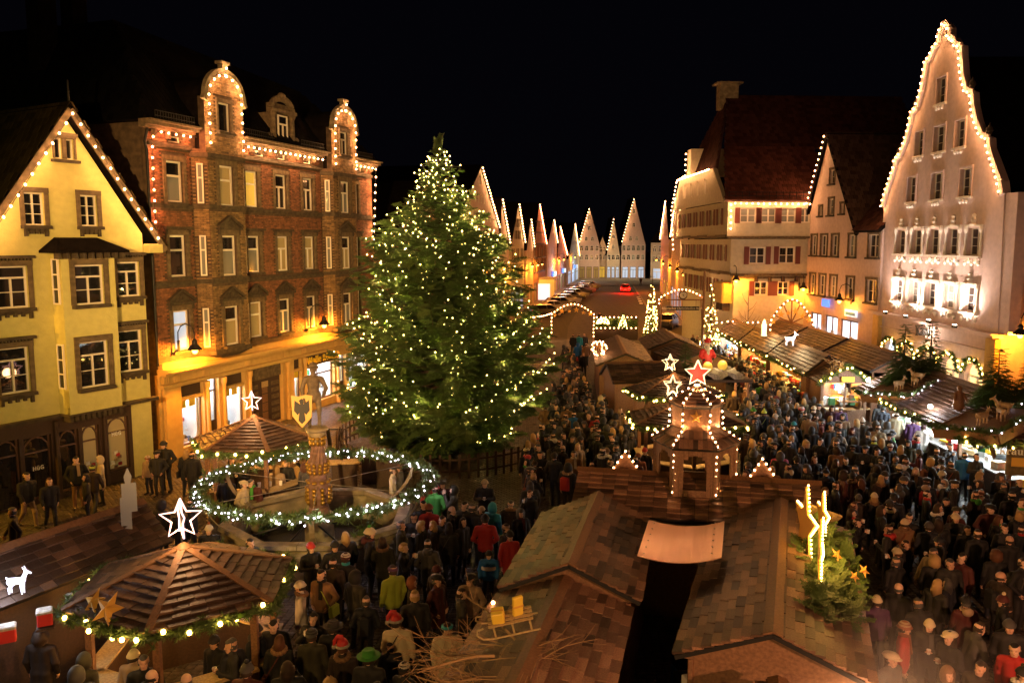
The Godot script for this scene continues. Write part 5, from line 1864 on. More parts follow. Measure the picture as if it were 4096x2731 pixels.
func faceted_star(label: String, c: Vector3, r: float, b: Basis, group := "gilded stars") -> void:
	var m := MB.new()
	var o := thing("gilded_star", label, "star", c, 0.0, group)
	for i in 10:
		var a := PI / 2 - TAU * i / 10.0
		var a2 := PI / 2 - TAU * (i + 1) / 10.0
		var p := b * (V(cos(a), sin(a), 0) * (r if i % 2 == 0 else r * 0.42))
		var q := b * (V(cos(a2), sin(a2), 0) * (r if i % 2 == 1 else r * 0.42))
		m.tri(b * V(0, 0, r * 0.3), p, q)
		m.tri(b * V(0, 0, -r * 0.3), q, p)
	part("star", m.mesh(M.star_gold), o)

func tower() -> void:
	var c := V(4.58, 0, -20.2)
	var o := thing("wooden_tower", "hexagonal wooden turret outlined with bulbs on the long stall roof", "tower", c, -0.21)
	var ring := func(r: float, y: float) -> Array:
		var k := []
		for i in 6:
			var a := TAU * (i + 0.0) / 6.0
			k.append(V(cos(a) * r, y, sin(a) * r))
		return k
	var planks := func(parent: Node3D, a: Vector3, b: Vector3, y0: float, y1: float, slot := Rect2()) -> void:
		var n := 9
		var d: Vector3 = (b - a) / n
		var x := d.normalized()
		var z := x.cross(Vector3.UP)
		for i in n:
			var u := (i + 0.5) / n
			var m: Material = M.plank if rng.randf() < 0.6 else M.plank_light
			var mid: Vector3 = a.lerp(b, u)
			var cuts := [[y0, y1]]
			if slot.size.x > 0.0 and u > slot.position.x and u < slot.end.x:
				var hh: float = slot.size.y
				var q := (u - 0.5) / (slot.size.x / 2)
				var top: float = slot.position.y + hh - 0.32 + 0.32 * sqrt(maxf(0.0, 1.0 - q * q))
				cuts = [[y0, slot.position.y], [top, y1]]
			for s in cuts:
				part("plank", box_mesh(V(snappedf(d.length() * 0.94, 0.001), snappedf(s[1] - s[0], 0.01), 0.03), M.plank), parent, Transform3D(Basis(x, Vector3.UP, -z), V(mid.x, (s[0] + s[1]) / 2, mid.z)), m)
	var r0 := 0.97
	var low: Array = ring.call(r0, 0.0)
	for i in 6:
		var a: Vector3 = low[(i + 1) % 6]
		var b: Vector3 = low[i]
		planks.call(o, a, b, 2.5, 4.12, Rect2(0.2, 3.02, 0.6, 0.88))
		part("corner_post", box_mesh(V(0.09, 1.65, 0.09), M.plank_light), o, Transform3D(Basis(Vector3.UP, -TAU * i / 6.0), a + V(0, 3.3, 0)))
		var rl := MB.new()
		rl.bar(a.lerp(b, 0.18) + V(0, 3.03, 0), a.lerp(b, 0.82) + V(0, 3.03, 0), 0.1, 0.04)
		part("sill_rail", rl.mesh(M.plank_light), o)
	var inner := MB.new()
	inner.lathe(Vector3.ZERO, [Vector2(0.5, 2.6), Vector2(0.5, 2.7)], 6)
	part("floor", inner.mesh(M.wood_dark), o)
	var e0: Array = ring.call(1.1, 4.08)
	var e1: Array = ring.call(0.58, 4.42)
	var u0: Array = ring.call(0.57, 4.38)
	var f0: Array = ring.call(0.68, 5.03)
	var top := V(0, 5.46, 0)
	for i in 6:
		var j := (i + 1) % 6
		shingles(o, "skirt_roof", [e0[j], e0[i], e1[i], e1[j]], 0.11, 0.6, 60, true)
		planks.call(o, u0[j], u0[i], 4.38, 5.08)
		shingles(o, "top_roof", [f0[j], f0[i], top.lerp(f0[i], 0.05), top.lerp(f0[j], 0.05)], 0.3, 0.12, 60, true)
	var strings := [["lower corner posts", 0, r0 + 0.06, 2.55, 4.0], ["upper corner posts", 1, 0.66, 4.5, 5.05]]
	for i in 6:
		var a := TAU * i / 6.0
		var dirn := V(cos(a), 0, sin(a))
		var side: String = ["right", "front right", "front left", "left", "rear left", "rear right"][i]
		var base := c
		var q := Basis(Vector3.UP, -0.21)
		light_string("warm bulbs up the %s corner of the wooden turret" % side, [base + q * (dirn * 1.0 + V(0, 2.6, 0)), base + q * (dirn * 1.0 + V(0, 4.02, 0))], 0.155, 0.024, "bulb", "bulbs outlining the wooden turret", "light_string", 0.0, 2.0)
		light_string("warm bulbs along the %s skirt roof hip of the turret" % side, [base + q * (dirn * 1.12 + V(0, 4.14, 0)), base + q * (dirn * 0.64 + V(0, 4.46, 0)), base + q * (dirn * 0.64 + V(0, 5.0, 0))], 0.15, 0.024, "bulb", "bulbs outlining the wooden turret", "light_string", 0.0, 2.0)
		light_string("warm bulbs along the %s hip of the turret top roof" % side, [base + q * (dirn * 0.7 + V(0, 5.09, 0)), base + q * V(0, 5.52, 0)], 0.17, 0.024, "bulb", "bulbs outlining the wooden turret", "light_string", 0.0, 2.0)
	var st := thing("red_star", "red plywood star edged with white light tube on top of the turret", "star", c + V(0, 5.78, 0.03))
	var poly := PackedVector2Array()
	var rim := []
	for i in 10:
		var a := PI / 2 - TAU * i / 10.0
		var q := 0.3 if i % 2 == 0 else 0.14
		poly.append(Vector2(cos(a) * q, sin(a) * q))
		rim.append(V(cos(a) * q * 1.1, sin(a) * q * 1.1, 0.02))
	rim.append(rim[0])
	var m := MB.new()
	m.prism(poly, 0.03)
	part("star_board", m.mesh(M.red), st)
	var tb := MB.new()
	tb.tube(rim, 0.022, 0.022, 5)
	part("light_tube", tb.mesh(M.star_warm), st)
	omni(V(0, 0, 0.25), Color(1, 0.8, 0.6), 0.04, st, 0.1)
	faceted_star("small gilded star on the front of the wooden turret drum", c + Basis(Vector3.UP, -0.21) * V(0, 4.78, 0.53), 0.16, Basis(Vector3.UP, -0.21))
	var path := []
	for i in 4:
		var a := TAU * i / 6.0
		path.append(c + Basis(Vector3.UP, -0.21) * V(cos(a) * 1.0, 2.76 + (0.25 if i % 3 == 0 else 0.0), sin(a) * 1.0))
	garland("fir garland round the foot of the wooden turret", path, 0.08, 9.0, 0.02, "bulb_garland", "")

func fountain() -> void:
	var c := V(-5.7, 0, -23.65)
	var o := thing("fountain", "octagonal stone fountain basin with a carved column, drained for winter", "fountain", c)
	var R := 2.75
	for i in 8:
		var a := TAU * (i + 0.5) / 8.0
		var a2 := TAU * (i + 1.5) / 8.0
		var p := V(cos(a), 0, sin(a))
		var q := V(cos(a2), 0, sin(a2))
		var b := MB.new()
		b.hexa([q * R, p * R, p * (R - 0.2), q * (R - 0.2), q * R + V(0, 0.86, 0), p * R + V(0, 0.86, 0), p * (R - 0.2) + V(0, 0.86, 0), q * (R - 0.2) + V(0, 0.86, 0)])
		var w := part("basin_wall", b.mesh(M.pale_stone), o)
		var pn := MB.new()
		var m0 := p.lerp(q, 0.12) * (R + 0.015)
		var m1 := p.lerp(q, 0.88) * (R + 0.015)
		pn.bar(m0 + V(0, 0.45, 0), m1 + V(0, 0.45, 0), 0.03, 0.55)
		part("wall_panel", pn.mesh(M.pale_stone), w)
		for s in 2:
			var rs := MB.new()
			var u := p.lerp(q, 0.5 * s + 0.003)
			var v := p.lerp(q, 0.5 * s + 0.497)
			var hi := V(0, 1.02, 0)
			var lo := V(0, 0.85, 0)
			rs.loft([[v * (R + 0.04) + lo, u * (R + 0.04) + lo, u * (R - 0.26) + lo, v * (R - 0.26) + lo], [v * (R + 0.1) + lo * 1.06, u * (R + 0.1) + lo * 1.06, u * (R - 0.3) + lo * 1.06, v * (R - 0.3) + lo * 1.06], [v * (R + 0.08) + hi, u * (R + 0.08) + hi, u * (R - 0.28) + hi, v * (R - 0.28) + hi]])
			part("rim_stone", rs.mesh(M.pale_stone), o)
	var fl := MB.new()
	fl.lathe(Vector3.ZERO, [Vector2(R - 0.1, 0.03), Vector2(R - 0.12, 0.06)], 16)
	part("basin_floor", fl.mesh(M.leaf_floor), o)
	var d := MB.new()
	d.lathe(Vector3.ZERO, [Vector2(0.45, 0.05), Vector2(0.44, 0.1), Vector2(0.42, 1.02), Vector2(0.4, 1.05)], 16)
	part("drum", d.mesh(M.pale_stone), o)
	var s1 := MB.new()
	s1.lathe(Vector3.ZERO, [Vector2(0.3, 1.04), Vector2(0.3, 1.22), Vector2(0.27, 1.26), Vector2(0.3, 1.34), Vector2(0.36, 1.6), Vector2(0.36, 1.9), Vector2(0.31, 2.0), Vector2(0.33, 2.06), Vector2(0.26, 2.1), Vector2(0.26, 2.22), Vector2(0.24, 2.26)], 14)
	part("pedestal", s1.mesh(M.column_red), o)
	var lv := MB.new()
	for i in 9:
		var a := TAU * i / 9.0 + 0.3
		for k in 4:
			lv.ball(V(cos(a) * 0.34, 1.45 + k * 0.12, sin(a) * 0.36), V(0.07, 0.09, 0.07), 6, 4)
		lv.ball(V(cos(a) * 0.3, 2.03, sin(a) * 0.3), V(0.09, 0.05, 0.09), 6, 4)
	for i in 11:
		var a := TAU * i / 11.0
		for k in 3:
			lv.ball(V(cos(a) * (0.27 + 0.02 * k), 2.32 + k * 0.11, sin(a) * (0.27 + 0.02 * k)), V(0.06, 0.08, 0.06), 6, 4)
	for i in 10:
		var a := TAU * i / 10.0
		lv.ball(V(cos(a) * 0.2, 3.18, sin(a) * 0.2), V(0.06, 0.09, 0.06), 6, 4)
		lv.ball(V(cos(a) * 0.21, 3.32, sin(a) * 0.21), V(0.07, 0.05, 0.07), 6, 4)
	part("gilded_leaves", lv.mesh(M.gold), o)
	var sh := MB.new()
	sh.lathe(Vector3.ZERO, [Vector2(0.22, 2.25), Vector2(0.28, 2.36), Vector2(0.29, 2.55), Vector2(0.26, 2.62), Vector2(0.16, 3.1), Vector2(0.16, 3.13)], 28, 0.06, 14, 0.9)
	part("fluted_shaft", sh.mesh(M.column_red), o)
	var cp := MB.new()
	cp.lathe(Vector3.ZERO, [Vector2(0.15, 3.12), Vector2(0.19, 3.16), Vector2(0.19, 3.35), Vector2(0.24, 3.42), Vector2(0.24, 3.5), Vector2(0.34, 3.56), Vector2(0.34, 3.62), Vector2(0.28, 3.64)], 14)
	part("capital", cp.mesh(M.pale_stone), o)
	var s := thing("knight_statue", "weathered statue of a bearded knight leaning on an eagle shield", "statue", c + V(-0.06, 3.64, 0), 0.15)
	var bones := [
		[V(-0.11, 0.95, 0), V(-0.13, 0.5, 0.02), 0.1, 0.075, 0], [V(-0.13, 0.5, 0.02), V(-0.14, 0.06, -0.02), 0.07, 0.05, 0], [V(-0.14, 0.04, -0.02), V(-0.16, 0.03, 0.14), 0.05, 0.04, 0],
		[V(0.11, 0.95, 0), V(0.15, 0.52, 0.08), 0.1, 0.075, 0], [V(0.15, 0.52, 0.08), V(0.15, 0.06, 0.0), 0.07, 0.05, 0], [V(0.15, 0.04, 0), V(0.18, 0.03, 0.14), 0.05, 0.04, 0],
		[V(0, 0.9, 0), V(0, 1.1, 0.0), 0.18, 0.15, 0], [V(0, 1.1, 0), V(0, 1.36, 0.02), 0.15, 0.19, 0], [V(-0.17, 1.42, 0), V(0.17, 1.42, 0), 0.09, 0.09, 0],
		[V(-0.23, 1.42, 0), V(-0.33, 1.12, 0.04), 0.075, 0.06, 0], [V(-0.33, 1.12, 0.04), V(-0.26, 0.86, 0.2), 0.055, 0.045, 0], [V(-0.26, 0.84, 0.22), V(-0.24, 0.78, 0.26), 0.045, 0.035, 0],
		[V(0.23, 1.42, 0), V(0.36, 1.14, 0.02), 0.075, 0.06, 0], [V(0.36, 1.14, 0.02), V(0.3, 1.0, 0.22), 0.055, 0.045, 0], [V(0.3, 0.99, 0.23), V(0.27, 0.96, 0.28), 0.045, 0.035, 0],
		[V(0, 1.5, 0.01), V(0, 1.6, 0.02), 0.06, 0.06, 0], [V(0, 1.68, 0.01), V(0, 1.74, 0), 0.095, 0.1, 0], [V(0, 1.6, 0.06), V(0, 1.52, 0.09), 0.06, 0.03, 0], [V(0, 1.68, 0.1), V(0, 1.65, 0.115), 0.016, 0.018, 0],
	]
	part("figure", sdf_mesh(bones, 0.022, 0.03, [M.statue]), s)
	var ht := MB.new()
	ht.lathe(V(0, 1.74, 0), [Vector2(0.18, 0), Vector2(0.18, 0.02), Vector2(0.11, 0.05), Vector2(0.1, 0.12), Vector2(0.04, 0.17), Vector2(0, 0.18)], 10)
	part("helmet", ht.mesh(M.statue), s)
	var shp := PackedVector2Array([Vector2(-0.3, 0.95), Vector2(-0.1, 0.9), Vector2(0.1, 0.95), Vector2(0.3, 0.92), Vector2(0.27, 0.3), Vector2(0.0, 0.0), Vector2(-0.27, 0.35)])
	var sm := MB.new()
	sm.prism(shp, 0.06, Transform3D(Basis(Vector3.RIGHT, -0.12), V(-0.32, 0.05, 0.3)))
	var shield := part("shield", sm.mesh(M.star_gold), s)
	var eg := MB.new()
	var et := Transform3D(Basis(Vector3.RIGHT, -0.12), V(-0.32, 0.05, 0.335))
	eg.prism(PackedVector2Array([Vector2(0, 0.85), Vector2(0.06, 0.78), Vector2(0.04, 0.68), Vector2(0.2, 0.8), Vector2(0.22, 0.5), Vector2(0.12, 0.38), Vector2(0.07, 0.44), Vector2(0.1, 0.22), Vector2(0, 0.12), Vector2(-0.1, 0.22), Vector2(-0.07, 0.44), Vector2(-0.12, 0.38), Vector2(-0.22, 0.5), Vector2(-0.2, 0.8), Vector2(-0.04, 0.68), Vector2(-0.08, 0.8)]), 0.025, et)
	part("eagle", eg.mesh(M.black), shield)
	var ring := []
	for i in 40:
		var a := TAU * i / 40.0
		ring.append(c + V(cos(a) * 3.3, 2.0, sin(a) * 3.3 - 0.0))
	var gl := garland("large fir ring with cool white lights hung above the fountain basin", ring, 0.19, 0.11, 0.021, "bulb_cool", "", true)
	gl.name = "fir_ring"
	var st := thing("ring_frame", "iron straps and cables that carry the fir ring over the fountain", "frame", c)
	for i in 6:
		var a := TAU * i / 6.0 + 0.35
		var dn := V(cos(a), 0, sin(a))
		var pts := []
		for q in 7:
			var t := q / 6.0
			pts.append(dn * (2.35 + 0.95 * sin(t * PI / 2)) + V(0, 0.95 + 1.08 * (1 - cos(t * PI / 2)) * 0.5 + 0.54 * t, 0))
		var b := MB.new()
		for q in 6:
			b.bar(pts[q], pts[q + 1], 0.14, 0.02, dn)
		part("strap", b.mesh(M.pale_stone), st)
		var cb := MB.new()
		cb.tube([dn * 0.25 + V(0, 1.95, 0), dn * 3.25 + V(0, 1.98, 0)], 0.012, 0.012, 4)
		part("cable", cb.mesh(M.steel), st)
		var rod := MB.new()
		rod.tube([dn * 0.42 + V(0, 0.8, 0), dn.rotated(Vector3.UP, 0.5) * 2.4 + V(0, 0.35, 0)], 0.03, 0.03, 5)
		part("rod", rod.mesh(M.iron), st)
	var path := []
	for i in 9:
		path.append(c + V(cos(0.6 + i * 0.09) * (2.2 + 0.05 * i), 1.25 - 0.1 * i, sin(0.6 + i * 0.09) * 2.4))
	garland("bunch of fir twigs hanging off the right rim of the fountain", path, 0.16, 9.0, 0.02, "bulb_cool", "")
	var p2 := []
	for i in 14:
		var a := PI * 1.05 + i * 0.14
		p2.append(c + V(cos(a) * 1.9, 0.4, sin(a) * 1.9))
	garland("fir branches lying inside the back of the fountain basin", p2, 0.17, 9.0, 0.02, "bulb_cool", "")

func market() -> void:
	hut("foreground market hut left of the copper sheet, mossy shingled roof", V(1.06, 3.0, -14.85), V(2.07, 3.0, -19.25), 1.35, 2.4, {"budget": 140, "w": 0.42, "step": 0.165, "bright": 1})
	hut("foreground market hut right of the copper sheet, longest shingled roof", V(4.02, 3.0, -12.1), V(6.3, 3.0, -18.75), 1.5, 2.4, {"budget": 150, "w": 0.42, "step": 0.165, "bright": 1})
	hut("lower foreground hut whose dark roof carries the wooden sled", V(0.0, 2.72, -10.9), V(0.98, 2.72, -14.9), 1.3, 2.25, {"budget": 140, "w": 0.42, "step": 0.165, "bright": 1})
	hut("lowest foreground hut at the bottom edge under the long roof", V(3.55, 2.45, -10.0), V(4.0, 2.45, -11.75), 1.35, 1.95, {"budget": 60, "w": 0.42, "step": 0.165, "bright": 1})
	var long_hut := hut("long market hut that carries the wooden turret", V(7.45, 3.2, -19.45), V(1.72, 3.2, -20.75), 1.4, 2.5, {"budget": 150, "w": 0.32, "step": 0.17, "bright": 1})
	for s in [[2.95, -21.1, "left"], [6.3, -20.35, "right"]]:
		var g := thing("lit_gablet", "small bulb edged gablet on the long hut roof %s of the turret" % s[2], "gable", V(s[0], 3.0, s[1]), 0.22, "gablets on the long hut")
		var b := MB.new()
		b.prism(PackedVector2Array([Vector2(-0.4, 0), Vector2(0.4, 0), Vector2(0, 0.55)]), 0.06)
		part("board", b.mesh(M.plank), g)
		var bm := bulb_mesh(0.026, "bulb")
		for i in 9:
			var t := i / 4.0
			part("bulb", bm, g, T(-0.42 + t * 0.42, 0.02 + (t if t <= 1 else 2 - t) * 0.56, 0.05))
	tower()
	var cs := MB.new()
	var rings := []
	var under := []
	for i in 9:
		var t := i / 8.0
		var a := V(2.42, 3.0, -15.35).lerp(V(4.02, 3.0, -15.25), t)
		var b := V(2.98, 3.0, -17.4).lerp(V(4.6, 3.0, -17.3), t)
		var sag := V(0, -0.13 * 4 * t * (1 - t), 0)
		rings.append([b + sag, a + sag])
		under.append([a + sag - V(0, 0.02, 0), b + sag - V(0, 0.02, 0)])
	cs.loft(rings, false, false)
	cs.loft(under, false, false)
	for i in 8:
		cs.quad(rings[i][1], rings[i + 1][1], under[i + 1][0], under[i][0])
	var sheet := thing("copper_sheet", "bent copper coloured sheet bridging the gap between two foreground roofs", "roof sheet", Vector3.ZERO)
	part("sheet", cs.mesh(M.copper_sheet), sheet)
	for i in 6:
		for e in [0.06, 0.94]:
			part("rivet", box_mesh(V(0.03, 0.012, 0.03), M.steel), sheet, Transform3D(Basis(), V(2.48, 3.0, -15.5).lerp(V(2.98, 3.0, -17.25), i / 5.0) + V(e * 1.5, -0.13 * 4 * e * (1 - e) + 0.01, 0)))
	sled()
	brushwood()
	roof_stars()
	crates_between()
	hex_stall("hexagonal stall in the left foreground with two gilded stars on its roof", V(-6.4, 0, -15.5), 2.15, 2.35, 3.08, 1.48, "the left foreground hexagonal stall")
	neon_star("open six pointed light star on the left foreground hexagonal stall", V(-6.42, 3.68, -15.5), 0.4, "star_tube", 0.3)
	faceted_star("left gilded star at the eave of the foreground hexagonal stall", V(-7.55, 2.55, -14.25), 0.27, Basis.from_euler(V(-0.7, -0.5, 0.2)))
	faceted_star("right gilded star at the eave of the foreground hexagonal stall", V(-7.12, 2.58, -13.9), 0.33, Basis.from_euler(V(-0.7, -0.3, -0.1)))
	hex_stall("hexagonal stall in front of the brick house shops", V(-8.65, 0, -27.2), 2.05, 2.4, 3.15, 0.02, "the hexagonal stall by the brick house")
	neon_star("small open light star on the hexagonal stall by the brick house", V(-8.7, 3.72, -27.2), 0.34, "star_tube", 0.1)
	hex_stall("farther hexagonal stall behind the wooden turret", V(7.2, 0, -36.2), 2.2, 2.4, 3.15, 0.4, "the farther stall behind the turret", 0.36)
	neon_star("open light star on the farther hexagonal stall", V(6.95, 3.72, -36.0), 0.4, "star_warm", 0.1)
	hex_stall("nearer hexagonal stall right behind the wooden turret", V(6.5, 0, -30.4), 2.3, 2.4, 3.1, 0.55, "the nearer stall behind the turret", 0.36)
	neon_star("open light star on the nearer hexagonal stall, partly behind the turret", V(5.95, 3.7, -30.2), 0.42, "star_warm", 0.5)
	hut("dark shingled hut at the left edge carrying a candle figure", V(-11.0, 3.1, -13.4), V(-8.5, 3.1, -18.4), 0.95, 2.3, {"budget": 150, "wall": "wood_dark"})
	var cd := thing("candle_figure", "flat white wooden candle standing on the dark left roof", "candle figure", V(-8.4, 2.62, -17.55), 0.5)
	var cm := MB.new()
	cm.prism(PackedVector2Array([Vector2(-0.17, 0), Vector2(0.05, 0), Vector2(0.05, 0.5), Vector2(0.17, 0.5), Vector2(0.17, 1.15), Vector2(-0.13, 1.15), Vector2(-0.13, 0.85), Vector2(-0.17, 0.85)]), 0.03)
	cm.prism(PackedVector2Array([Vector2(-0.05, 1.15), Vector2(0.06, 1.15), Vector2(0.09, 1.3), Vector2(0.01, 1.5), Vector2(-0.07, 1.3)]), 0.03)
	part("board", cm.mesh(M.curtain_pane), cd)
	for s in [[-9.2, -14.75, 0.0, "right"], [-9.75, -14.5, 0.2, "left"]]:
		deer(V(s[0], 2.5, s[1]), s[2], s[3])
	faceted_star("yellow star above the glowing deer at the left edge", V(-9.95, 3.15, -14.9), 0.35, Basis.from_euler(V(-0.2, 0.3, 0.2)))
	for i in 4:
		var p: Vector3 = [V(-8.75, 2.02, -14.75), V(-8.55, 2.02, -15.4), V(-9.05, 2.02, -14.1), V(-8.3, 2.02, -16.0)][i]
		var g := thing("gift_box", "red gift box dusted with snow on the ledge at the left edge, %s" % ["second nearest", "second farthest", "nearest of four", "farthest of four"][i], "gift box", p, 0.5, "red gift boxes")
		part("box", box_mesh(V(0.26, 0.24, 0.24), M.red, 0.02), g)
		part("lid", box_mesh(V(0.28, 0.06, 0.26), M.fur_white, 0.02), g, T(0, 0.14, 0))
	part("bracket", box_mesh(V(0.3, 0.04, 0.28), M.wood_dark), get_node("gift_box"), T(0.0, -0.18, 0))
	fountain()
	hut("middle hut with a ball of lights on its left slope", V(6.1, 3.05, -43.8), V(6.7, 3.05, -52.5), 1.6, 2.4, {"budget": 60, "step": 0.25, "w": 0.4})
	hut("middle hut whose gable end faces the tower", V(10.1, 3.1, -50.6), V(10.3, 3.1, -56.0), 1.7, 2.4, {"budget": 60, "step": 0.25, "w": 0.4})
	hut("low hut with a lattice of frosty battens on its roof", V(10.9, 2.9, -46.2), V(10.2, 2.9, -50.2), 1.6, 2.3, {"budget": 60, "step": 0.25, "w": 0.4})
	hut("long dark fronted hut behind the farther hexagonal stall", V(8.3, 3.1, -40.6), V(4.6, 3.1, -40.1), 1.4, 2.35, {"budget": 120, "step": 0.2, "w": 0.3, "open": "right", "e": 2.4})
	var lt := thing("light_ball", "ball woven of twigs and small lights on the middle hut", "light ball", V(4.95, 3.0, -46.6))
	var tw := MB.new()
	for i in 14:
		var n := V(rng.randfn(), rng.randfn(), rng.randfn()).normalized()
		var x := n.cross(V(0.3, 1, 0.2)).normalized()
		var y := n.cross(x)
		var pts := []
		for k in 13:
			pts.append((x * cos(TAU * k / 12.0) + y * sin(TAU * k / 12.0)) * 0.42)
		tw.tube(pts, 0.012, 0.012, 3, false)
	part("twigs", tw.mesh(M.twig), lt)
	for i in 46:
		part("bulb", bulb_mesh(0.035, "bulb"), lt, Transform3D(Basis(), V(rng.randfn(), rng.randfn(), rng.randfn()).normalized() * 0.43))
	fleece_stall()
	right_rows()
	arches()

func deer(at: Vector3, yaw: float, side: String) -> void:
	var o := thing("lit_deer", "glowing white deer figure of small lights, %s one at the left edge" % side, "light figure", at, yaw, "glowing deer")
	var bones := [
		[V(-0.22, 0.36, 0), V(0.12, 0.4, 0), 0.11, 0.1, 0], [V(0.14, 0.42, 0), V(0.26, 0.66, 0), 0.075, 0.05, 0], [V(0.26, 0.68, 0), V(0.4, 0.64, 0), 0.055, 0.03, 0],
		[V(0.24, 0.72, 0.03), V(0.18, 0.84, 0.05), 0.025, 0.012, 0], [V(0.24, 0.72, -0.03), V(0.18, 0.84, -0.05), 0.025, 0.012, 0], [V(-0.3, 0.42, 0), V(-0.36, 0.48, 0), 0.04, 0.02, 0],
	]
	for z in [-0.06, 0.06]:
		bones.append([V(0.12, 0.36, z), V(0.12, 0.18, z), 0.05, 0.03, 0])
		bones.append([V(0.12, 0.18, z), V(0.13, 0.0, z), 0.028, 0.022, 0])
		bones.append([V(-0.24, 0.36, z), V(-0.2, 0.24, z), 0.07, 0.04, 0])
		bones.append([V(-0.2, 0.24, z), V(-0.27, 0.15, z), 0.036, 0.026, 0])
		bones.append([V(-0.27, 0.15, z), V(-0.25, 0.0, z), 0.026, 0.022, 0])
	if not cache.has("deer"):
		cache.deer = sdf_mesh(bones, 0.02, 0.03, [M.figure_light])
	part("lit_body", cache.deer, o, Transform3D(Basis.from_scale(Vector3.ONE * 0.62), Vector3.ZERO))
	omni(V(0.1, 0.3, 0.3), Color(0.9, 0.93, 1.0), 0.5, o, 0.2)

func sled() -> void:
	var o := thing("wooden_sled", "pale wooden sled with golden parcels lying on the dark foreground roof", "sled", V(-0.05, 2.86, -12.6), 0.1)
	o.rotation = V(0.35, 0.12, 0.22)
	var b := MB.new()
	for s in [-1, 1]:
		b.tube([V(0.5, 0.02, s * 0.17), V(-0.25, 0.02, s * 0.17), V(-0.42, 0.05, s * 0.17), V(-0.5, 0.15, s * 0.16), V(-0.48, 0.24, s * 0.14), V(-0.38, 0.24, s * 0.13)], 0.016, 0.016, 6)
	part("runner", b.mesh(M.wood_pale), o)
	for x in [-0.22, 0.08, 0.36]:
		for s in [-1, 1]:
			part("strut", box_mesh(V(0.03, 0.2, 0.03), M.wood_pale), o, Transform3D(Basis(Vector3.RIGHT, s * 0.12), V(x, 0.12, s * 0.155)))
		part("cross_bar", box_mesh(V(0.035, 0.03, 0.34), M.wood_pale), o, T(x, 0.21, 0))
	for z in [-0.12, -0.04, 0.04, 0.12]:
		part("slat", box_mesh(V(0.72, 0.018, 0.045), M.wood_pale), o, T(0.06, 0.235, z))
	for i in 2:
		var g := thing("golden_parcel", ["small crumpled golden parcel on the wooden sled", "tall flat golden parcel standing on the wooden sled"][i], "gift box", o.transform * [V(-0.12, 0.33, 0), V(0.22, 0.42, -0.02)][i], 0.3, "golden parcels")
		g.rotation = V(0.3, 0.4 * i, 0.15)
		part("box", box_mesh([V(0.2, 0.18, 0.2), V(0.17, 0.36, 0.07)][i], M.gift_gold, 0.015), g)
		part("ribbon", box_mesh([V(0.205, 0.186, 0.03), V(0.174, 0.04, 0.076)][i], M.star_gold), g)

func brushwood() -> void:
	var o := thing("brushwood_heap", "tangle of bare birch branches lying on the foreground roof edge", "branches", V(-0.35, 2.35, -11.9))
	for i in 34:
		var b := MB.new()
		var a := rng.randf_range(-0.5, 0.5) + (PI if rng.randf() < 0.8 else 0.0)
		var p := V(rng.randf_range(-0.3, 0.5), rng.randf_range(-0.1, 0.35), rng.randf_range(-0.8, 0.9))
		var d := V(cos(a), rng.randf_range(-0.12, 0.3), sin(a) * 0.8 + rng.randf_range(-0.4, 0.4)).normalized()
		var pts := [p]
		var l := rng.randf_range(0.9, 1.7)
		for k in 5:
			d = (d + V(rng.randfn(), rng.randfn() * 0.6, rng.randfn()) * 0.16).normalized()
			pts.append(pts[-1] + d * l / 5)
		var r := 0.028 if i < 4 else rng.randf_range(0.006, 0.013)
		b.tube(pts, r, r * 0.3, 5, false)
		for t in 9:
			var k := 1 + rng.randi() % 4
			var q: Vector3 = pts[k]
			var e := (d + V(rng.randfn(), rng.randfn(), rng.randfn()) * 0.55).normalized()
			var m := q + e * rng.randf_range(0.15, 0.3)
			b.tube([q, m, m + (e + V(0, rng.randf_range(-0.4, 0.4), 0)) * 0.22], 0.005, 0.0025, 3, false)
		part("branch", b.mesh(M.twig), o)
	var l := thing("small_lamp", "small pinkish lamp at the eave beside the birch branches", "lamp", V(-0.35, 2.38, -14.6))
	var lm := MB.new()
	lm.ball(Vector3.ZERO, V(0.035, 0.035, 0.035), 8, 6)
	part("lamp_bulb", lm.mesh(M.bulb), l)

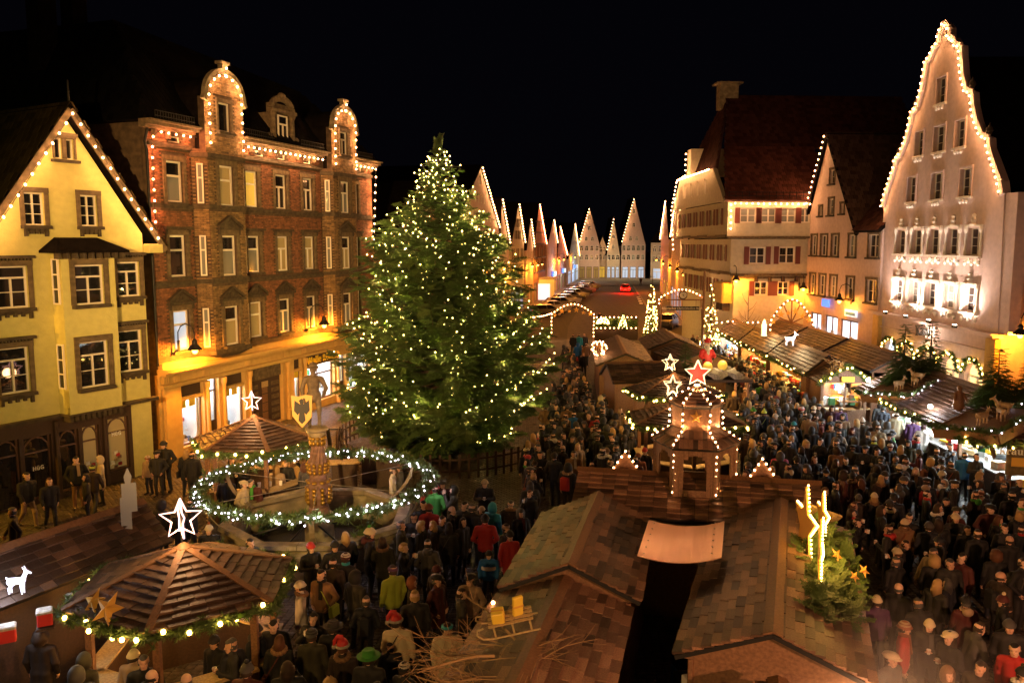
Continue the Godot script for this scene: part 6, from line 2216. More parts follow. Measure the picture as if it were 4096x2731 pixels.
func roof_stars() -> void:
	var at := V(6.1, 2.62, -15.6)
	var bed := thing("fir_bed", "bed of fir branches laid on the right slope of the long foreground roof", "fir branches", at)
	var where := []
	for i in 620:
		var u := rng.randf_range(-2.3, 2.2)
		var v := rng.randf_range(-0.5, 0.75) * (1.0 - absf(u) * 0.22)
		var d := V(rng.randfn(), rng.randf_range(-0.1, 0.7), rng.randfn()).normalized()
		where.append(Transform3D(Basis.looking_at(-d) * Basis.from_scale(Vector3.ONE * rng.randf_range(0.2, 0.42)), V(0.33 * -u + v * 0.85, -v * 0.36 + rng.randf() * 0.12, u)))
	scatter("sprays", fir_spray("spray_tip", 1.0, 10, M.needle_light), where, bed)
	for s in [[V(5.75, 3.3, -14.85), 0.62, 1.25, 0.1, "nearest and broadest"], [V(5.95, 3.3, -16.2), 0.8, 1.48, 0.0, "tallest"], [V(6.75, 3.05, -17.4), 0.55, 1.42, 0.0, "farthest"]]:
		plywood_star("%s golden plywood star edged with bulbs on the fir covered roof" % s[4], s[0], s[1], Basis(Vector3.UP, s[2]) * Basis(Vector3.BACK, s[3]), 7, "lit plywood stars on the roof")
	for s in [[V(6.5, 2.78, -15.9), 0.16], [V(6.75, 2.75, -15.2), 0.14], [V(6.4, 2.8, -14.8), 0.12]]:
		faceted_star("small golden star in the fir bed, %s" % ["between the lit stars", "on the outer edge", "beside the broadest lit star"][int(s[1] * 100) % 3], s[0], s[1], Basis.from_euler(V(-0.6, 0.5, 0.3)), "small stars in the fir bed")
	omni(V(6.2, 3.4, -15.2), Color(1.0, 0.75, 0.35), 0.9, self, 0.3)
	var bd := thing("leaning_board", "yellowish wooden board leaning over the far end of the long foreground roof", "board", V(6.9, 2.75, -18.3), 0.0)
	bd.rotation = V(-0.75, 0.35, -0.5)
	part("board", box_mesh(V(0.95, 0.05, 0.8), M.wood_pale), bd)
	for x in [-0.3, 0.3]:
		part("batten", box_mesh(V(0.08, 0.05, 0.8), M.wood_pale), bd, T(x, -0.05, 0))

func crates_between() -> void:
	for i in 6:
		var c := thing("plastic_crate", "dark crate stacked in the gap under the copper sheet, %s" % ["lowest near one", "second of the near stack", "top of the near stack", "lowest far one", "second of the far stack", "top of the far stack"][i], "crate", V(3.3 + 0.15 * (i / 3), 0.2 + 0.4 * (i % 3), -14.2 - 1.0 * (i / 3)), 0.2, "crates in the gap")
		var b := MB.new()
		for s in [-1, 1]:
			b.box(V(s * 0.28, 0, 0), V(0.03, 0.36, 0.4))
			b.box(V(0, 0, s * 0.2), V(0.59, 0.36, 0.03))
		b.box(V(0, -0.17, 0), V(0.56, 0.03, 0.4))
		part("crate", b.mesh(M.blue if i == 4 else M.iron), c)
	var bb := thing("paper_box", "white paper box on a crate in the gap between the foreground roofs", "box", V(3.1, 1.5, -13.4), 0.3)
	part("box", box_mesh(V(0.3, 0.2, 0.24), M.white, 0.01), bb)

func fleece_stall() -> void:
	var o := thing("fleece_stall", "stall roof covered with white fleece and two ball lamps", "market stall", V(9.8, 0, -39.6))
	part("roof", box_mesh(V(3.0, 0.12, 2.6), M.wood_dark), o, T(0, 2.5, 0))
	var b := MB.new()
	var g := []
	for i in 13:
		var row := []
		for j in 11:
			row.append(V(-1.2 + 2.4 * i / 12.0, 2.6 + 0.16 * sin(i * 1.3 + j * 0.7) * sin(j * 1.1) + (0.2 if i > 0 and i < 12 and j > 0 and j < 10 else 0.0), -1.0 + 2.2 * j / 10.0))
		g.append(row)
	for i in 12:
		for j in 10:
			b.quad(g[i][j], g[i][j + 1], g[i + 1][j + 1], g[i + 1][j])
	var f := part("fleece", b.mesh(M.fur_white), o)
	for x in [-1.35, 1.35]:
		for z in [-1.1, 1.1]:
			part("post", box_mesh(V(0.1, 2.45, 0.1), M.wood), o, T(x, 1.22, z))
	part("counter", box_mesh(V(2.7, 1.0, 0.4), M.plank), o, T(0, 0.5, 1.05))
	part("ceiling_light", box_mesh(V(2.0, 0.05, 0.1), M.stall_light), o, T(0, 2.4, 0))
	omni(V(0, 2.2, 0.4), Color(1.0, 0.72, 0.36), 3.5, o, 0.2)
	for i in 2:
		var l := thing("ball_lamp", "round frosted ball lamp lying on the white fleece, %s one" % ["left", "right"][i], "lamp", o.position + V(-0.35 + 0.85 * i, 3.0, 0.1 - 0.5 * i), 0.0, "ball lamps on the fleece")
		var m := MB.new()
		m.ball(Vector3.ZERO, V(0.24, 0.24, 0.24), 14, 10)
		part("globe", m.mesh(M.lit_window_warm), l)
		omni(V(0, 0.34, 0.1), Color(1.0, 0.85, 0.6), 0.5, l, 0.2)
	var s := thing("red_coated_figure", "standing figure with white beard and red fur trimmed coat on the roof", "figure", V(9.75, 2.62, -41.0), 0.1)
	var bones := [
		[V(-0.1, 0.1, 0), V(-0.09, 0.4, 0), 0.1, 0.12, 3], [V(0.1, 0.1, 0), V(0.09, 0.4, 0), 0.1, 0.12, 3], [V(-0.1, 0.05, 0.02), V(-0.11, 0.05, 0.14), 0.07, 0.06, 2], [V(0.1, 0.05, 0.02), V(0.11, 0.05, 0.14), 0.07, 0.06, 2],
		[V(0, 0.45, 0), V(0, 0.85, 0), 0.27, 0.24, 0], [V(-0.17, 0.95, 0), V(0.17, 0.95, 0), 0.13, 0.13, 0],
		[V(-0.26, 0.95, 0), V(-0.36, 0.72, 0.1), 0.1, 0.09, 0], [V(-0.36, 0.72, 0.1), V(-0.25, 0.58, 0.28), 0.085, 0.07, 0], [V(0.26, 0.95, 0), V(0.36, 0.72, 0.1), 0.1, 0.09, 0], [V(0.36, 0.72, 0.1), V(0.25, 0.62, 0.28), 0.085, 0.07, 0],
		[V(-0.24, 0.57, 0.31), V(-0.22, 0.56, 0.34), 0.06, 0.05, 2], [V(0.24, 0.61, 0.31), V(0.22, 0.6, 0.34), 0.06, 0.05, 2],
		[V(0, 1.2, 0.02), V(0, 1.26, 0.0), 0.12, 0.12, 4], [V(0, 1.16, 0.13), V(0, 0.86, 0.24), 0.1, 0.06, 1], [V(-0.1, 1.2, 0.02), V(-0.08, 1.04, 0.14), 0.06, 0.05, 1], [V(0.1, 1.2, 0.02), V(0.08, 1.04, 0.14), 0.06, 0.05, 1],
		[V(0, 1.23, 0.13), V(0, 1.21, 0.14), 0.025, 0.025, 4], [V(-0.23, 0.44, 0.02), V(0.23, 0.44, 0.02), 0.08, 0.08, 1],
	]
	part("body", sdf_mesh(bones, 0.025, 0.03, [M.red, M.fur_white, M.black, M.red, M.skin_pale]), s)
	part("hat", headwear("pointed_hat"), s, Transform3D(Basis.from_scale(Vector3.ONE * 1.35), V(0, 1.25, 0)))
	part("hat_trim", headwear("hat_fur"), s, Transform3D(Basis.from_scale(Vector3.ONE * 1.35), V(0, 1.25, 0)))
	fir_tree("small_fir", "small dark fir left of the red coated figure", V(8.7, 2.56, -41.0), 1.4, 0.55, 0.8, "small firs on the stalls")

func right_rows() -> void:
	var z := [-60.0, -54.0, -47.5, -40.6]
	for i in 3:
		hut("right hand row hut, %s of three before the gabled drinks stall" % ["farthest", "middle", "nearest"][i], V(15.75 + 0.12 * (2 - i), 3.4, z[i + 1] - 0.1), V(15.9 + 0.12 * (2 - i), 3.4, z[i] + 0.1), 1.2, 2.4, {"budget": 80, "step": 0.22, "w": 0.36, "open": "left", "e": 4.5, "light": "stall_light" if i > 0 else "stall_light_cool", "color": Color(1.0, 0.78, 0.42) if i > 0 else Color(0.9, 0.95, 1.0), "group": "stalls of the right hand row"})
		var g := garland("fir garland with bulbs along the eave of the %s right hand hut" % ["farthest", "middle", "nearest"][i], [V(14.62 + 0.12 * (2 - i), 2.4, z[i + 1] - 0.1), V(14.72 + 0.12 * (2 - i), 2.4, z[i] + 0.1)], 0.12, 0.45, 0.05, "bulb_garland", "garlands along the right row eaves")
		hut("rear row hut with a broad brown roof along the right, %s of three" % ["farthest", "middle", "nearest"][i], V(19.35, 3.45, z[i + 1] + 0.1), V(19.5, 3.45, z[i] + 0.3), 1.6, 2.6, {"budget": 100, "step": 0.24, "w": 0.36, "group": "stalls of the right hand row"})
	var cl := thing("lit_candle_figure", "glowing candle shaped light on the right hand roofs", "light figure", V(15.4, 3.3, -50.2))
	var cm := MB.new()
	cm.lathe(Vector3.ZERO, [Vector2(0.2, 0), Vector2(0.16, 0.1), Vector2(0.16, 0.7), Vector2(0.08, 0.78), Vector2(0.1, 0.88), Vector2(0, 1.05)], 10)
	part("light_body", cm.mesh(M.star_warm), cl)
	var rd := thing("lit_reindeer_figure", "glowing seated reindeer light figure farther down the right hand roofs", "light figure", V(15.3, 3.35, -45.0), -0.6)
	part("light_body", cache.deer, rd, Transform3D(Basis.from_scale(Vector3.ONE * 0.95), Vector3.ZERO), M.figure_light)
	for p in [V(15.3, 4.0, -49.9), V(15.2, 3.9, -44.7)]:
		omni(p, Color(1.0, 0.85, 0.6), 1.2, self, 0.2)
	var j := hut("gabled drinks stall with a lit hatch and fir trimmed gable", V(15.9, 3.12, -38.9), V(16.1, 3.12, -42.5), 1.3, 2.35, {"budget": 70, "step": 0.2, "open": "near", "group": "stalls of the right hand row"})
	part("hatch_counter", box_mesh(V(1.5, 0.06, 0.5), M.wood_pale), j, T(-0.25, 1.05, 1.75))
	part("hatch_wall", box_mesh(V(2.1, 1.0, 0.06), M.plank), j, T(0, 0.5, 1.6))
	part("ceiling_light", box_mesh(V(1.4, 0.05, 0.12), M.stall_light_cool), j, T(0, 2.25, 1.0))
	omni(V(0, 2.0, 1.0), Color(0.92, 0.96, 1.0), 3.4, j, 0.2)
	for i in 8:
		part("vessel", box_mesh(V(0.28, 0.36, 0.25), M[["steel", "white", "green", "yellow"][i % 4]], 0.03), j, T(-0.85 + 0.24 * i, 1.3, 1.1 - 0.2 * (i % 2)))
	for x in [-1.0, 0.05, 1.0]:
		part("hatch_post", box_mesh(V(0.08, 1.3, 0.08), M.wood), j, T(x, 1.65, 1.62))
	part("sign", box_mesh(V(0.6, 0.24, 0.05), M.yellow), j, T(0.1, 2.5, 1.85))
	garland("fir garland with bulbs over the gable of the drinks stall", [V(14.62, 2.35, -38.75), V(15.9, 3.16, -38.75), V(17.18, 2.35, -38.75)], 0.15, 0.32, 0.045, "bulb_garland", "garlands along the right row eaves")
	var dove := thing("twig_ornament", "pale woven twig ornament on the roof before the drinks stall", "ornament", V(15.25, 3.0, -38.4), 0.4)
	var dm := MB.new()
	for i in 40:
		var a := V(rng.randf_range(-0.5, 0.5), rng.randf_range(0.0, 0.5), rng.randf_range(-0.12, 0.12))
		dm.tube([a, a + V(rng.randfn(), rng.randfn(), rng.randfn()) * 0.16], 0.02, 0.008, 4, false)
	part("twigs", dm.mesh(M.wood_pale), dove)
	food_stall()

func food_stall() -> void:
	var o := thing("food_stall", "long brightly lit food stall with a dark roof along the right side", "market stall", V(17.5, 0, -32.0), 0.0, "stalls of the right hand row")
	var e := [V(-2.3, 2.4, 5.2), V(-2.0, 2.4, -5.0), V(0.6, 3.5, -5.0), V(0.3, 3.5, 2.9)]
	shingles(o, "roof_slope", [e[1], e[0], e[3], e[2]], 0.34, 0.24, 180)
	shingles(o, "roof_end", [V(-2.3, 2.4, 5.2), V(5.2, 2.4, 6.4), V(3.5, 3.5, 3.5), V(0.3, 3.5, 2.9)], 0.34, 0.24, 60)
	shingles(o, "roof_back", [V(3.4, 2.5, 3.4), V(3.4, 2.5, -5.0), V(0.6, 3.5, -5.0), V(0.3, 3.5, 2.9)], 0.34, 0.24, 20)
	part("back_wall", box_mesh(V(0.1, 2.4, 10.0), M.white), o, T(2.2, 1.2, 0))
	part("front_wall", box_mesh(V(0.1, 1.0, 9.6), M.wood_dark), o, T(-0.55, 0.5, 0.1))
	part("counter", box_mesh(V(0.7, 0.06, 9.6), M.steel), o, T(-0.4, 1.03, 0.1))
	part("end_counter", box_mesh(V(2.6, 1.05, 0.5), M.yellow), o, T(0.9, 0.52, 4.7))
	for z in [-4.8, -1.6, 1.7, 4.8]:
		part("post", box_mesh(V(0.12, 2.4, 0.12), M.wood), o, T(-0.7, 1.2, z))
	for z in [-3.0, 0.0, 3.2]:
		part("ceiling_light", box_mesh(V(0.12, 0.06, 1.8), M.stall_light_cool), o, T(0.3, 2.5, z))
		omni(V(0.1, 2.25, z), Color(0.92, 0.97, 1.0), 6.5, o, 0.3)
	for i in 70:
		var s := V(rng.randf_range(0.12, 0.35), rng.randf_range(0.06, 0.3), rng.randf_range(0.12, 0.35)).snapped(Vector3.ONE * 0.05) + Vector3.ONE * 0.03
		part("goods", box_mesh(s, M[["white", "steel", "yellow", "green", "wood_pale", "white", "red"][i % 7]], 0.01), o, Transform3D(Basis(Vector3.UP, rng.randf()), V([-0.35, -0.2, 0.9, 1.9][i % 4], [1.2, 1.2, 1.0, 1.6][i % 4], rng.randf_range(-4.6, 4.4))))
	for i in 4:
		part("pan", cached("pan", _pan(), M.iron), o, T(0.5, 1.1, -3.6 + i * 2.1))
		part("equipment", box_mesh(V(0.5, 0.9, 0.7), M.steel, 0.03), o, T(1.5, 0.5, -3.2 + i * 2.0))
	var sg := thing("menu_board", "grey chalk style menu board at the near end of the food stall", "sign", V(17.2, 1.75, -26.9), -0.2)
	part("board", box_mesh(V(1.3, 1.0, 0.06), M.stone), sg)
	part("lettering", text_mesh("Krautspätzle", 0.3, 0.01, M.white, "Droid Serif", true, true), sg, T(0.08, 0.3, 0.04))
	part("photo_panel", box_mesh(V(0.4, 0.3, 0.02), M.star_gold), sg, T(-0.3, -0.05, 0.045))
	part("photo_panel", box_mesh(V(0.4, 0.3, 0.02), M.red), sg, T(0.25, -0.2, 0.045))
	garland("fir garland with bulbs along the front eave of the food stall", [V(15.2, 2.38, -26.8), V(15.5, 2.38, -37.0)], 0.14, 0.42, 0.04, "bulb_garland", "garlands along the right row eaves")
	garland("fir garland with bulbs on the near end eave of the food stall", [V(15.2, 2.38, -26.75), V(19.5, 2.38, -26.0)], 0.14, 0.5, 0.04, "bulb_garland", "garlands along the right row eaves")
	for i in 2:
		var l := thing("globe_lamp", "bright round lamp on the food stall roof edge, %s one" % ["near", "far"][i], "lamp", [V(15.75, 2.85, -30.6), V(16.1, 2.8, -36.9)][i], 0.0, "globe lamps on the food stall")
		var m := MB.new()
		m.ball(Vector3.ZERO, V(0.09, 0.09, 0.09), 10, 8)
		part("lamp_globe", m.mesh(M.flood_lamp), l)
		omni(Vector3.ZERO, Color(1.0, 0.95, 0.95), 1.6, l, 0.08)
	for i in 2:
		var c: Vector3 = [V(16.6, 2.9, -34.4), V(16.4, 2.9, -27.9)][i]
		var n: String = ["far", "near"][i]
		var p := thing("roof_platform", "wooden platform edged with fir on the food stall roof, %s one" % n, "platform", c, 0.45, "roof platforms")
		p.basis = Basis(Vector3.BACK, 0.27) * p.basis
		part("deck", box_mesh(V(2.6, 0.08, 2.4), M.plank), p)
		for s in [-1, 1]:
			part("side_board", box_mesh(V(0.06, 0.35, 2.4), M.plank), p, T(s * 1.3, -0.1, 0))
			part("side_board", box_mesh(V(2.6, 0.35, 0.06), M.plank), p, T(0, -0.1, s * 1.2))
		for x in [-0.9, 0.9]:
			part("leg", box_mesh(V(0.1, 0.9, 0.1), M.wood_dark), p, T(x, -0.5, 0.6))
		var path := []
		for q in [V(-1.25, 0.1, -1.1), V(-1.25, 0.1, 1.15), V(1.25, 0.1, 1.15), V(1.25, 0.1, -0.6)]:
			path.append(p.transform * q)
		garland("fir edging with small bulbs round the %s roof platform" % n, path, 0.13, 0.3, 0.022, "bulb_cool", "fir edgings of the roof platforms")
		for k in 3:
			goat(p.transform * V(-0.5 + 0.55 * k, 0.04, 0.1 + 0.3 * (k % 2)), 0.4 + k, "%s wooden animal on the %s roof platform" % [["left", "middle", "right"][k], n])
		if i == 0:
			fir_tree("small_fir", "left of two small firs on the far roof platform", c + V(0.35, 0.0, -1.0), 2.6, 0.75, 1.0, "small firs on the stalls")
			fir_tree("small_fir", "right of two small firs on the far roof platform", c + V(1.5, 0.0, -1.0), 2.7, 0.8, 1.0, "small firs on the stalls")
			fir_tree("small_fir", "low bushy fir between platform and roof on the far platform", c + V(0.9, 0.0, -0.7), 1.2, 0.8, 1.0, "small firs on the stalls")
		else:
			fir_tree("small_fir", "tall fir behind the near roof platform", c + V(1.1, 0.1, -1.5), 2.2, 0.85, 1.1, "small firs on the stalls")
			fir_tree("small_fir", "wide fir on the right of the near roof platform", c + V(2.0, 0.0, -1.0), 1.9, 1.0, 1.1, "small firs on the stalls")
			var pst := thing("hut_figure", "small carved shepherd figure beside the near roof fir", "figure", c + V(-0.2, 0.1, -1.6))
			part("body", sdf_mesh([[V(0, 0.1, 0), V(0, 0.55, 0), 0.2, 0.12, 0], [V(0, 0.72, 0.02), V(0, 0.76, 0), 0.09, 0.09, 0], [V(-0.13, 0.55, 0), V(-0.2, 0.35, 0.12), 0.06, 0.05, 0], [V(0.13, 0.55, 0), V(0.2, 0.35, 0.12), 0.06, 0.05, 0]], 0.02, 0.03, [M.wood]), pst)

func _pan() -> MB:
	var b := MB.new()
	b.lathe(Vector3.ZERO, [Vector2(0.34, 0.0), Vector2(0.4, 0.12), Vector2(0.38, 0.12), Vector2(0.33, 0.03)], 16)
	return b

func goat(at: Vector3, yaw: float, label: String) -> void:
	var o := thing("wooden_animal", label, "animal figure", at, yaw, "carved animals on the roof platforms")
	if not cache.has("goat"):
		var bones := [[V(-0.2, 0.32, 0), V(0.15, 0.33, 0), 0.1, 0.1, 0], [V(0.16, 0.36, 0), V(0.28, 0.5, 0), 0.06, 0.05, 0], [V(0.28, 0.52, 0), V(0.4, 0.47, 0), 0.05, 0.03, 0], [V(-0.28, 0.36, 0), V(-0.33, 0.42, 0), 0.03, 0.015, 0]]
		for z in [-0.06, 0.06]:
			bones.append([V(0.14, 0.3, z), V(0.15, 0.0, z), 0.035, 0.025, 0])
			bones.append([V(-0.2, 0.3, z), V(-0.17, 0.16, z), 0.045, 0.03, 0])
			bones.append([V(-0.17, 0.16, z), V(-0.2, 0.0, z), 0.026, 0.022, 0])
			bones.append([V(0.27, 0.56, z * 0.6), V(0.22, 0.66, z), 0.02, 0.008, 0])
		cache.goat = sdf_mesh(bones, 0.02, 0.025, [M.wood_pale])
	part("body", cache.goat, o)

func arch_frame(o: Node3D, w: float, h: float, rise: float) -> void:
	for s in [-1, 1]:
		part("post", box_mesh(V(0.12, h, 0.12), M.wood), o, T(s * w / 2, h / 2, 0))
	var prev := V(-w / 2, h, 0)
	for i in range(1, 9):
		var t := i / 8.0
		var p := V(-w / 2 + w * t, h + rise * sin(t * PI), 0)
		var b := MB.new()
		b.bar(prev, p, 0.06, 0.14, Vector3.UP)
		part("arch_board", b.mesh(M.wood), o)
		prev = p

func arch_path(w: float, h: float, rise: float, foot := 0.2) -> Array:
	var p := [V(-w / 2, foot, 0.1)]
	for i in 13:
		var t := i / 12.0
		p.append(V(-w / 2 + w * t, h + rise * sin(t * PI) + 0.06, 0.1))
	p.append(V(w / 2, foot, 0.1))
	return p

func arches() -> void:
	var list := [[V(5.6, 0, -76), 3.9, 2.35, 0.95, "left entrance arch hung with wooden stars", 0.0], [V(19.0, 0, -56), 2.9, 3.6, 1.5, "right entrance arch with fan struts behind the stalls", 0.0]]
	for a in list:
		var o := thing("entrance_arch", "timber " + a[4], "arch", a[0], a[5], "entrance arches")
		arch_frame(o, a[1], a[2], a[3])
		light_string("bulbs over the " + a[4], along(o, arch_path(a[1], a[2], a[3])), 0.34, 0.045, "bulb", "bulbs on the entrance arches")
		for i in 6:
			var t := (i + 0.5) / 6.0
			plywood_star("wooden star under the %s, %s" % [a[4].replace(" with fan struts behind the stalls", ""), ["first from left", "second from left", "third from left", "fourth from left", "fifth from left", "last"][i]], a[0] + V(-a[1] / 2 + a[1] * t, a[2] + a[3] * sin(t * PI) * 0.55 - 0.2 + 0.12 * (i % 2), 0.05), 0.2 + 0.07 * (i % 2), Basis(), 0, "stars under the entrance arches")
		if a[2] > 3.0:
			for i in 5:
				var t := 0.1 + 0.2 * i
				var b := MB.new()
				b.bar(V(0, a[2] - 0.1, 0), V(-a[1] / 2 + a[1] * t, a[2] + a[3] * sin(t * PI), 0), 0.06, 0.08)
				part("strut", b.mesh(M.wood), o)
	var s := thing("sign_arch", "curved timber entrance arch with a clock face and a long name board", "arch", V(13.55, 0, -66), 0.0)
	arch_frame(s, 3.6, 4.5, 0.7)
	part("beam", box_mesh(V(3.6, 0.1, 0.1), M.wood), s, T(0, 4.4, 0))
	for x in [-1.2, 1.2]:
		var b := MB.new()
		b.bar(V(x * 1.5, 0.0, 0.5), V(x * 1.3, 4.4, 0), 0.1, 0.1)
		part("brace", b.mesh(M.wood), s)
	var cf := MB.new()
	cf.lathe(Vector3.ZERO, [Vector2(0.34, -0.04), Vector2(0.36, 0.0), Vector2(0.34, 0.04)], 18)
	var rot := Basis(Vector3.RIGHT, PI / 2)
	var clock := part("clock_rim", cf.mesh(M.wood_dark), s, Transform3D(rot, V(0.1, 4.78, 0.08)))
	var cd := MB.new()
	cd.lathe(Vector3.ZERO, [Vector2(0.27, 0.04), Vector2(0.27, 0.06)], 18)
	part("clock_face", cd.mesh(M.white), clock)
	for i in 2:
		part("clock_hand", box_mesh(V(0.03, 0.02, 0.2 - 0.06 * i), M.black), clock, Transform3D(Basis(Vector3.UP, 0.6 + 2.2 * i) * Basis(), V(0, 0.07, 0)))
	var board := part("name_board", box_mesh(V(2.6, 0.3, 0.06), M.iron), s, T(0.1, 3.72, 0.1))
	part("lettering", text_mesh("Biberacher Christkindles-Markt", 0.21, 0.02, M.white, "Droid Serif", true), board, T(0, 0, 0.045))
	for x in [-1.0, 1.15]:
		var ch := MB.new()
		ch.tube([V(x, 4.4, 0.1), V(x, 3.86, 0.1)], 0.012, 0.012, 4)
		part("chain", ch.mesh(M.iron), s)
	light_string("bulbs over the sign arch with the clock face", along(s, arch_path(3.6, 4.5, 0.7, 4.0)), 0.3, 0.045, "bulb", "bulbs on the entrance arches")
	var pb := thing("planter_box", "long fir filled planter between the left arch and the lit tree", "planter", V(9.6, 0, -76))
	part("box", box_mesh(V(4.0, 1.1, 0.5), M.wood_dark), pb, T(0, 0.55, 0))
	var w := []
	for i in 260:
		w.append(Transform3D(Basis.from_euler(V(rng.randf() * 6, rng.randf() * 6, 0)), V(rng.randf_range(-2, 2), rng.randf_range(1.1, 1.9), rng.randf_range(-0.25, 0.25))))
	scatter("needles", fir_tuft("tuft0.30", 0.3, 22, M.needle_light), w, pb)
	light_string("upper row of bulbs across the fir planter", [V(7.6, 2.15, -75.7), V(11.7, 2.15, -75.7)], 0.4, 0.045, "bulb", "bulbs along the fir planter")
	light_string("lower row of bulbs across the fir planter", [V(7.6, 1.15, -75.7), V(11.7, 1.15, -75.7)], 0.4, 0.045, "bulb", "bulbs along the fir planter")
	var bush := thing("lit_bush", "round bush covered in warm lights in the fir planter", "bush", V(8.35, 1.55, -75.6))
	scatter("leaves", fir_tuft("tuft0.30", 0.3, 22, M.needle_light), w.slice(0, 60).map(func(t: Transform3D) -> Transform3D: return Transform3D(t.basis, (t.origin * V(0.2, 0.5, 1) - V(0, 0.7, 0)))), bush)
	for i in 70:
		part("bulb", bulb_mesh(0.045, "bulb_garland"), bush, Transform3D(Basis(), V(rng.randfn(), absf(rng.randfn()) * 0.8, rng.randfn()).normalized() * V(0.55, 0.5, 0.4)))
	lit_tree("small green lit cone tree in the fir planter", V(10.2, 1.1, -75.6), 1.5, 0.4, 46, 0.035)
	lit_tree("slender lit fir between the planter and the sign arch", V(12.55, 0, -74), 6.0, 0.8, 110, 0.042)
	lit_tree("lit fir right of the sign arch before the cream corner house", V(14.0, 0, -58), 6.3, 0.95, 130, 0.04)
	light_string("festoon of bulbs along the roofs before the cream corner house", [V(14.0, 3.3, -59), V(15.6, 3.4, -59), V(17.6, 3.6, -56.5)], 0.42, 0.045, "bulb", "festoons at the right entrance", "light_string", 0.1)
	light_string("festoon of bulbs from the big fir to the left arch", [V(1.0, 2.6, -72), V(3.65, 2.5, -76)], 0.35, 0.045, "bulb", "bulbs on the entrance arches", "light_string", 0.2)
	var sp := thing("bare_sapling", "bare young tree in front of the cream corner house", "tree", V(16.6, 0, -58.0))
	var tb := MB.new()
	tb.tube([Vector3.ZERO, V(0.05, 2.5, 0), V(0.0, 5.6, 0)], 0.06, 0.012, 6)
	part("trunk", tb.mesh(M.bark), sp)
	var br := MB.new()
	for i in 16:
		var a := rng.randf() * TAU
		var y := rng.randf_range(2.2, 5.0)
		var d := V(cos(a), 0.9, sin(a)) * rng.randf_range(0.5, 1.0)
		br.tube([V(0.02, y, 0), V(0.02, y, 0) + d * 0.6, V(0.02, y, 0) + d + V(0, 0.2, 0)], 0.02, 0.006, 4, false)
	part("crown", br.mesh(M.bark), sp)
	var pole := thing("timber_pole", "tall bare timber pole behind the red coated figure", "pole", V(13.2, 0, -57))
	var pm := MB.new()
	pm.tube([Vector3.ZERO, V(0.05, 7.0, 0)], 0.11, 0.08, 8)
	part("pole", pm.mesh(M.wood), pole)

func lit_tree(label: String, at: Vector3, h: float, r: float, n: int, br: float) -> void:
	var o := fir_tree("lit_fir", label, at, h, r, 0.7, "small lit firs")
	var bm := bulb_mesh(br, "bulb_garland")
	for i in n:
		var y := h * (0.12 + 0.85 * (1.0 - sqrt(rng.randf())))
		var a := rng.randf() * TAU
		var q := r * (1.0 - y / h) * 1.02
		part("bulb", bm, o, T(cos(a) * q, y, sin(a) * q))

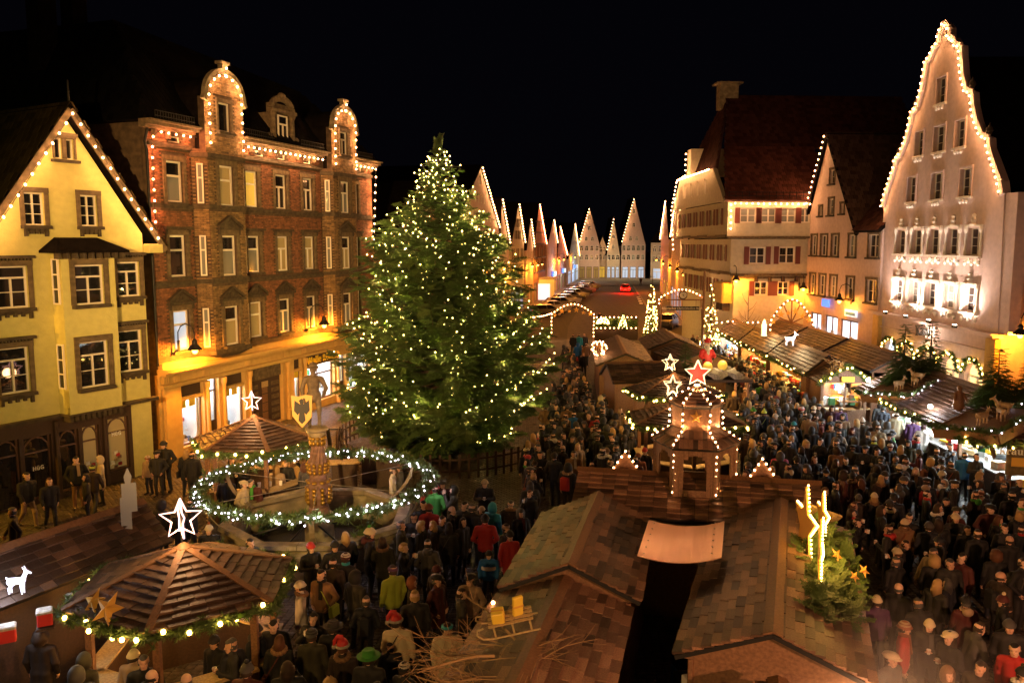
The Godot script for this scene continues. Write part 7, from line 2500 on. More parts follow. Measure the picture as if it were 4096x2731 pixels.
func make_car(called: String, label: String, paint: Color, at: Vector3, yaw: float, estate: bool, lit := false) -> Node3D:
	var o := thing(called, label, "car", at, yaw, "cars parked along the street" if not lit else "")
	var key := "car%s" % estate
	if not cache.has(key):
		var b := MB.new()
		var secs := [[-2.15, 0.45, 0.75, 0.7], [-2.1, 0.3, 0.85, 0.82], [-1.5, 0.25, 0.95, 0.88], [-0.9, 0.25, 0.98, 0.89], [0.9, 0.25, 0.98, 0.89], [1.6, 0.26, 0.98, 0.86], [2.05, 0.32, 0.92, 0.8], [2.12, 0.45, 0.8, 0.7]]
		var rings := []
		for s in secs:
			var z: float = -s[0]
			rings.append([V(s[3], s[1], z), V(s[3] + 0.02, (s[1] + s[2]) / 2, z), V(s[3] - 0.08, s[2], z), V(-s[3] + 0.08, s[2], z), V(-s[3] - 0.02, (s[1] + s[2]) / 2, z), V(-s[3], s[1], z)])
		b.loft(rings)
		var roof := []
		for s in [[-1.0, 0.95, 0.78], [-0.35, 1.42, 0.6], [0.9 if not estate else 1.5, 1.45, 0.6], [1.75 if not estate else 2.0, 0.98, 0.76]]:
			roof.append([V(s[2], s[1], -s[0]), V(-s[2], s[1], -s[0])])
		for i in 3:
			if i == 1:
				b.quad(roof[1][0], roof[2][0], roof[2][1], roof[1][1])
		b.box(V(0, 1.44, -0.3), V(1.2, 0.05, 1.4 if not estate else 1.9))
		for s in [-1, 1]:
			for z in [[-1.0, 0.95, 0.78, -0.35, 1.43, 0.6], [1.75 if not estate else 2.0, 0.98, 0.76, 0.9 if not estate else 1.5, 1.43, 0.6], [0.25, 0.97, 0.8, 0.25, 1.43, 0.61]]:
				b.bar(V(s * z[2], z[1], -z[0]), V(s * z[5], z[4], -z[3]), 0.07, 0.07)
		var g := MB.new()
		g.loft([[V(0.76, 0.95, 0.95), V(0.76, 0.97, -1.7 if not estate else -1.95), V(-0.76, 0.97, -1.7 if not estate else -1.95), V(-0.76, 0.95, 0.95)], [V(0.58, 1.42, 0.35), V(0.58, 1.42, -0.88 if not estate else -1.48), V(-0.58, 1.42, -0.88 if not estate else -1.48), V(-0.58, 1.42, 0.35)]])
		var w := MB.new()
		w.lathe(Vector3.ZERO, [Vector2(0.24, -0.1), Vector2(0.32, -0.08), Vector2(0.32, 0.08), Vector2(0.24, 0.1)], 14)
		var rim := MB.new()
		rim.lathe(Vector3.ZERO, [Vector2(0.2, 0.07), Vector2(0.2, 0.11), Vector2(0.05, 0.12)], 10)
		cache[key] = [b, g, w, rim]
	var pm: Material = mat("paint_%.2f_%.2f_%.2f" % [paint.r, paint.g, paint.b], paint, 0.25, 0.3)
	pm.clearcoat_enabled = true
	part("body", (cache[key][0] as MB).mesh(pm), o)
	part("windows", (cache[key][1] as MB).mesh(M.pane), o)
	for x in [-0.78, 0.78]:
		for z in [-1.35, 1.3]:
			var wh := part("wheel", (cache[key][2] as MB).mesh(M.black), o, Transform3D(Basis(Vector3.BACK, -PI / 2 if x > 0 else PI / 2), V(x, 0.32, z)))
			part("rim", (cache[key][3] as MB).mesh(M.steel), wh)
		part("tail_lamp", box_mesh(V(0.22, 0.16, 0.05), M.tail_light if lit else M.red, 0.01), o, T(x * 0.82, 0.82, -2.12))
		part("headlight", box_mesh(V(0.26, 0.13, 0.06), M.white, 0.01), o, T(x * 0.8, 0.68, 2.1))
	part("number_plate", box_mesh(V(0.5, 0.11, 0.02), M.white), o, T(0, 0.6, -2.17))
	if lit:
		for x in [-0.65, 0.65]:
			omni(V(x, 0.8, -2.3), Color(1.0, 0.06, 0.03), 9.0, o, 0.1)
	return o

func vehicles() -> void:
	var tones := [lin(0.015, 0.015, 0.018), lin(0.25, 0.25, 0.26), lin(0.02, 0.02, 0.025), lin(0.3, 0.3, 0.3), lin(0.01, 0.01, 0.012), lin(0.2, 0.2, 0.22), lin(0.02, 0.02, 0.02), lin(0.12, 0.12, 0.13), lin(0.015, 0.015, 0.015), lin(0.2, 0.18, 0.16)]
	var names := ["black", "silver", "black", "pale silver", "black", "grey", "black", "dark grey", "black", "warm grey"]
	var order := ["nearest the market", "second from the market", "third from the market", "fourth from the market", "fifth from the market", "sixth from the market", "seventh from the market", "third from the far end", "second from the far end", "at the far end of the row"]
	for i in 10:
		var t := i / 9.0
		var p := V(4.2, 0.006, -100.0).lerp(V(15.0, 0.006, -160.0), t)
		make_car("parked_car", "%s parked car in the slanted row, %s" % [names[i], order[i]], tones[i], p, PI * 0.5 + 0.35, i % 3 != 1)
	make_car("driving_car", "red car with lit tail lamps driving away up the street", lin(0.25, 0.02, 0.02), V(20.4, 0.006, -148.6), PI - 0.16, false, true)
	make_car("black_car", "black car waiting behind the sign arch", lin(0.012, 0.012, 0.014), V(16.3, 0.006, -86.5), -0.4, true)
	var k := thing("kiosk", "white lit glass kiosk on the left pavement of the street", "kiosk", V(4.0, 0, -128.0), 0.15)
	part("cabin", box_mesh(V(4.6, 3.4, 3.0), M.white), k, T(0, 1.7, 0))
	part("lit_window", box_mesh(V(2.0, 2.4, 0.06), M.sign_light_white), k, T(0.6, 1.4, 1.52))
	part("roof", box_mesh(V(5.0, 0.2, 3.4), M.steel), k, T(0, 3.5, 0))
	part("banner", box_mesh(V(1.2, 3.6, 0.2), M.sign_light_white), k, T(-3.0, 1.8, 1.6))

func street_furniture() -> void:
	for i in 3:
		var t := thing("high_table", "dark clad standing table before the fir, %s" % ["nearest one", "middle one", "one by the fence"][i], "table", [V(-6.1, 0, -29.3), V(-5.2, 0, -30.3), V(-4.6, 0, -30.0)][i], 0.2, "standing tables by the fir")
		part("top", box_mesh(V(1.1, 0.05, 0.6), M.wood_pale, 0.01), t, T(0, 1.07, 0))
		part("base", box_mesh(V(0.9, 1.04, 0.45), M.wood_dark), t, T(0, 0.52, 0))
	var tr := thing("trestle", "black trestle standing on the bright paving by the shops", "trestle", V(-7.9, 0, -36.2), 0.1)
	part("top", box_mesh(V(0.62, 0.06, 0.3), M.black), tr, T(0, 0.72, 0))
	for x in [-0.28, 0.22]:
		part("leg", box_mesh(V(0.14, 0.72, 0.26), M.black), tr, Transform3D(Basis(Vector3.BACK, -x * 0.4), V(x, 0.36, 0)))
	var bt := thing("bistro_table", "white topped standing table under the left foreground garland", "table", V(-5.1, 0, -12.2), 0.2)
	var b := MB.new()
	b.lathe(Vector3.ZERO, [Vector2(0.25, 0), Vector2(0.05, 0.05), Vector2(0.04, 1.02), Vector2(0.4, 1.05), Vector2(0.4, 1.09)], 16)
	part("table", b.mesh(M.steel), bt)
	for i in 4:
		var p := thing("mug", "white mug on the fountain rim or ledge, %s" % ["leftmost", "second from left", "third from left", "rightmost"][i], "mug", V(-8.5 + 0.32 * i, 1.2, -25.9 - 0.1 * i), 0.0, "mugs by the fountain")
		part("cup", carried("mug"), p, Transform3D(Basis.from_scale(Vector3.ONE * 1.5), Vector3.ZERO))
	for i in 3:
		var at: Vector3 = [V(-19.6, 0, -21.5), V(-3.0, 0, -3.5), V(9.5, 0, -3.0)][i]
		var l := thing("street_lamp", "bell shaded lamp on a tall post at the near edge, %s" % ["by the yellow house", "left of the window", "right of the window"][i], "street lamp", at, 0.0, "post lamps at the near edge")
		var pm := MB.new()
		pm.tube([Vector3.ZERO, V(0, 6.6, 0), V(0, 6.9, -0.3), V(0, 6.8, -0.7), V(0, 6.45, -0.75)], 0.06, 0.04, 8)
		part("post", pm.mesh(M.iron), l)
		var s := MB.new()
		s.lathe(V(0, 5.9, -0.75), [Vector2(0.3, 0.05), Vector2(0.31, 0.07), Vector2(0.12, 0.28), Vector2(0.11, 0.42), Vector2(0.05, 0.5), Vector2(0.0, 0.52)], 14)
		part("shade", s.mesh(M.iron), l)
		var g := MB.new()
		g.ball(V(0, 5.9, -0.75), V(0.12, 0.14, 0.12), 8, 6)
		part("lamp_bulb", g.mesh(M.sodium_bulb), l)
		omni(V(0, 5.88, -0.75), [Color(1.0, 0.7, 0.2), Color(1.0, 0.76, 0.46), Color(1.0, 0.68, 0.48)][i], [18.0, 14.0, 54.0][i], l, 0.1)

	var fp := thing("flood_post", "slim post with a flood lamp at the near edge of the square", "flood light", V(-7.0, 0, -2.0))
	var fm := MB.new()
	fm.tube([Vector3.ZERO, V(0, 9.6, 0)], 0.07, 0.05, 8)
	part("post", fm.mesh(M.iron), fp)
	part("housing", box_mesh(V(0.4, 0.3, 0.2), M.iron, 0.03), fp, T(0, 9.7, 0))
	part("lamp_glass", box_mesh(V(0.34, 0.24, 0.02), M.flood_lamp), fp, T(0, 9.7, -0.12))
	spot(V(0, 9.7, -0.3), V(-2.6, 7.5, -40), Color(1.0, 0.74, 0.46), 460.0, 21.0, fp, 0.2)
	spot(V(-0.2, 9.7, -0.3), V(-9.6, 8.6, -27), Color(1.0, 0.88, 0.38), 62.0, 19.0, fp, 0.2)
	spot(V(0.2, 9.7, -0.3), V(1.3, 1.9, -21.6), Color(1.0, 0.82, 0.48), 170.0, 9.0, fp, 0.2)
	var gl := thing("grill_lamp", "glaring lamp in rising steam at the lower right stall edge", "lamp", V(5.35, 1.9, -11.35))
	var gb := MB.new()
	gb.ball(Vector3.ZERO, V(0.1, 0.1, 0.1), 10, 8)
	part("lamp_bulb", gb.mesh(M.flood_lamp), gl)
	omni(Vector3.ZERO, Color(1.0, 0.72, 0.5), 1.8, gl, 0.09)
	for i in 4:
		var fg := FogVolume.new()
		fg.name = numbered("steam")
		fg.shape = RenderingServer.FOG_VOLUME_SHAPE_ELLIPSOID
		fg.size = V(3.6, 3.0, 3.4) * (1.0 - 0.22 * i)
		fg.position = V(5.9, 2.0, -11.9)
		var fa := FogMaterial.new()
		fa.albedo = Color(0.9, 0.86, 0.84)
		fa.density = 0.02 + 0.012 * i
		fg.material = fa
		tag(fg, "pale steam drifting up from the grill lamp at the lower right", "steam", "steam").set_meta("kind", "stuff")
		add_child(fg)

func setting() -> void:
	var g := MB.new()
	g.quad(V(-400, -0.02, 60), V(-400, -0.02, -700), V(400, -0.02, -700), V(400, -0.02, 60))
	structure("ground", g.mesh(M.joint))
	var r := MB.new()
	r.quad(V(6.0, -0.004, -88), V(15.5, -0.004, -162), V(24.5, -0.004, -166), V(15.6, -0.004, -85))
	r.quad(V(15.5, -0.004, -162), V(17.0, -0.004, -215), V(30.0, -0.004, -215), V(24.5, -0.004, -166))
	r.quad(V(4.0, -0.004, -62), V(6.0, -0.004, -88), V(15.6, -0.004, -85), V(13.0, -0.004, -62))
	structure("road", r.mesh(M.asphalt))
	var k := MB.new()
	for e in [[V(24.7, 0.03, -168), V(15.8, 0.03, -88)], [V(2.2, 0.03, -92), V(13.2, 0.03, -165)]]:
		k.bar(e[0], e[1], 0.3, 0.14)
	structure("kerb", k.mesh(M.pale_stone))
	var p := MB.new()
	p.quad(V(15.9, 0.1, -88), V(24.9, 0.1, -168), V(31, 0.1, -170), V(19, 0.1, -88))
	p.quad(V(-7.5, 0.1, -90), V(9.0, 0.1, -166), V(13.1, 0.1, -165), V(2.1, 0.1, -92))
	p.quad(V(9.0, 0.1, -168), V(10.0, 0.1, -204), V(36, 0.1, -204), V(31, 0.1, -172))
	structure("pavement", p.mesh(M.pavement))
	var m := MB.new()
	for i in 4:
		var a := V(20.3 - 0.55 * i, 0.002, -134.0 + 4.5 * i)
		m.quad(a, a + V(0.25, 0, -2.2), a + V(0.75, 0, -2.2), a + V(0.5, 0, 0))
	structure("road_marking", m.mesh(M.white))
	var s := MB.new()
	s.cbox(Vector3.ZERO, V(0.19, 0.05, 0.13), 0.015)
	var where := []
	var tints := []
	var z := -9.0
	var row := 0
	while z > -62.0:
		var half := 4.0 + absf(z) * 0.62
		var x := -minf(half, 20.0)
		while x < minf(half, 22.0):
			if rng.randf() < 0.995:
				where.append(Transform3D(Basis(Vector3.UP, rng.randfn() * 0.04), V(x + (0.1 if row % 2 else 0.0), -0.022 + rng.randf() * 0.006, z)))
				var t := rng.randf_range(0.6, 1.25)
				tints.append(Color(0.105 * t, 0.085 * t, 0.062 * t))
			x += 0.2
		z -= 0.14
		row += 1
	var mm := scatter("paving_setts", s.mesh(M.cobble), where, self, tints)
	mm.set_meta("label", "small stone setts paving the market square")
	mm.set_meta("category", "paving")

# ---------------------------------------------------------------- people

# Meshes the smooth union of tapered capsules [a, b, ra, rb, surface] with surface nets.
func sdf_fill(bones: Array, cell: float, k: float) -> Dictionary:
	var lo := Vector3.INF
	var hi := -Vector3.INF
	for b in bones:
		var r := maxf(b[2], b[3])
		lo = lo.min((b[0] as Vector3).min(b[1]) - Vector3.ONE * r)
		hi = hi.max((b[0] as Vector3).max(b[1]) + Vector3.ONE * r)
	lo -= Vector3.ONE * cell * 3
	hi += Vector3.ONE * cell * 3
	var nx := int((hi.x - lo.x) / cell) + 2
	var ny := int((hi.y - lo.y) / cell) + 2
	var nz := int((hi.z - lo.z) / cell) + 2
	var f := PackedFloat32Array()
	f.resize(nx * ny * nz)
	f.fill(1.0)
	var near := PackedFloat32Array()
	near.resize(nx * ny * nz)
	near.fill(1.0)
	var id := PackedByteArray()
	id.resize(nx * ny * nz)
	var pad := k + cell * 2.5
	for b in bones:
		var a: Vector3 = b[0]
		var e: Vector3 = b[1] - a
		var ra: float = b[2]
		var dr: float = b[3] - ra
		var ee := maxf(e.length_squared(), 1e-8)
		var s: int = b[4]
		var reach := maxf(b[2], b[3]) + pad
		var l := (a.min(b[1]) - Vector3.ONE * reach - lo) / cell
		var h := (a.max(b[1]) + Vector3.ONE * reach - lo) / cell
		for z in range(maxi(0, int(l.z)), mini(nz - 1, int(h.z) + 1) + 1):
			for y in range(maxi(0, int(l.y)), mini(ny - 1, int(h.y) + 1) + 1):
				var row := (z * ny + y) * nx
				for x in range(maxi(0, int(l.x)), mini(nx - 1, int(h.x) + 1) + 1):
					var p := lo + Vector3(x, y, z) * cell - a
					var t := clampf(p.dot(e) / ee, 0.0, 1.0)
					var d := (p - e * t).length() - ra - dr * t
					if d > pad:
						continue
					var i := row + x
					if d < near[i]:
						near[i] = d
						id[i] = s
					var o := f[i]
					var q := clampf(0.5 + 0.5 * (o - d) / k, 0.0, 1.0)
					f[i] = lerpf(o, d, q) - k * q * (1.0 - q)
	return {"f": f, "id": id, "lo": lo, "n": Vector3i(nx, ny, nz), "cell": cell}

func sdf_add(builders: Array, g: Dictionary, tf := Transform3D(), flip := false) -> void:
	var f: PackedFloat32Array = g.f
	var id: PackedByteArray = g.id
	var lo: Vector3 = g.lo
	var n: Vector3i = g.n
	var cell: float = g.cell
	var sx := 1
	var sy := n.x
	var sz := n.x * n.y
	var vert := {}
	var norm := {}
	for z in n.z - 1:
		for y in n.y - 1:
			var base := z * sz + y * sy
			for x in n.x - 1:
				var i := base + x
				var c0 := f[i] < 0.0
				if (f[i + 1] < 0.0) == c0 and (f[i + sy] < 0.0) == c0 and (f[i + sy + 1] < 0.0) == c0 and (f[i + sz] < 0.0) == c0 and (f[i + sz + 1] < 0.0) == c0 and (f[i + sz + sy] < 0.0) == c0 and (f[i + sz + sy + 1] < 0.0) == c0:
					continue
				var s := Vector3.ZERO
				var m := 0
				var v := [f[i], f[i + 1], f[i + sy], f[i + sy + 1], f[i + sz], f[i + sz + 1], f[i + sz + sy], f[i + sz + sy + 1]]
				for e in [[0, 1], [2, 3], [4, 5], [6, 7], [0, 2], [1, 3], [4, 6], [5, 7], [0, 4], [1, 5], [2, 6], [3, 7]]:
					var a: float = v[e[0]]
					var b: float = v[e[1]]
					if (a < 0.0) != (b < 0.0):
						var t := a / (a - b)
						var pa := Vector3(e[0] & 1, (e[0] >> 1) & 1, e[0] >> 2)
						var pb := Vector3(e[1] & 1, (e[1] >> 1) & 1, e[1] >> 2)
						s += pa.lerp(pb, t)
						m += 1
				vert[i] = lo + (Vector3(x, y, z) + s / m) * cell
				norm[i] = Vector3(v[1] + v[3] + v[5] + v[7] - v[0] - v[2] - v[4] - v[6], v[2] + v[3] + v[6] + v[7] - v[0] - v[1] - v[4] - v[5], v[4] + v[5] + v[6] + v[7] - v[0] - v[1] - v[2] - v[3]).normalized()
	for i in vert:
		for ax in 3:
			var st: int = [sx, sy, sz][ax]
			var u: int = [sy, sz, sx][ax]
			var w: int = [sz, sx, sy][ax]
			var inside := f[i] < 0.0
			if inside == (f[i + st] < 0.0):
				continue
			if not (vert.has(i - u) and vert.has(i - w) and vert.has(i - u - w)):
				continue
			var q := [i, i - u, i - u - w, i - w]
			if inside != flip:
				q = [i, i - w, i - u - w, i - u]
			var b: MB = builders[mini(id[i if inside else i + st], builders.size() - 1)]
			var p := []
			var nn := []
			for k in q:
				p.append(tf * (vert[k] as Vector3))
				nn.append((tf.basis * (norm[k] as Vector3)).normalized())
			b.stri(p[0], p[1], p[2], nn[0], nn[1], nn[2])
			b.stri(p[0], p[2], p[3], nn[0], nn[2], nn[3])

func sdf_mesh(bones: Array, cell: float, k: float, mats: Array) -> ArrayMesh:
	var bl := []
	for m in mats:
		bl.append(MB.new())
	sdf_add(bl, sdf_fill(bones, cell, k))
	var am := ArrayMesh.new()
	for i in mats.size():
		bl[i].add_to(am, mats[i])
	return am

var hand_field := {}
var head_field := {}

# Body standing at the origin, 1.75 m tall, facing +z. Surfaces: 0 coat, 1 trousers, 2 skin, 3 shoes, 4 eyes, 5 lips
func make_body(pose: String, hem: float, bulk: float) -> Dictionary:
	var lean := 0.0
	var aL := [Vector3(0.21, 1.4, 0.0), Vector3(0.27, 1.13, -0.02), Vector3(0.26, 0.88, 0.06)]
	var aR := [Vector3(-0.21, 1.4, 0.0), Vector3(-0.27, 1.13, -0.02), Vector3(-0.26, 0.88, 0.06)]
	var fL := Vector3(0, -1, 0.15)
	var fR := Vector3(0, -1, 0.15)
	var lL := [Vector3(0.09, 0.9, 0), Vector3(0.11, 0.49, 0.02), Vector3(0.12, 0.08, -0.02)]
	var lR := [Vector3(-0.09, 0.9, 0), Vector3(-0.11, 0.49, 0.02), Vector3(-0.12, 0.08, -0.02)]
	var head := Vector3(0, 1.62, 0.01)
	match pose:
		"pockets":
			aL = [aL[0], Vector3(0.31, 1.14, -0.07), Vector3(0.2, 0.98, 0.1)]
			aR = [aR[0], Vector3(-0.31, 1.14, -0.07), Vector3(-0.2, 0.98, 0.1)]
			fL = Vector3(-0.3, -0.8, 0.2)
			fR = Vector3(0.3, -0.8, 0.2)
		"mug":
			aL = [aL[0], Vector3(0.28, 1.13, 0.0), Vector3(0.07, 1.2, 0.25)]
			aR = [aR[0], Vector3(-0.28, 1.13, 0.0), Vector3(-0.07, 1.2, 0.25)]
			fL = Vector3(-0.7, 0.25, 0.35)
			fR = Vector3(0.7, 0.25, 0.35)
		"drink":
			aR = [aR[0], Vector3(-0.3, 1.16, 0.1), Vector3(-0.11, 1.4, 0.25)]
			fR = Vector3(0.5, 0.6, 0.1)
		"walk":
			lL = [lL[0], Vector3(0.1, 0.5, 0.2), Vector3(0.1, 0.09, 0.26)]
			lR = [lR[0], Vector3(-0.1, 0.5, -0.02), Vector3(-0.1, 0.14, -0.32)]
			aL = [aL[0], Vector3(0.27, 1.14, -0.14), Vector3(0.26, 0.92, -0.1)]
			aR = [aR[0], Vector3(-0.27, 1.14, 0.08), Vector3(-0.24, 0.94, 0.22)]
		"photo":
			aL = [aL[0], Vector3(0.29, 1.22, 0.14), Vector3(0.09, 1.5, 0.26)]
			aR = [aR[0], Vector3(-0.29, 1.22, 0.14), Vector3(-0.09, 1.5, 0.26)]
			fL = Vector3(-0.4, 0.7, 0.1)
			fR = Vector3(0.4, 0.7, 0.1)
		"point":
			aR = [aR[0], Vector3(-0.33, 1.24, 0.18), Vector3(-0.3, 1.24, 0.44)]
			fR = Vector3(0, 0, 1)
			aL = [aL[0], Vector3(0.31, 1.14, -0.07), Vector3(0.2, 0.98, 0.1)]
		"lean":
			lean = 0.3
			aL = [aL[0], Vector3(0.28, 1.14, 0.12), Vector3(0.16, 1.05, 0.36)]
			aR = [aR[0], Vector3(-0.28, 1.14, 0.12), Vector3(-0.16, 1.05, 0.36)]
			fL = Vector3(-0.2, -0.1, 1)
			fR = Vector3(0.2, -0.1, 1)
	var bend := func(p: Vector3) -> Vector3:
		if lean == 0.0 or p.y < 0.9:
			return p
		return Vector3(p.x, 0.9, 0) + Basis(Vector3.RIGHT, lean) * Vector3(0, p.y - 0.9, p.z)
	var w := bulk
	var bones := []
	for s in [-1, 1]:
		bones.append([bend.call(Vector3(s * 0.085, 1.36, 0.0)), bend.call(Vector3(s * 0.075, 1.04, 0.015)), 0.115 * w, 0.112 * w, 0])
		bones.append([bend.call(Vector3(s * 0.07, 1.06, 0.01)), bend.call(Vector3(s * 0.075, 0.9, 0.0)), 0.11 * w, 0.125 * w, 0])
		if hem < 0.8:
			bones.append([Vector3(s * 0.07, 0.9, 0.0), Vector3(s * 0.08, hem + 0.12, 0.0), 0.125 * w, 0.135 * w, 0])
	bones.append([bend.call(Vector3(-0.16, 1.405, -0.01)), bend.call(Vector3(0.16, 1.405, -0.01)), 0.075 * w, 0.075 * w, 0])
	bones.append([bend.call(Vector3(0, 1.44, -0.01)), bend.call(Vector3(0, 1.5, 0.005)), 0.085, 0.075, 0])
	for arm in [aL, aR]:
		var q := []
		for p in arm:
			q.append(bend.call(p))
		bones.append([q[0], q[1], 0.072 * w, 0.06 * w, 0])
		bones.append([q[1], q[2], 0.06 * w, 0.048, 0])
	for leg in [lL, lR]:
		bones.append([leg[0], leg[1], 0.088, 0.066, 1])
		bones.append([leg[1], leg[2], 0.064, 0.05, 1])
		var a: Vector3 = leg[2]
		bones.append([Vector3(a.x, a.y - 0.03, a.z - 0.03), Vector3(a.x * 1.15, a.y - 0.045, a.z + 0.16), 0.045, 0.036, 3])
	var nk: Vector3 = bend.call(Vector3(0, 1.48, 0.0))
	bones.append([nk, bend.call(Vector3(0, 1.57, 0.01)), 0.055, 0.052, 2])
	var bl := []
	for i in 6:
		bl.append(MB.new())
	sdf_add(bl, sdf_fill(bones, 0.023, 0.035))
	if head_field.is_empty():
		head_field = sdf_fill([
			[Vector3(0, 0.045, -0.03), Vector3(0, 0.05, -0.012), 0.088, 0.09, 2], [Vector3(0, 0.0, 0.012), Vector3(0, -0.03, 0.03), 0.068, 0.06, 2], [Vector3(-0.02, -0.075, 0.05), Vector3(0.02, -0.075, 0.05), 0.036, 0.036, 2],
			[Vector3(0, 0.01, 0.09), Vector3(0, -0.02, 0.104), 0.009, 0.014, 2], [Vector3(-0.03, 0.03, 0.07), Vector3(0.03, 0.03, 0.07), 0.018, 0.018, 2], [Vector3(-0.045, -0.02, 0.06), Vector3(-0.03, -0.04, 0.06), 0.024, 0.02, 2], [Vector3(0.045, -0.02, 0.06), Vector3(0.03, -0.04, 0.06), 0.024, 0.02, 2],
			[Vector3(-0.084, 0.015, -0.012), Vector3(-0.082, -0.02, -0.01), 0.017, 0.012, 2], [Vector3(0.084, 0.015, -0.012), Vector3(0.082, -0.02, -0.01), 0.017, 0.012, 2], [Vector3(0, -0.05, -0.02), Vector3(0, -0.1, -0.02), 0.05, 0.052, 2],
		], 0.0095, 0.018)
		hand_field = sdf_fill([
			[Vector3(-0.02, 0, 0.02), Vector3(-0.022, 0, 0.075), 0.015, 0.014, 2], [Vector3(0.0, 0, 0.02), Vector3(0.0, 0, 0.08), 0.016, 0.014, 2], [Vector3(0.02, 0, 0.02), Vector3(0.022, 0, 0.075), 0.015, 0.013, 2],
			[Vector3(-0.032, 0, 0.08), Vector3(-0.036, -0.008, 0.115), 0.009, 0.0085, 2], [Vector3(-0.036, -0.008, 0.115), Vector3(-0.036, -0.032, 0.13), 0.0085, 0.0075, 2],
			[Vector3(-0.011, 0, 0.085), Vector3(-0.012, -0.008, 0.127), 0.0095, 0.009, 2], [Vector3(-0.012, -0.008, 0.127), Vector3(-0.012, -0.035, 0.144), 0.009, 0.008, 2],
			[Vector3(0.011, 0, 0.083), Vector3(0.012, -0.008, 0.122), 0.009, 0.0085, 2], [Vector3(0.012, -0.008, 0.122), Vector3(0.012, -0.034, 0.137), 0.0085, 0.0075, 2],
			[Vector3(0.031, 0, 0.078), Vector3(0.034, -0.008, 0.105), 0.008, 0.0075, 2], [Vector3(0.034, -0.008, 0.105), Vector3(0.034, -0.028, 0.118), 0.0075, 0.007, 2],
			[Vector3(-0.025, -0.004, 0.02), Vector3(-0.055, -0.014, 0.055), 0.013, 0.011, 2], [Vector3(-0.055, -0.014, 0.055), Vector3(-0.052, -0.026, 0.085), 0.0105, 0.009, 2],
		], 0.0062, 0.006)
	var hp: Vector3 = bend.call(head)
	var hb := Basis(Vector3.RIGHT, lean * 0.7)
	sdf_add(bl, head_field, Transform3D(hb, hp))
	for s in [-1, 1]:
		bl[4].ball(hp + hb * Vector3(s * 0.031, 0.012, 0.083), Vector3(0.008, 0.006, 0.006), 6, 4)
		bl[4].box(hp + hb * Vector3(s * 0.032, 0.034, 0.087), Vector3(0.026, 0.003, 0.005), hb)
	bl[5].ball(hp + hb * Vector3(0, -0.053, 0.083), Vector3(0.022, 0.008, 0.009), 6, 4)
	for q in [[aL, fL, -1.0], [aR, fR, 1.0]]:
		var wrist: Vector3 = bend.call(q[0][2])
		var d: Vector3 = (q[1] as Vector3).normalized()
		var side := Vector3(0, 0, 1) if absf(d.z) < 0.7 else Vector3.UP
		var z := d
		var x := side.cross(z).normalized()
		var y := z.cross(x)
		var bas := Basis(-y if q[2] < 0 else -y, x * q[2] * -1.0, z)
		sdf_add(bl, hand_field, Transform3D(bas, wrist), bas.determinant() < 0)
	var am := ArrayMesh.new()
	var mats := [M.coat_0, M.trouser_0, M.skin, M.shoe, M.eye, M.lip]
	for i in 6:
		bl[i].add_to(am, mats[i])
	return {"mesh": am, "head": Transform3D(hb, hp), "wrist": [bend.call(aL[2]), bend.call(aR[2])], "neck": nk}

# closed shell round the head whose radius depends on direction
func shell(key: String, fn: Callable, m: Material, sides := 16, rows := 12) -> ArrayMesh:
	if cache.has(key):
		return cache[key]
	var b := MB.new()
	var g := []
	for i in rows + 1:
		var ring := []
		for j in sides:
			var lat := -PI / 2 + PI * i / rows
			var lon := TAU * j / sides
			var d := Vector3(cos(lat) * cos(lon), sin(lat), -cos(lat) * sin(lon))
			ring.append(d * (fn.call(d) as Vector3))
		g.append(ring)
	for i in rows:
		for j in sides:
			var k := (j + 1) % sides
			var nrm := []
			for p in [g[i][j], g[i + 1][j], g[i + 1][k], g[i][k]]:
				nrm.append((p * Vector3(1.3, 0.9, 1.1)).normalized())
			if i < rows - 1:
				b.stri(g[i][j], g[i + 1][j], g[i + 1][k], nrm[0], nrm[1], nrm[2])
			if i > 0:
				b.stri(g[i][j], g[i + 1][k], g[i][k], nrm[0], nrm[2], nrm[3])
	cache[key] = b.mesh(m)
	return cache[key]

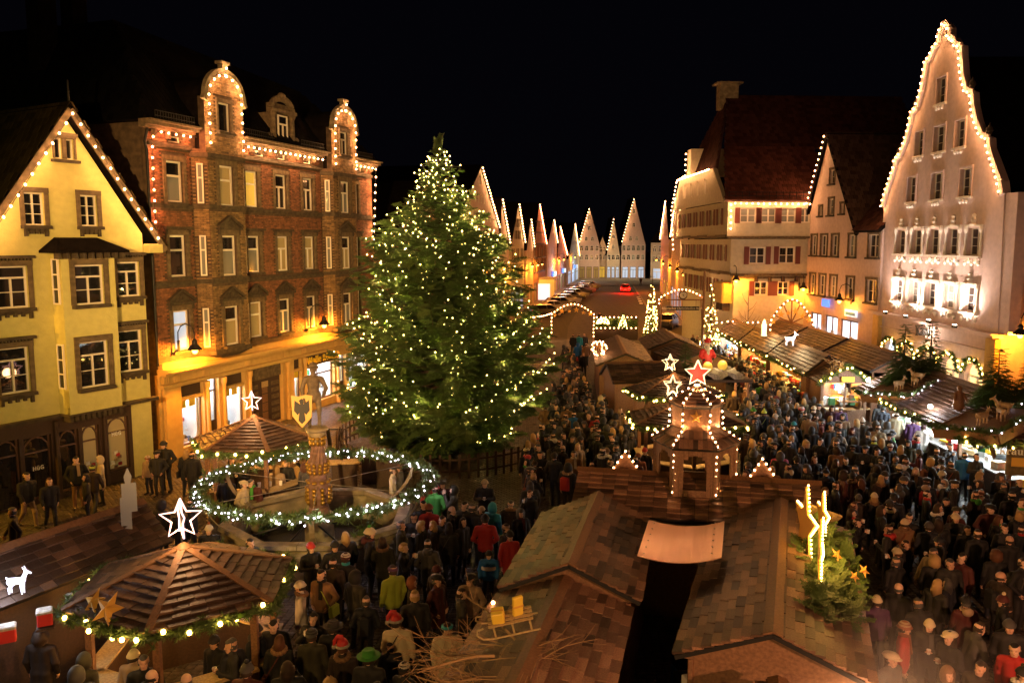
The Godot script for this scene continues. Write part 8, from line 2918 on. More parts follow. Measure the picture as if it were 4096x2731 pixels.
func headwear(kind: String) -> ArrayMesh:
	var skull := Vector3(0.1, 0.15, 0.125)
	match kind:
		"short_hair":
			return shell(kind, func(d: Vector3) -> Vector3:
				var face := d.z > 0.25 and d.y < 0.62
				return Vector3(0.06, 0.08, 0.07) if face or d.y < -0.45 else Vector3(0.1, 0.158, 0.128), M.hair_0)
		"long_hair":
			return shell(kind, func(d: Vector3) -> Vector3:
				if d.z > 0.3 and d.y < 0.66:
					return Vector3(0.06, 0.07, 0.07)
				if d.y < -0.1:
					return Vector3(0.125, 0.36, 0.15)
				return Vector3(0.108, 0.162, 0.135), M.hair_0, 18, 14)
		"curly_hair":
			return shell(kind, func(d: Vector3) -> Vector3:
				var k := 1.0 + 0.1 * sin(d.x * 21.0 + d.y * 9.0) * sin(d.y * 17.0 + d.z * 13.0)
				if d.z > 0.35 and d.y < 0.6:
					return Vector3(0.06, 0.07, 0.07)
				return Vector3(0.14, 0.178, 0.16) * k, M.hair_0, 20, 14)
		"bald":
			return shell(kind, func(d: Vector3) -> Vector3:
				var side := d.y < 0.3 and d.y > -0.4 and d.z < 0.1
				return Vector3(0.101, 0.12, 0.125) if side else Vector3(0.06, 0.06, 0.06), M.hair_0)
		"beanie":
			return shell(kind, func(d: Vector3) -> Vector3:
				if d.y < 0.12:
					return Vector3(0.07, 0.05, 0.08)
				return Vector3(0.118, 0.178, 0.145) * (1.07 if d.y < 0.32 else 1.0), M.hat_0)
		"flat_cap":
			var b := MB.new()
			b.ball(Vector3(0, 0.1, -0.01), Vector3(0.135, 0.06, 0.155), 12, 6)
			b.ball(Vector3(0, 0.075, 0.12), Vector3(0.09, 0.016, 0.075), 10, 4)
			return cached(kind, b, M.hat_0)
		"brim_hat":
			var b := MB.new()
			b.lathe(Vector3(0, 0.06, 0), [Vector2(0.2, 0.0), Vector2(0.205, 0.015), Vector2(0.125, 0.02), Vector2(0.115, 0.1), Vector2(0.085, 0.13), Vector2(0, 0.125)], 16)
			return cached(kind, b, M.hat_0)
		"hood":
			return shell(kind, func(d: Vector3) -> Vector3:
				if d.z > 0.55 and absf(d.y) < 0.62:
					return Vector3(0.07, 0.08, 0.07)
				if d.y < -0.3:
					return Vector3(0.15, 0.17, 0.14)
				return Vector3(0.135, 0.185, 0.15), M.hat_0, 18, 14)
		"headband":
			var b := MB.new()
			b.lathe(Vector3(0, 0.0, -0.008), [Vector2(0.104, 0.035), Vector2(0.114, 0.045), Vector2(0.114, 0.09), Vector2(0.098, 0.1)], 16)
			return cached(kind, b, M.hat_0)
		"pointed_hat":
			var b := MB.new()
			b.lathe(Vector3(0, 0.04, -0.005), [Vector2(0.118, 0.03), Vector2(0.12, 0.05), Vector2(0.095, 0.13), Vector2(0.03, 0.2)], 12)
			b.tube([Vector3(0, 0.22, 0), Vector3(0.08, 0.25, -0.02), Vector3(0.14, 0.17, -0.04), Vector3(0.16, 0.08, -0.04)], 0.06, 0.025, 8)
			return cached(kind, b, M.red)
		"hat_fur":
			var b := MB.new()
			b.lathe(Vector3(0, 0.045, -0.005), [Vector2(0.11, 0.0), Vector2(0.135, 0.01), Vector2(0.14, 0.04), Vector2(0.115, 0.055)], 14)
			b.ball(Vector3(0.16, 0.05, -0.04), Vector3(0.045, 0.045, 0.045), 8, 6)
			return cached(kind, b, M.fur_white)
		"bobble":
			var b := MB.new()
			b.ball(Vector3(0, 0.2, -0.01), Vector3(0.045, 0.042, 0.045), 8, 6)
			return cached(kind, b, M.hat_0)
		"stripe":
			var b := MB.new()
			b.lathe(Vector3(0, 0.0, 0), [Vector2(0.116, 0.085), Vector2(0.121, 0.09), Vector2(0.115, 0.115), Vector2(0.105, 0.118)], 14)
			b.lathe(Vector3(0, 0.0, 0), [Vector2(0.095, 0.135), Vector2(0.095, 0.14), Vector2(0.075, 0.158), Vector2(0.06, 0.16)], 14)
			return cached(kind, b, M.hat_0)
		"glasses":
			var b := MB.new()
			for s in [-1, 1]:
				var pts := []
				for i in 9:
					pts.append(Vector3(s * 0.033 + cos(TAU * i / 8.0) * 0.025, 0.01 + sin(TAU * i / 8.0) * 0.018, 0.1))
				b.tube(pts, 0.004, 0.004, 4)
				b.tube([Vector3(s * 0.058, 0.012, 0.1), Vector3(s * 0.092, 0.012, 0.0)], 0.003, 0.003, 4)
			return cached(kind, b, M.black)
	return null

func cached(key: String, b: MB, m: Material) -> ArrayMesh:
	if not cache.has(key):
		cache[key] = b.mesh(m)
	return cache[key]

func neckwear(kind: String) -> ArrayMesh:
	if cache.has(kind):
		return cache[kind]
	var b := MB.new()
	match kind:
		"scarf":
			b.lathe(Vector3(0, 0.0, 0.005), [Vector2(0.075, 0), Vector2(0.105, 0.015), Vector2(0.108, 0.05), Vector2(0.08, 0.075)], 14)
			b.bar(Vector3(0.045, 0.03, 0.1), Vector3(0.06, -0.34, 0.16), 0.09, 0.025, Vector3.BACK)
		"fur_collar":
			for i in 12:
				var a := TAU * i / 12.0
				b.ball(Vector3(cos(a) * 0.125, 0.005 + 0.03 * sin(a), sin(a) * 0.115 - 0.02), Vector3(0.055, 0.05, 0.055), 6, 4)
		"hood_down":
			b.ball(Vector3(0, -0.01, -0.12), Vector3(0.13, 0.1, 0.08), 10, 6)
			b.lathe(Vector3(0, -0.02, -0.01), [Vector2(0.1, 0), Vector2(0.13, 0.02), Vector2(0.12, 0.06), Vector2(0.09, 0.07)], 12)
	cache[kind] = b.mesh(M.coat_0)
	return cache[kind]

func carried(kind: String) -> ArrayMesh:
	if cache.has(kind):
		return cache[kind]
	var b := MB.new()
	match kind:
		"mug":
			b.lathe(Vector3(0, -0.05, 0), [Vector2(0.032, 0), Vector2(0.04, 0.1), Vector2(0.036, 0.1), Vector2(0.03, 0.02)], 10)
			return cached(kind, b, M.white)
		"shoulder_bag":
			b.cbox(Vector3(0.27, 0.86, -0.02), Vector3(0.11, 0.24, 0.3), 0.03)
			b.tube([Vector3(0.26, 0.95, 0.1), Vector3(0.12, 1.3, 0.155), Vector3(-0.12, 1.47, 0.03), Vector3(-0.02, 1.4, -0.14), Vector3(0.25, 0.95, -0.14)], 0.014, 0.014, 4)
		"backpack":
			b.cbox(Vector3(0, 1.16, -0.2), Vector3(0.3, 0.42, 0.16), 0.05)
			for s in [-1, 1]:
				b.tube([Vector3(s * 0.1, 1.34, -0.12), Vector3(s * 0.12, 1.45, 0.02), Vector3(s * 0.13, 1.3, 0.135), Vector3(s * 0.14, 1.1, 0.1)], 0.02, 0.02, 4)
		"camera":
			b.cbox(Vector3(0, -0.03, 0), Vector3(0.12, 0.08, 0.06), 0.01)
			b.tube([Vector3(0, -0.0, 0.02), Vector3(0, 0.0, 0.09)], 0.03, 0.03, 8)
	return cached(kind, b, M.bag_0)

var COATS := {"black": [0.012, 0.012, 0.013], "navy": [0.014, 0.018, 0.032], "charcoal": [0.03, 0.029, 0.028], "dark brown": [0.04, 0.022, 0.013], "olive": [0.05, 0.045, 0.02], "grey": [0.1, 0.095, 0.09], "beige": [0.3, 0.21, 0.13], "tan": [0.19, 0.1, 0.045],
	"red": [0.36, 0.02, 0.018], "bright blue": [0.015, 0.13, 0.36], "green": [0.045, 0.24, 0.03], "white": [0.55, 0.5, 0.44], "purple": [0.1, 0.03, 0.12], "maroon": [0.11, 0.018, 0.015], "pink": [0.5, 0.06, 0.16], "turquoise": [0.02, 0.24, 0.32], "lime": [0.4, 0.48, 0.05], "cream": [0.5, 0.42, 0.27], "rust": [0.2, 0.06, 0.02]}
var HAIRS := {"dark": [0.015, 0.01, 0.007], "brown": [0.05, 0.026, 0.012], "blond": [0.36, 0.23, 0.09], "grey": [0.22, 0.2, 0.18], "auburn": [0.14, 0.05, 0.018]}

func cloth(c: String, kind := "coat") -> Material:
	var key := kind + "_" + c.replace(" ", "_")
	if not M.has(key):
		var v: Array = COATS[c] if COATS.has(c) else HAIRS[c]
		var m := mat(key, lin(v[0], v[1], v[2]) if v.max() > 0.15 else lin(v[0] * 0.55, v[1] * 0.55, v[2] * 0.55), 0.75)
		m.rim_enabled = true
		m.rim = 0.2
		m.rim_tint = 0.5
	return M[key]

var bodies := {}
var labels := {}

# one person; the head's top is at height h above the ground point at
func person(at: Vector3, yaw: float, h: float, body: String, coat: String, head: String, opt := {}) -> Node3D:
	var d: Dictionary = bodies[body]
	var what := coat + " " + ("jacket" if body.begins_with("short") else "coat")
	var t := thing("person", "", "person", at, yaw, opt.get("group", "visitors in the crowd"))
	var s := h / 1.765
	var kid := h < 1.45
	var wide := s * (1.08 if kid else rng.randf_range(0.93, 1.09))
	t.scale = Vector3(wide, s, wide)
	t.rotation.z = rng.randfn() * 0.025
	var b := part("body", d.mesh, t)
	b.set_surface_override_material(0, cloth(coat))
	b.set_surface_override_material(1, cloth(opt.get("legs", "navy"), "coat"))
	b.set_surface_override_material(2, M.skin if rng.randf() < 0.5 else M.skin_pale)
	var hk := Transform3D(Basis(), Vector3.ZERO)
	var ht: Transform3D = d.head
	if kid:
		pass
	var hc: String = opt.get("hair", "brown")
	var cc: String = opt.get("hat", "black")
	var frag := []
	match head:
		"short_hair", "long_hair", "curly_hair", "bald":
			part("hair", headwear(head), t, ht, cloth(hc, "hair"))
			frag.append({"short_hair": "short %s hair", "long_hair": "long %s hair", "curly_hair": "curly %s hair", "bald": "balding %s hair"}[head] % hc)
		"pointed_hat":
			part("hair", headwear("short_hair"), t, ht, cloth(hc, "hair"))
			part("hat", headwear(head), t, ht)
			part("hat_trim", headwear("hat_fur"), t, ht)
			frag.append("red and white pointed hat")
		"bobble_hat", "striped_hat":
			part("hair", headwear("long_hair" if opt.get("long", false) else "short_hair"), t, ht, cloth(hc, "hair"))
			part("hat", headwear("beanie"), t, ht, cloth(cc, "hat"))
			if head == "bobble_hat":
				part("bobble", headwear("bobble"), t, ht, cloth(opt.get("bobble", cc), "hat"))
				frag.append(cc + " bobble hat")
			else:
				part("stripe", headwear("stripe"), t, ht, cloth(opt.get("bobble", "white"), "hat"))
				frag.append(cc + " striped hat")
		_:
			if head != "hood":
				part("hair", headwear("long_hair" if opt.get("long", false) else "short_hair"), t, ht, cloth(hc, "hair"))
			part("hat" if head != "hood" else "hood", headwear(head), t, ht, cloth(cc, "hat"))
			frag.append(cc + " " + {"beanie": "knitted hat", "flat_cap": "flat cap", "brim_hat": "brimmed hat", "hood": "hood up", "headband": "headband"}[head])
	if opt.get("long", false) and head != "long_hair":
		frag.append("long %s hair" % hc)
	if opt.has("glasses"):
		part("glasses", headwear("glasses"), t, ht)
		frag.append("glasses")
	if opt.has("neck"):
		part(opt.neck, neckwear(opt.neck), t, Transform3D(Basis(), d.neck), cloth(opt.get("neck_colour", "tan")))
		frag.append({"scarf": "%s scarf", "fur_collar": "%s fur collar", "hood_down": "%s hood down"}[opt.neck] % opt.get("neck_colour", "tan"))
	if opt.has("bag"):
		part(opt.bag, carried(opt.bag), t, Transform3D(), cloth(opt.get("bag_colour", "black")))
		frag.append(opt.get("bag_colour", "black") + " " + opt.bag.replace("_", " "))
	if body.ends_with("mug") or body.ends_with("drink"):
		var wr: Vector3 = d.wrist[1]
		part("mug", carried("mug"), t, Transform3D(Basis(), wr + (Vector3(0.07, 0.03, 0.05) if body.ends_with("mug") else Vector3(0.06, 0.06, 0.06))))
		frag.append("holding mug")
	if body.ends_with("photo"):
		part("camera", carried("camera"), t, Transform3D(Basis(), Vector3(0, 1.58, 0.33)), M.black)
		frag.append("taking photo")
	if opt.has("band"):
		var bm := MB.new()
		bm.lathe(Vector3(0, 1.15, 0.01), [Vector2(0.2, 0), Vector2(0.215, 0.02), Vector2(0.215, 0.1), Vector2(0.2, 0.12)], 16)
		var bd := part("chest_band", bm.mesh(M.white), t)
		bd.scale = Vector3(1.08, 1, 0.68)
		frag.append("white chest band")
	var turn := wrapf(yaw, -PI, PI)
	var view := "facing the camera" if absf(turn) < 0.7 else "seen from behind" if absf(turn) > 2.4 else "turned right" if turn > 0 else "turned left"
	var where: String = opt.get("where", "in the crowd")
	var label := ("child" if kid else "person") + " in " + what
	for f in frag:
		if (label + " " + f + " " + where).split(" ").size() <= 16:
			label += ", " + f
	if labels.has(label + ", " + where) and (label + " " + view + " " + where).split(" ").size() <= 16:
		label += ", " + view
	label += ", " + where
	labels[label] = labels.get(label, 0) + 1
	t.set_meta("label", label)
	return t

func crowd() -> void:
	var places := {"a": "outside the yellow house shop", "b": "by the fountain", "c": "between fountain and turret", "d": "below the fir", "e": "beside the foreground hexagonal stall", "f": "right of the turret", "g": "at the food stall", "h": "beside the long foreground roof", "i": "by the middle huts", "j": "at the right row stalls", "k": "in the foreground lane", "l": "in front of the brick house", "x1": "with camera tripod behind the fir planter", "x2": "walking on the far right pavement", "x3": "crossing at the far end of the street", "x4": "left of the pair on the right pavement", "x5": "right of the pair on the right pavement"}
	var people := [
		"-15.37 -25.36 1.78 60:short_walk:black:short_hair:a:hair=dark legs=beige",
		"-14.47 -25.05 1.70 40:short_walk:black:long_hair:a:hair=auburn",
		"-14.71 -27.21 1.82 30:short_pockets:black:short_hair:a:hair=dark legs=tan neck=scarf nc=beige",
		"-13.75 -25.95 1.60 -60:short_stand:charcoal:long_hair:a:hair=dark",
		"-13.84 -26.55 1.70 180:short_walk:dark brown:headband:a:hat=lime legs=grey",
		"-14.12 -27.64 1.72 -60:long_mug:cream:hood:a:hat=cream legs=black",
		"-13.02 -28.85 1.40 -20:short_stand:beige:striped_hat:l:hat=rust",
		"-12.53 -28.54 1.66 0:short_pockets:charcoal:flat_cap:l:hat=black legs=charcoal",
		"-12.52 -29.18 1.86 -10:short_pockets:black:beanie:l:hat=charcoal",
		"-11.52 -28.46 1.74 170:long_stand:navy:long_hair:l:hair=blond bag=shoulder_bag",
		"-11.11 -28.11 1.76 -160:long_stand:black:short_hair:l:hair=dark legs=charcoal",
		"-13.76 -22.04 1.75 -60:short_walk:dark brown:short_hair:a:hair=grey legs=grey",
		"-8.26 -24.62 1.72 75:short_pockets:cream:flat_cap:b:hat=cream hair=grey",
		"-8.04 -25.13 1.74 -10:short_lean:maroon:short_hair:b:hair=grey neck=scarf nc=green",
		"-7.88 -20.74 1.70 10:short_stand:black:bobble_hat:b:hat=cream bobble=rust",
		"-6.46 -19.68 1.74 60:short_stand:navy:short_hair:e:hair=dark",
		"-9.97 -22.74 1.72 160:short_stand:charcoal:curly_hair:e:hair=dark",
		"-9.21 -22.15 1.70 0:short_stand:black:long_hair:e:hair=brown",
		"-9.06 -22.68 1.78 120:short_stand:navy:short_hair:e:hair=dark neck=hood_down nc=navy",
		"-6.86 -14.14 1.68 175:long_stand:beige:beanie:e:hat=cream",
		"-6.54 -13.91 1.72 20:short_mug:black:short_hair:e:hair=grey",
		"-5.56 -14.73 1.66 -20:short_stand:black:beanie:e:hat=charcoal",
		"-5.22 -14.55 1.70 -60:short_mug:charcoal:short_hair:e:hair=grey",
		"-8.97 -14.88 1.70 180:long_stand:dark brown:curly_hair:e:hair=brown",
		"-7.71 -13.96 1.72 170:short_stand:olive:hood:e:hat=olive",
		"-4.90 -15.11 1.72 60:short_stand:navy:beanie:e:hat=grey neck=hood_down nc=grey",
		"-6.24 -13.41 1.74 150:short_stand:black:bald:e:hair=dark",
		"-9.61 -27.56 1.70 20:short_drink:dark brown:long_hair:b:hair=brown",
		"-9.14 -27.30 1.72 -30:short_mug:charcoal:short_hair:b:hair=grey",
		"-7.81 -26.70 1.66 170:short_stand:beige:long_hair:b:hair=blond neck=scarf nc=lime",
		"-7.63 -27.21 1.72 0:short_stand:black:curly_hair:b:hair=blond",
		"-7.14 -27.76 1.80 -80:short_drink:black:short_hair:b:hair=dark",
		"-9.03 -25.38 1.70 -170:short_stand:black:striped_hat:b:hat=black",
		"-3.68 -26.58 1.74 -80:short_mug:grey:striped_hat:d:hat=charcoal bobble=rust",
		"-3.91 -26.35 1.66 90:short_stand:white:short_hair:d:hair=grey",
		"-2.34 -24.03 1.78 170:short_pockets:green:short_hair:c:hair=brown",
		"-2.52 -24.87 1.76 -150:short_stand:red:bald:c:hair=brown",
		"-2.20 -24.68 1.74 20:short_stand:maroon:brim_hat:c:hat=olive",
		"-1.74 -24.13 1.74 -90:long_photo:olive:hood:c:hat=olive legs=olive",
		"-0.87 -24.93 1.68 0:long_mug:black:beanie:c:hat=beige",
		"-2.50 -22.60 1.76 20:short_stand:navy:short_hair:b:hair=dark",
		"-2.35 -22.49 1.68 175:short_stand:red:beanie:b:hat=rust",
		"-1.65 -22.13 1.76 60:short_pockets:black:bald:c:hair=dark",
		"-1.37 -22.47 1.78 -30:short_stand:navy:short_hair:c:hair=dark",
		"-1.09 -22.30 1.76 160:short_stand:charcoal:short_hair:c:hair=grey",
		"-0.85 -22.98 1.45 -60:short_stand:dark brown:beanie:c:hat=beige",
		"-0.55 -22.49 1.72 150:short_stand:turquoise:hood:c:hat=turquoise",
		"-0.08 -22.75 1.72 0:long_stand:dark brown:short_hair:c:hair=grey glasses=1 neck=fur_collar nc=tan",
		"0.25 -22.05 1.70 25:long_stand:black:curly_hair:c:hair=grey neck=scarf nc=maroon",
		"-0.70 -21.26 1.80 180:short_pockets:red:beanie:c:hat=black",
		"-0.17 -20.95 1.66 60:short_stand:dark brown:headband:c:hat=beige",
		"-0.06 -20.19 1.74 15:long_stand:red:beanie:c:hat=charcoal",
		"-0.61 -19.82 1.36 0:short_stand:bright blue:beanie:c:hat=charcoal band=1",
		"-3.60 -20.14 1.84 100:long_pockets:black:bobble_hat:b:hat=cream bobble=green neck=hood_down nc=maroon",
		"-4.20 -20.24 1.70 -150:short_stand:black:long_hair:b:hair=blond",
		"-4.32 -19.42 1.76 20:short_pockets:black:beanie:b:hat=black glasses=1",
		"-4.95 -19.45 1.70 45:short_mug:black:beanie:b:hat=red",
		"-3.99 -18.87 1.66 160:short_stand:charcoal:striped_hat:k:hat=maroon neck=scarf nc=turquoise",
		"-3.20 -19.86 1.70 180:long_stand:olive:long_hair:b:hair=brown neck=fur_collar nc=tan",
		"-2.90 -20.83 1.78 90:short_stand:olive:short_hair:b:hair=grey",
		"-2.65 -19.41 1.72 85:long_drink:black:short_hair:c:hair=blond",
		"-2.61 -21.74 1.68 0:long_mug:black:long_hair:b:hair=dark glasses=1",
		"-2.38 -20.98 1.72 70:long_stand:charcoal:curly_hair:c:hair=blond",
		"-2.10 -21.09 1.70 -60:long_stand:dark brown:long_hair:c:hair=blond",
		"-1.88 -21.25 1.78 -20:short_pockets:black:short_hair:c:hair=brown",
		"-1.65 -20.88 1.72 180:long_stand:black:long_hair:c:hair=dark bag=shoulder_bag bc=grey",
		"-2.04 -19.59 1.74 175:long_pockets:grey:short_hair:c:hair=dark neck=hood_down nc=grey",
		"-1.36 -21.27 1.70 50:long_stand:charcoal:long_hair:c:hair=dark",
		"-4.19 -18.37 1.74 180:short_stand:dark brown:short_hair:k:hair=dark",
		"-4.20 -17.64 1.76 -25:short_pockets:tan:short_hair:k:hair=dark neck=scarf nc=black bag=shoulder_bag bc=lime",
		"-4.60 -17.18 1.66 -80:long_stand:white:beanie:k:hat=white neck=fur_collar nc=tan",
		"-2.70 -17.84 1.78 -140:short_stand:lime:headband:k:hat=purple hair=brown",
		"-2.21 -17.54 1.66 90:long_stand:charcoal:hood:k:hat=rust",
		"-1.62 -17.33 1.80 60:long_pockets:maroon:flat_cap:k:hat=black hair=grey",
		"-1.67 -17.88 1.74 140:short_stand:dark brown:beanie:k:hat=maroon",
		"-0.93 -17.42 1.76 -15:short_pockets:beige:flat_cap:k:hat=black hair=grey glasses=1",
		"-1.07 -16.79 1.68 100:short_stand:grey:short_hair:k:hair=brown",
		"-4.64 -15.42 1.80 0:short_lean:black:short_hair:k:hair=dark",
		"-3.98 -15.68 1.68 -10:short_drink:black:long_hair:k:hair=dark",
		"-3.53 -15.23 1.70 170:short_stand:black:brim_hat:k:hat=charcoal",
		"-3.74 -14.78 1.76 180:long_stand:olive:striped_hat:k:hat=grey bobble=charcoal",
		"-4.39 -14.68 1.70 180:long_stand:black:long_hair:k:hair=auburn neck=fur_collar nc=tan bag=shoulder_bag bc=maroon",
		"-2.17 -15.42 1.72 175:short_stand:cream:pointed_hat:k:hair=brown bag=shoulder_bag legs=green",
		"-1.25 -15.25 1.68 10:long_stand:cream:headband:k:hat=turquoise hair=brown",
		"-3.08 -14.43 1.70 170:long_stand:dark brown:pointed_hat:k:hair=auburn neck=fur_collar nc=tan",
		"-2.50 -13.90 1.78 170:long_stand:charcoal:brim_hat:k:hat=green",
		"-1.88 -13.78 1.62 150:short_stand:charcoal:striped_hat:k:hat=black",
		"-2.37 -15.16 1.30 -160:short_stand:navy:short_hair:k:hair=dark",
		"-3.11 -13.13 1.70 180:short_stand:black:curly_hair:k:hair=blond",
		"-5.22 -14.54 1.70 60:short_mug:navy:short_hair:e:hair=grey",
		"2.42 -29.45 1.72 20:long_stand:beige:long_hair:c:hair=blond",
		"2.17 -28.40 1.70 0:long_stand:tan:long_hair:c:hair=brown neck=scarf nc=white",
		"1.49 -27.59 1.84 155:short_pockets:navy:beanie:c:hat=black",
		"1.01 -28.31 1.70 0:long_mug:black:long_hair:c:hair=dark",
		"0.59 -26.22 1.72 100:long_stand:black:flat_cap:c:hat=grey bag=shoulder_bag bc=rust",
		"3.26 -29.65 1.32 -100:short_stand:pink:bobble_hat:c:hat=purple bobble=pink",
		"4.06 -28.53 1.78 90:short_pockets:rust:short_hair:c:hair=brown",
		"4.37 -28.04 1.70 180:short_stand:rust:beanie:c:hat=rust",
		"4.73 -28.77 1.72 -10:long_stand:black:beanie:c:hat=red",
		"1.68 -33.67 1.74 160:short_stand:grey:short_hair:d:hair=brown neck=hood_down nc=grey",
		"2.68 -35.07 1.72 170:short_stand:bright blue:short_hair:d:hair=dark",
		"3.60 -34.39 1.74 180:short_pockets:red:short_hair:c:hair=dark bag=backpack",
		"3.27 -34.59 1.72 0:short_stand:maroon:bald:c:hair=brown",
		"2.59 -32.15 1.76 180:long_stand:olive:short_hair:d:hair=brown",
		"4.84 -35.99 1.70 10:long_photo:beige:long_hair:c:hair=blond",
		"4.20 -38.79 1.72 170:short_stand:charcoal:hood:d:hat=cream",
		"3.47 -37.40 1.76 0:long_stand:black:beanie:d:hat=grey",
		"5.33 -65.23 1.74 160:short_stand:turquoise:short_hair:i:hair=brown",
		"4.84 -65.05 1.76 150:short_stand:black:short_hair:i:hair=dark",
		"5.81 -65.51 1.74 20:short_stand:charcoal:bald:i:hair=grey",
		"4.78 -59.56 1.72 170:short_stand:bright blue:hood:i:hat=bright blue",
		"5.37 -59.39 1.74 180:short_stand:tan:short_hair:i:hair=brown",
		"4.12 -53.87 1.74 180:short_stand:red:short_hair:i:hair=brown",
		"4.79 -54.33 1.72 20:short_stand:navy:long_hair:i:hair=blond",
		"13.97 -47.39 1.76 180:short_pockets:red:short_hair:j:hair=dark",
		"14.68 -46.56 1.74 165:short_stand:maroon:short_hair:j:hair=dark",
		"15.12 -45.41 1.78 180:short_pockets:white:short_hair:j:hair=brown",
		"15.61 -43.52 1.72 175:short_stand:bright blue:hood:j:hat=bright blue",
		"15.85 -45.21 1.50 160:short_stand:turquoise:beanie:j:hat=bright blue",
		"15.03 -43.64 1.70 180:short_stand:black:beanie:j:hat=red",
		"17.19 -40.30 1.70 60:short_stand:charcoal:long_hair:j:hair=brown",
		"12.95 -42.47 1.72 160:long_stand:green:short_hair:j:hair=brown",
		"12.00 -40.39 1.74 30:long_stand:black:short_hair:f:hair=grey",
		"10.94 -40.15 1.70 180:long_stand:dark brown:long_hair:f:hair=blond",
		"11.82 -41.14 1.72 170:long_stand:tan:bald:f:hair=grey",
		"10.63 -35.84 1.70 60:short_stand:black:bobble_hat:f:hat=green neck=fur_collar nc=tan",
		"11.01 -35.35 1.72 180:short_stand:black:bobble_hat:f:hat=lime bag=shoulder_bag bc=lime",
		"11.28 -34.74 1.70 30:long_stand:dark brown:beanie:f:hat=white long=blond",
		"11.57 -33.11 1.70 170:long_stand:black:beanie:f:hat=turquoise neck=fur_collar nc=tan",
		"10.37 -32.33 1.70 160:long_stand:charcoal:curly_hair:f:hair=grey",
		"11.57 -34.13 1.78 -20:short_stand:navy:short_hair:f:hair=dark",
		"9.40 -28.32 1.72 170:short_stand:pink:long_hair:f:hair=blond",
		"10.81 -29.82 1.70 20:long_stand:black:curly_hair:f:hair=blond",
		"11.38 -29.88 1.80 -50:short_mug:black:short_hair:f:hair=brown",
		"12.69 -32.36 1.76 0:short_stand:charcoal:short_hair:f:hair=brown neck=fur_collar nc=tan",
		"14.66 -36.09 1.76 175:short_stand:purple:short_hair:g:hair=grey",
		"14.55 -33.60 1.72 150:short_stand:grey:bobble_hat:g:hat=white",
		"13.72 -30.52 1.70 175:short_stand:olive:beanie:g:hat=cream neck=scarf nc=lime",
		"13.73 -29.35 1.72 0:short_stand:black:striped_hat:g:hat=maroon",
		"12.63 -28.78 1.78 -40:short_mug:navy:flat_cap:g:hat=navy",
		"12.85 -28.35 1.80 -60:short_mug:black:short_hair:g:hair=dark",
		"12.82 -35.99 1.74 60:short_stand:black:striped_hat:f:hat=red",
		"10.41 -27.70 1.70 10:long_mug:dark brown:long_hair:f:hair=auburn",
		"10.98 -27.40 1.70 90:long_stand:dark brown:long_hair:f:hair=brown",
		"11.23 -27.17 1.80 0:short_mug:black:short_hair:f:hair=grey glasses=1",
		"12.11 -30.17 1.72 170:short_stand:black:beanie:f:hat=grey",
		"11.62 -28.94 1.70 180:long_stand:tan:curly_hair:f:hair=brown",
		"9.12 -26.59 1.74 -120:short_stand:navy:short_hair:f:hair=dark neck=hood_down nc=cream",
		"13.80 -36.60 1.76 60:short_stand:black:flat_cap:f:hat=black",
		"13.51 -36.26 1.70 100:long_stand:charcoal:beanie:f:hat=cream neck=scarf nc=white",
		"14.38 -36.51 1.70 0:short_stand:maroon:curly_hair:f:hair=brown",
		"13.53 -32.12 1.68 20:short_stand:black:hood:g:hat=maroon",
		"13.78 -31.22 1.74 -10:short_stand:charcoal:beanie:g:hat=charcoal",
		"14.68 -31.22 1.74 80:short_stand:green:beanie:g:hat=black",
		"13.27 -32.70 1.80 10:short_stand:black:short_hair:g:hair=dark",
		"16.44 -34.79 1.76 165:long_stand:cream:short_hair:g:hair=brown",
		"16.63 -36.87 1.78 170:short_stand:charcoal:hood:g:hat=charcoal",
		"16.47 -35.99 1.78 160:short_stand:navy:beanie:g:hat=charcoal",
		"16.58 -33.59 1.78 150:short_stand:purple:beanie:g:hat=purple",
		"16.57 -32.58 1.72 150:long_point:white:beanie:g:hat=maroon",
		"15.31 -30.56 1.76 60:short_stand:navy:short_hair:g:hair=dark neck=hood_down nc=red",
		"15.78 -28.12 1.72 165:short_drink:bright blue:short_hair:g:hair=dark",
		"15.95 -27.73 1.80 10:short_mug:charcoal:short_hair:g:hair=dark",
		"15.84 -29.21 1.76 10:short_drink:black:short_hair:g:hair=brown",
		"15.02 -28.56 1.76 170:short_stand:navy:short_hair:g:hair=brown",
		"12.69 -26.37 1.76 175:long_stand:charcoal:beanie:g:hat=cream",
		"12.58 -25.68 1.72 180:long_stand:black:long_hair:g:hair=brown",
		"13.12 -26.20 1.72 -40:long_stand:charcoal:long_hair:g:hair=blond neck=scarf nc=tan",
		"14.86 -25.56 1.72 60:short_stand:black:curly_hair:g:hair=blond glasses=1 neck=fur_collar nc=tan",
		"15.54 -25.49 1.74 0:short_drink:charcoal:curly_hair:g:hair=grey neck=fur_collar nc=tan",
		"15.67 -24.85 1.74 0:short_drink:navy:bald:g:hair=grey",
		"13.28 -22.20 1.78 0:short_pockets:maroon:flat_cap:g:hat=black",
		"14.57 -23.41 1.76 180:short_stand:black:short_hair:g:hair=dark",
		"10.61 -23.48 1.70 175:short_stand:black:beanie:g:hat=cream long=blond neck=fur_collar nc=tan",
		"10.00 -23.29 1.72 170:short_stand:dark brown:beanie:h:hat=grey neck=scarf nc=dark brown",
		"10.74 -22.83 1.70 180:short_stand:black:beanie:g:hat=charcoal neck=fur_collar nc=cream",
		"11.62 -25.34 1.70 175:long_stand:dark brown:long_hair:g:hair=blond neck=fur_collar nc=tan",
		"12.15 -23.47 1.78 70:short_stand:black:short_hair:g:hair=dark neck=scarf nc=red",
		"12.46 -23.00 1.70 -10:short_stand:black:long_hair:g:hair=dark neck=fur_collar nc=dark brown",
		"9.83 -24.37 1.78 80:short_stand:navy:short_hair:h:hair=dark glasses=1",
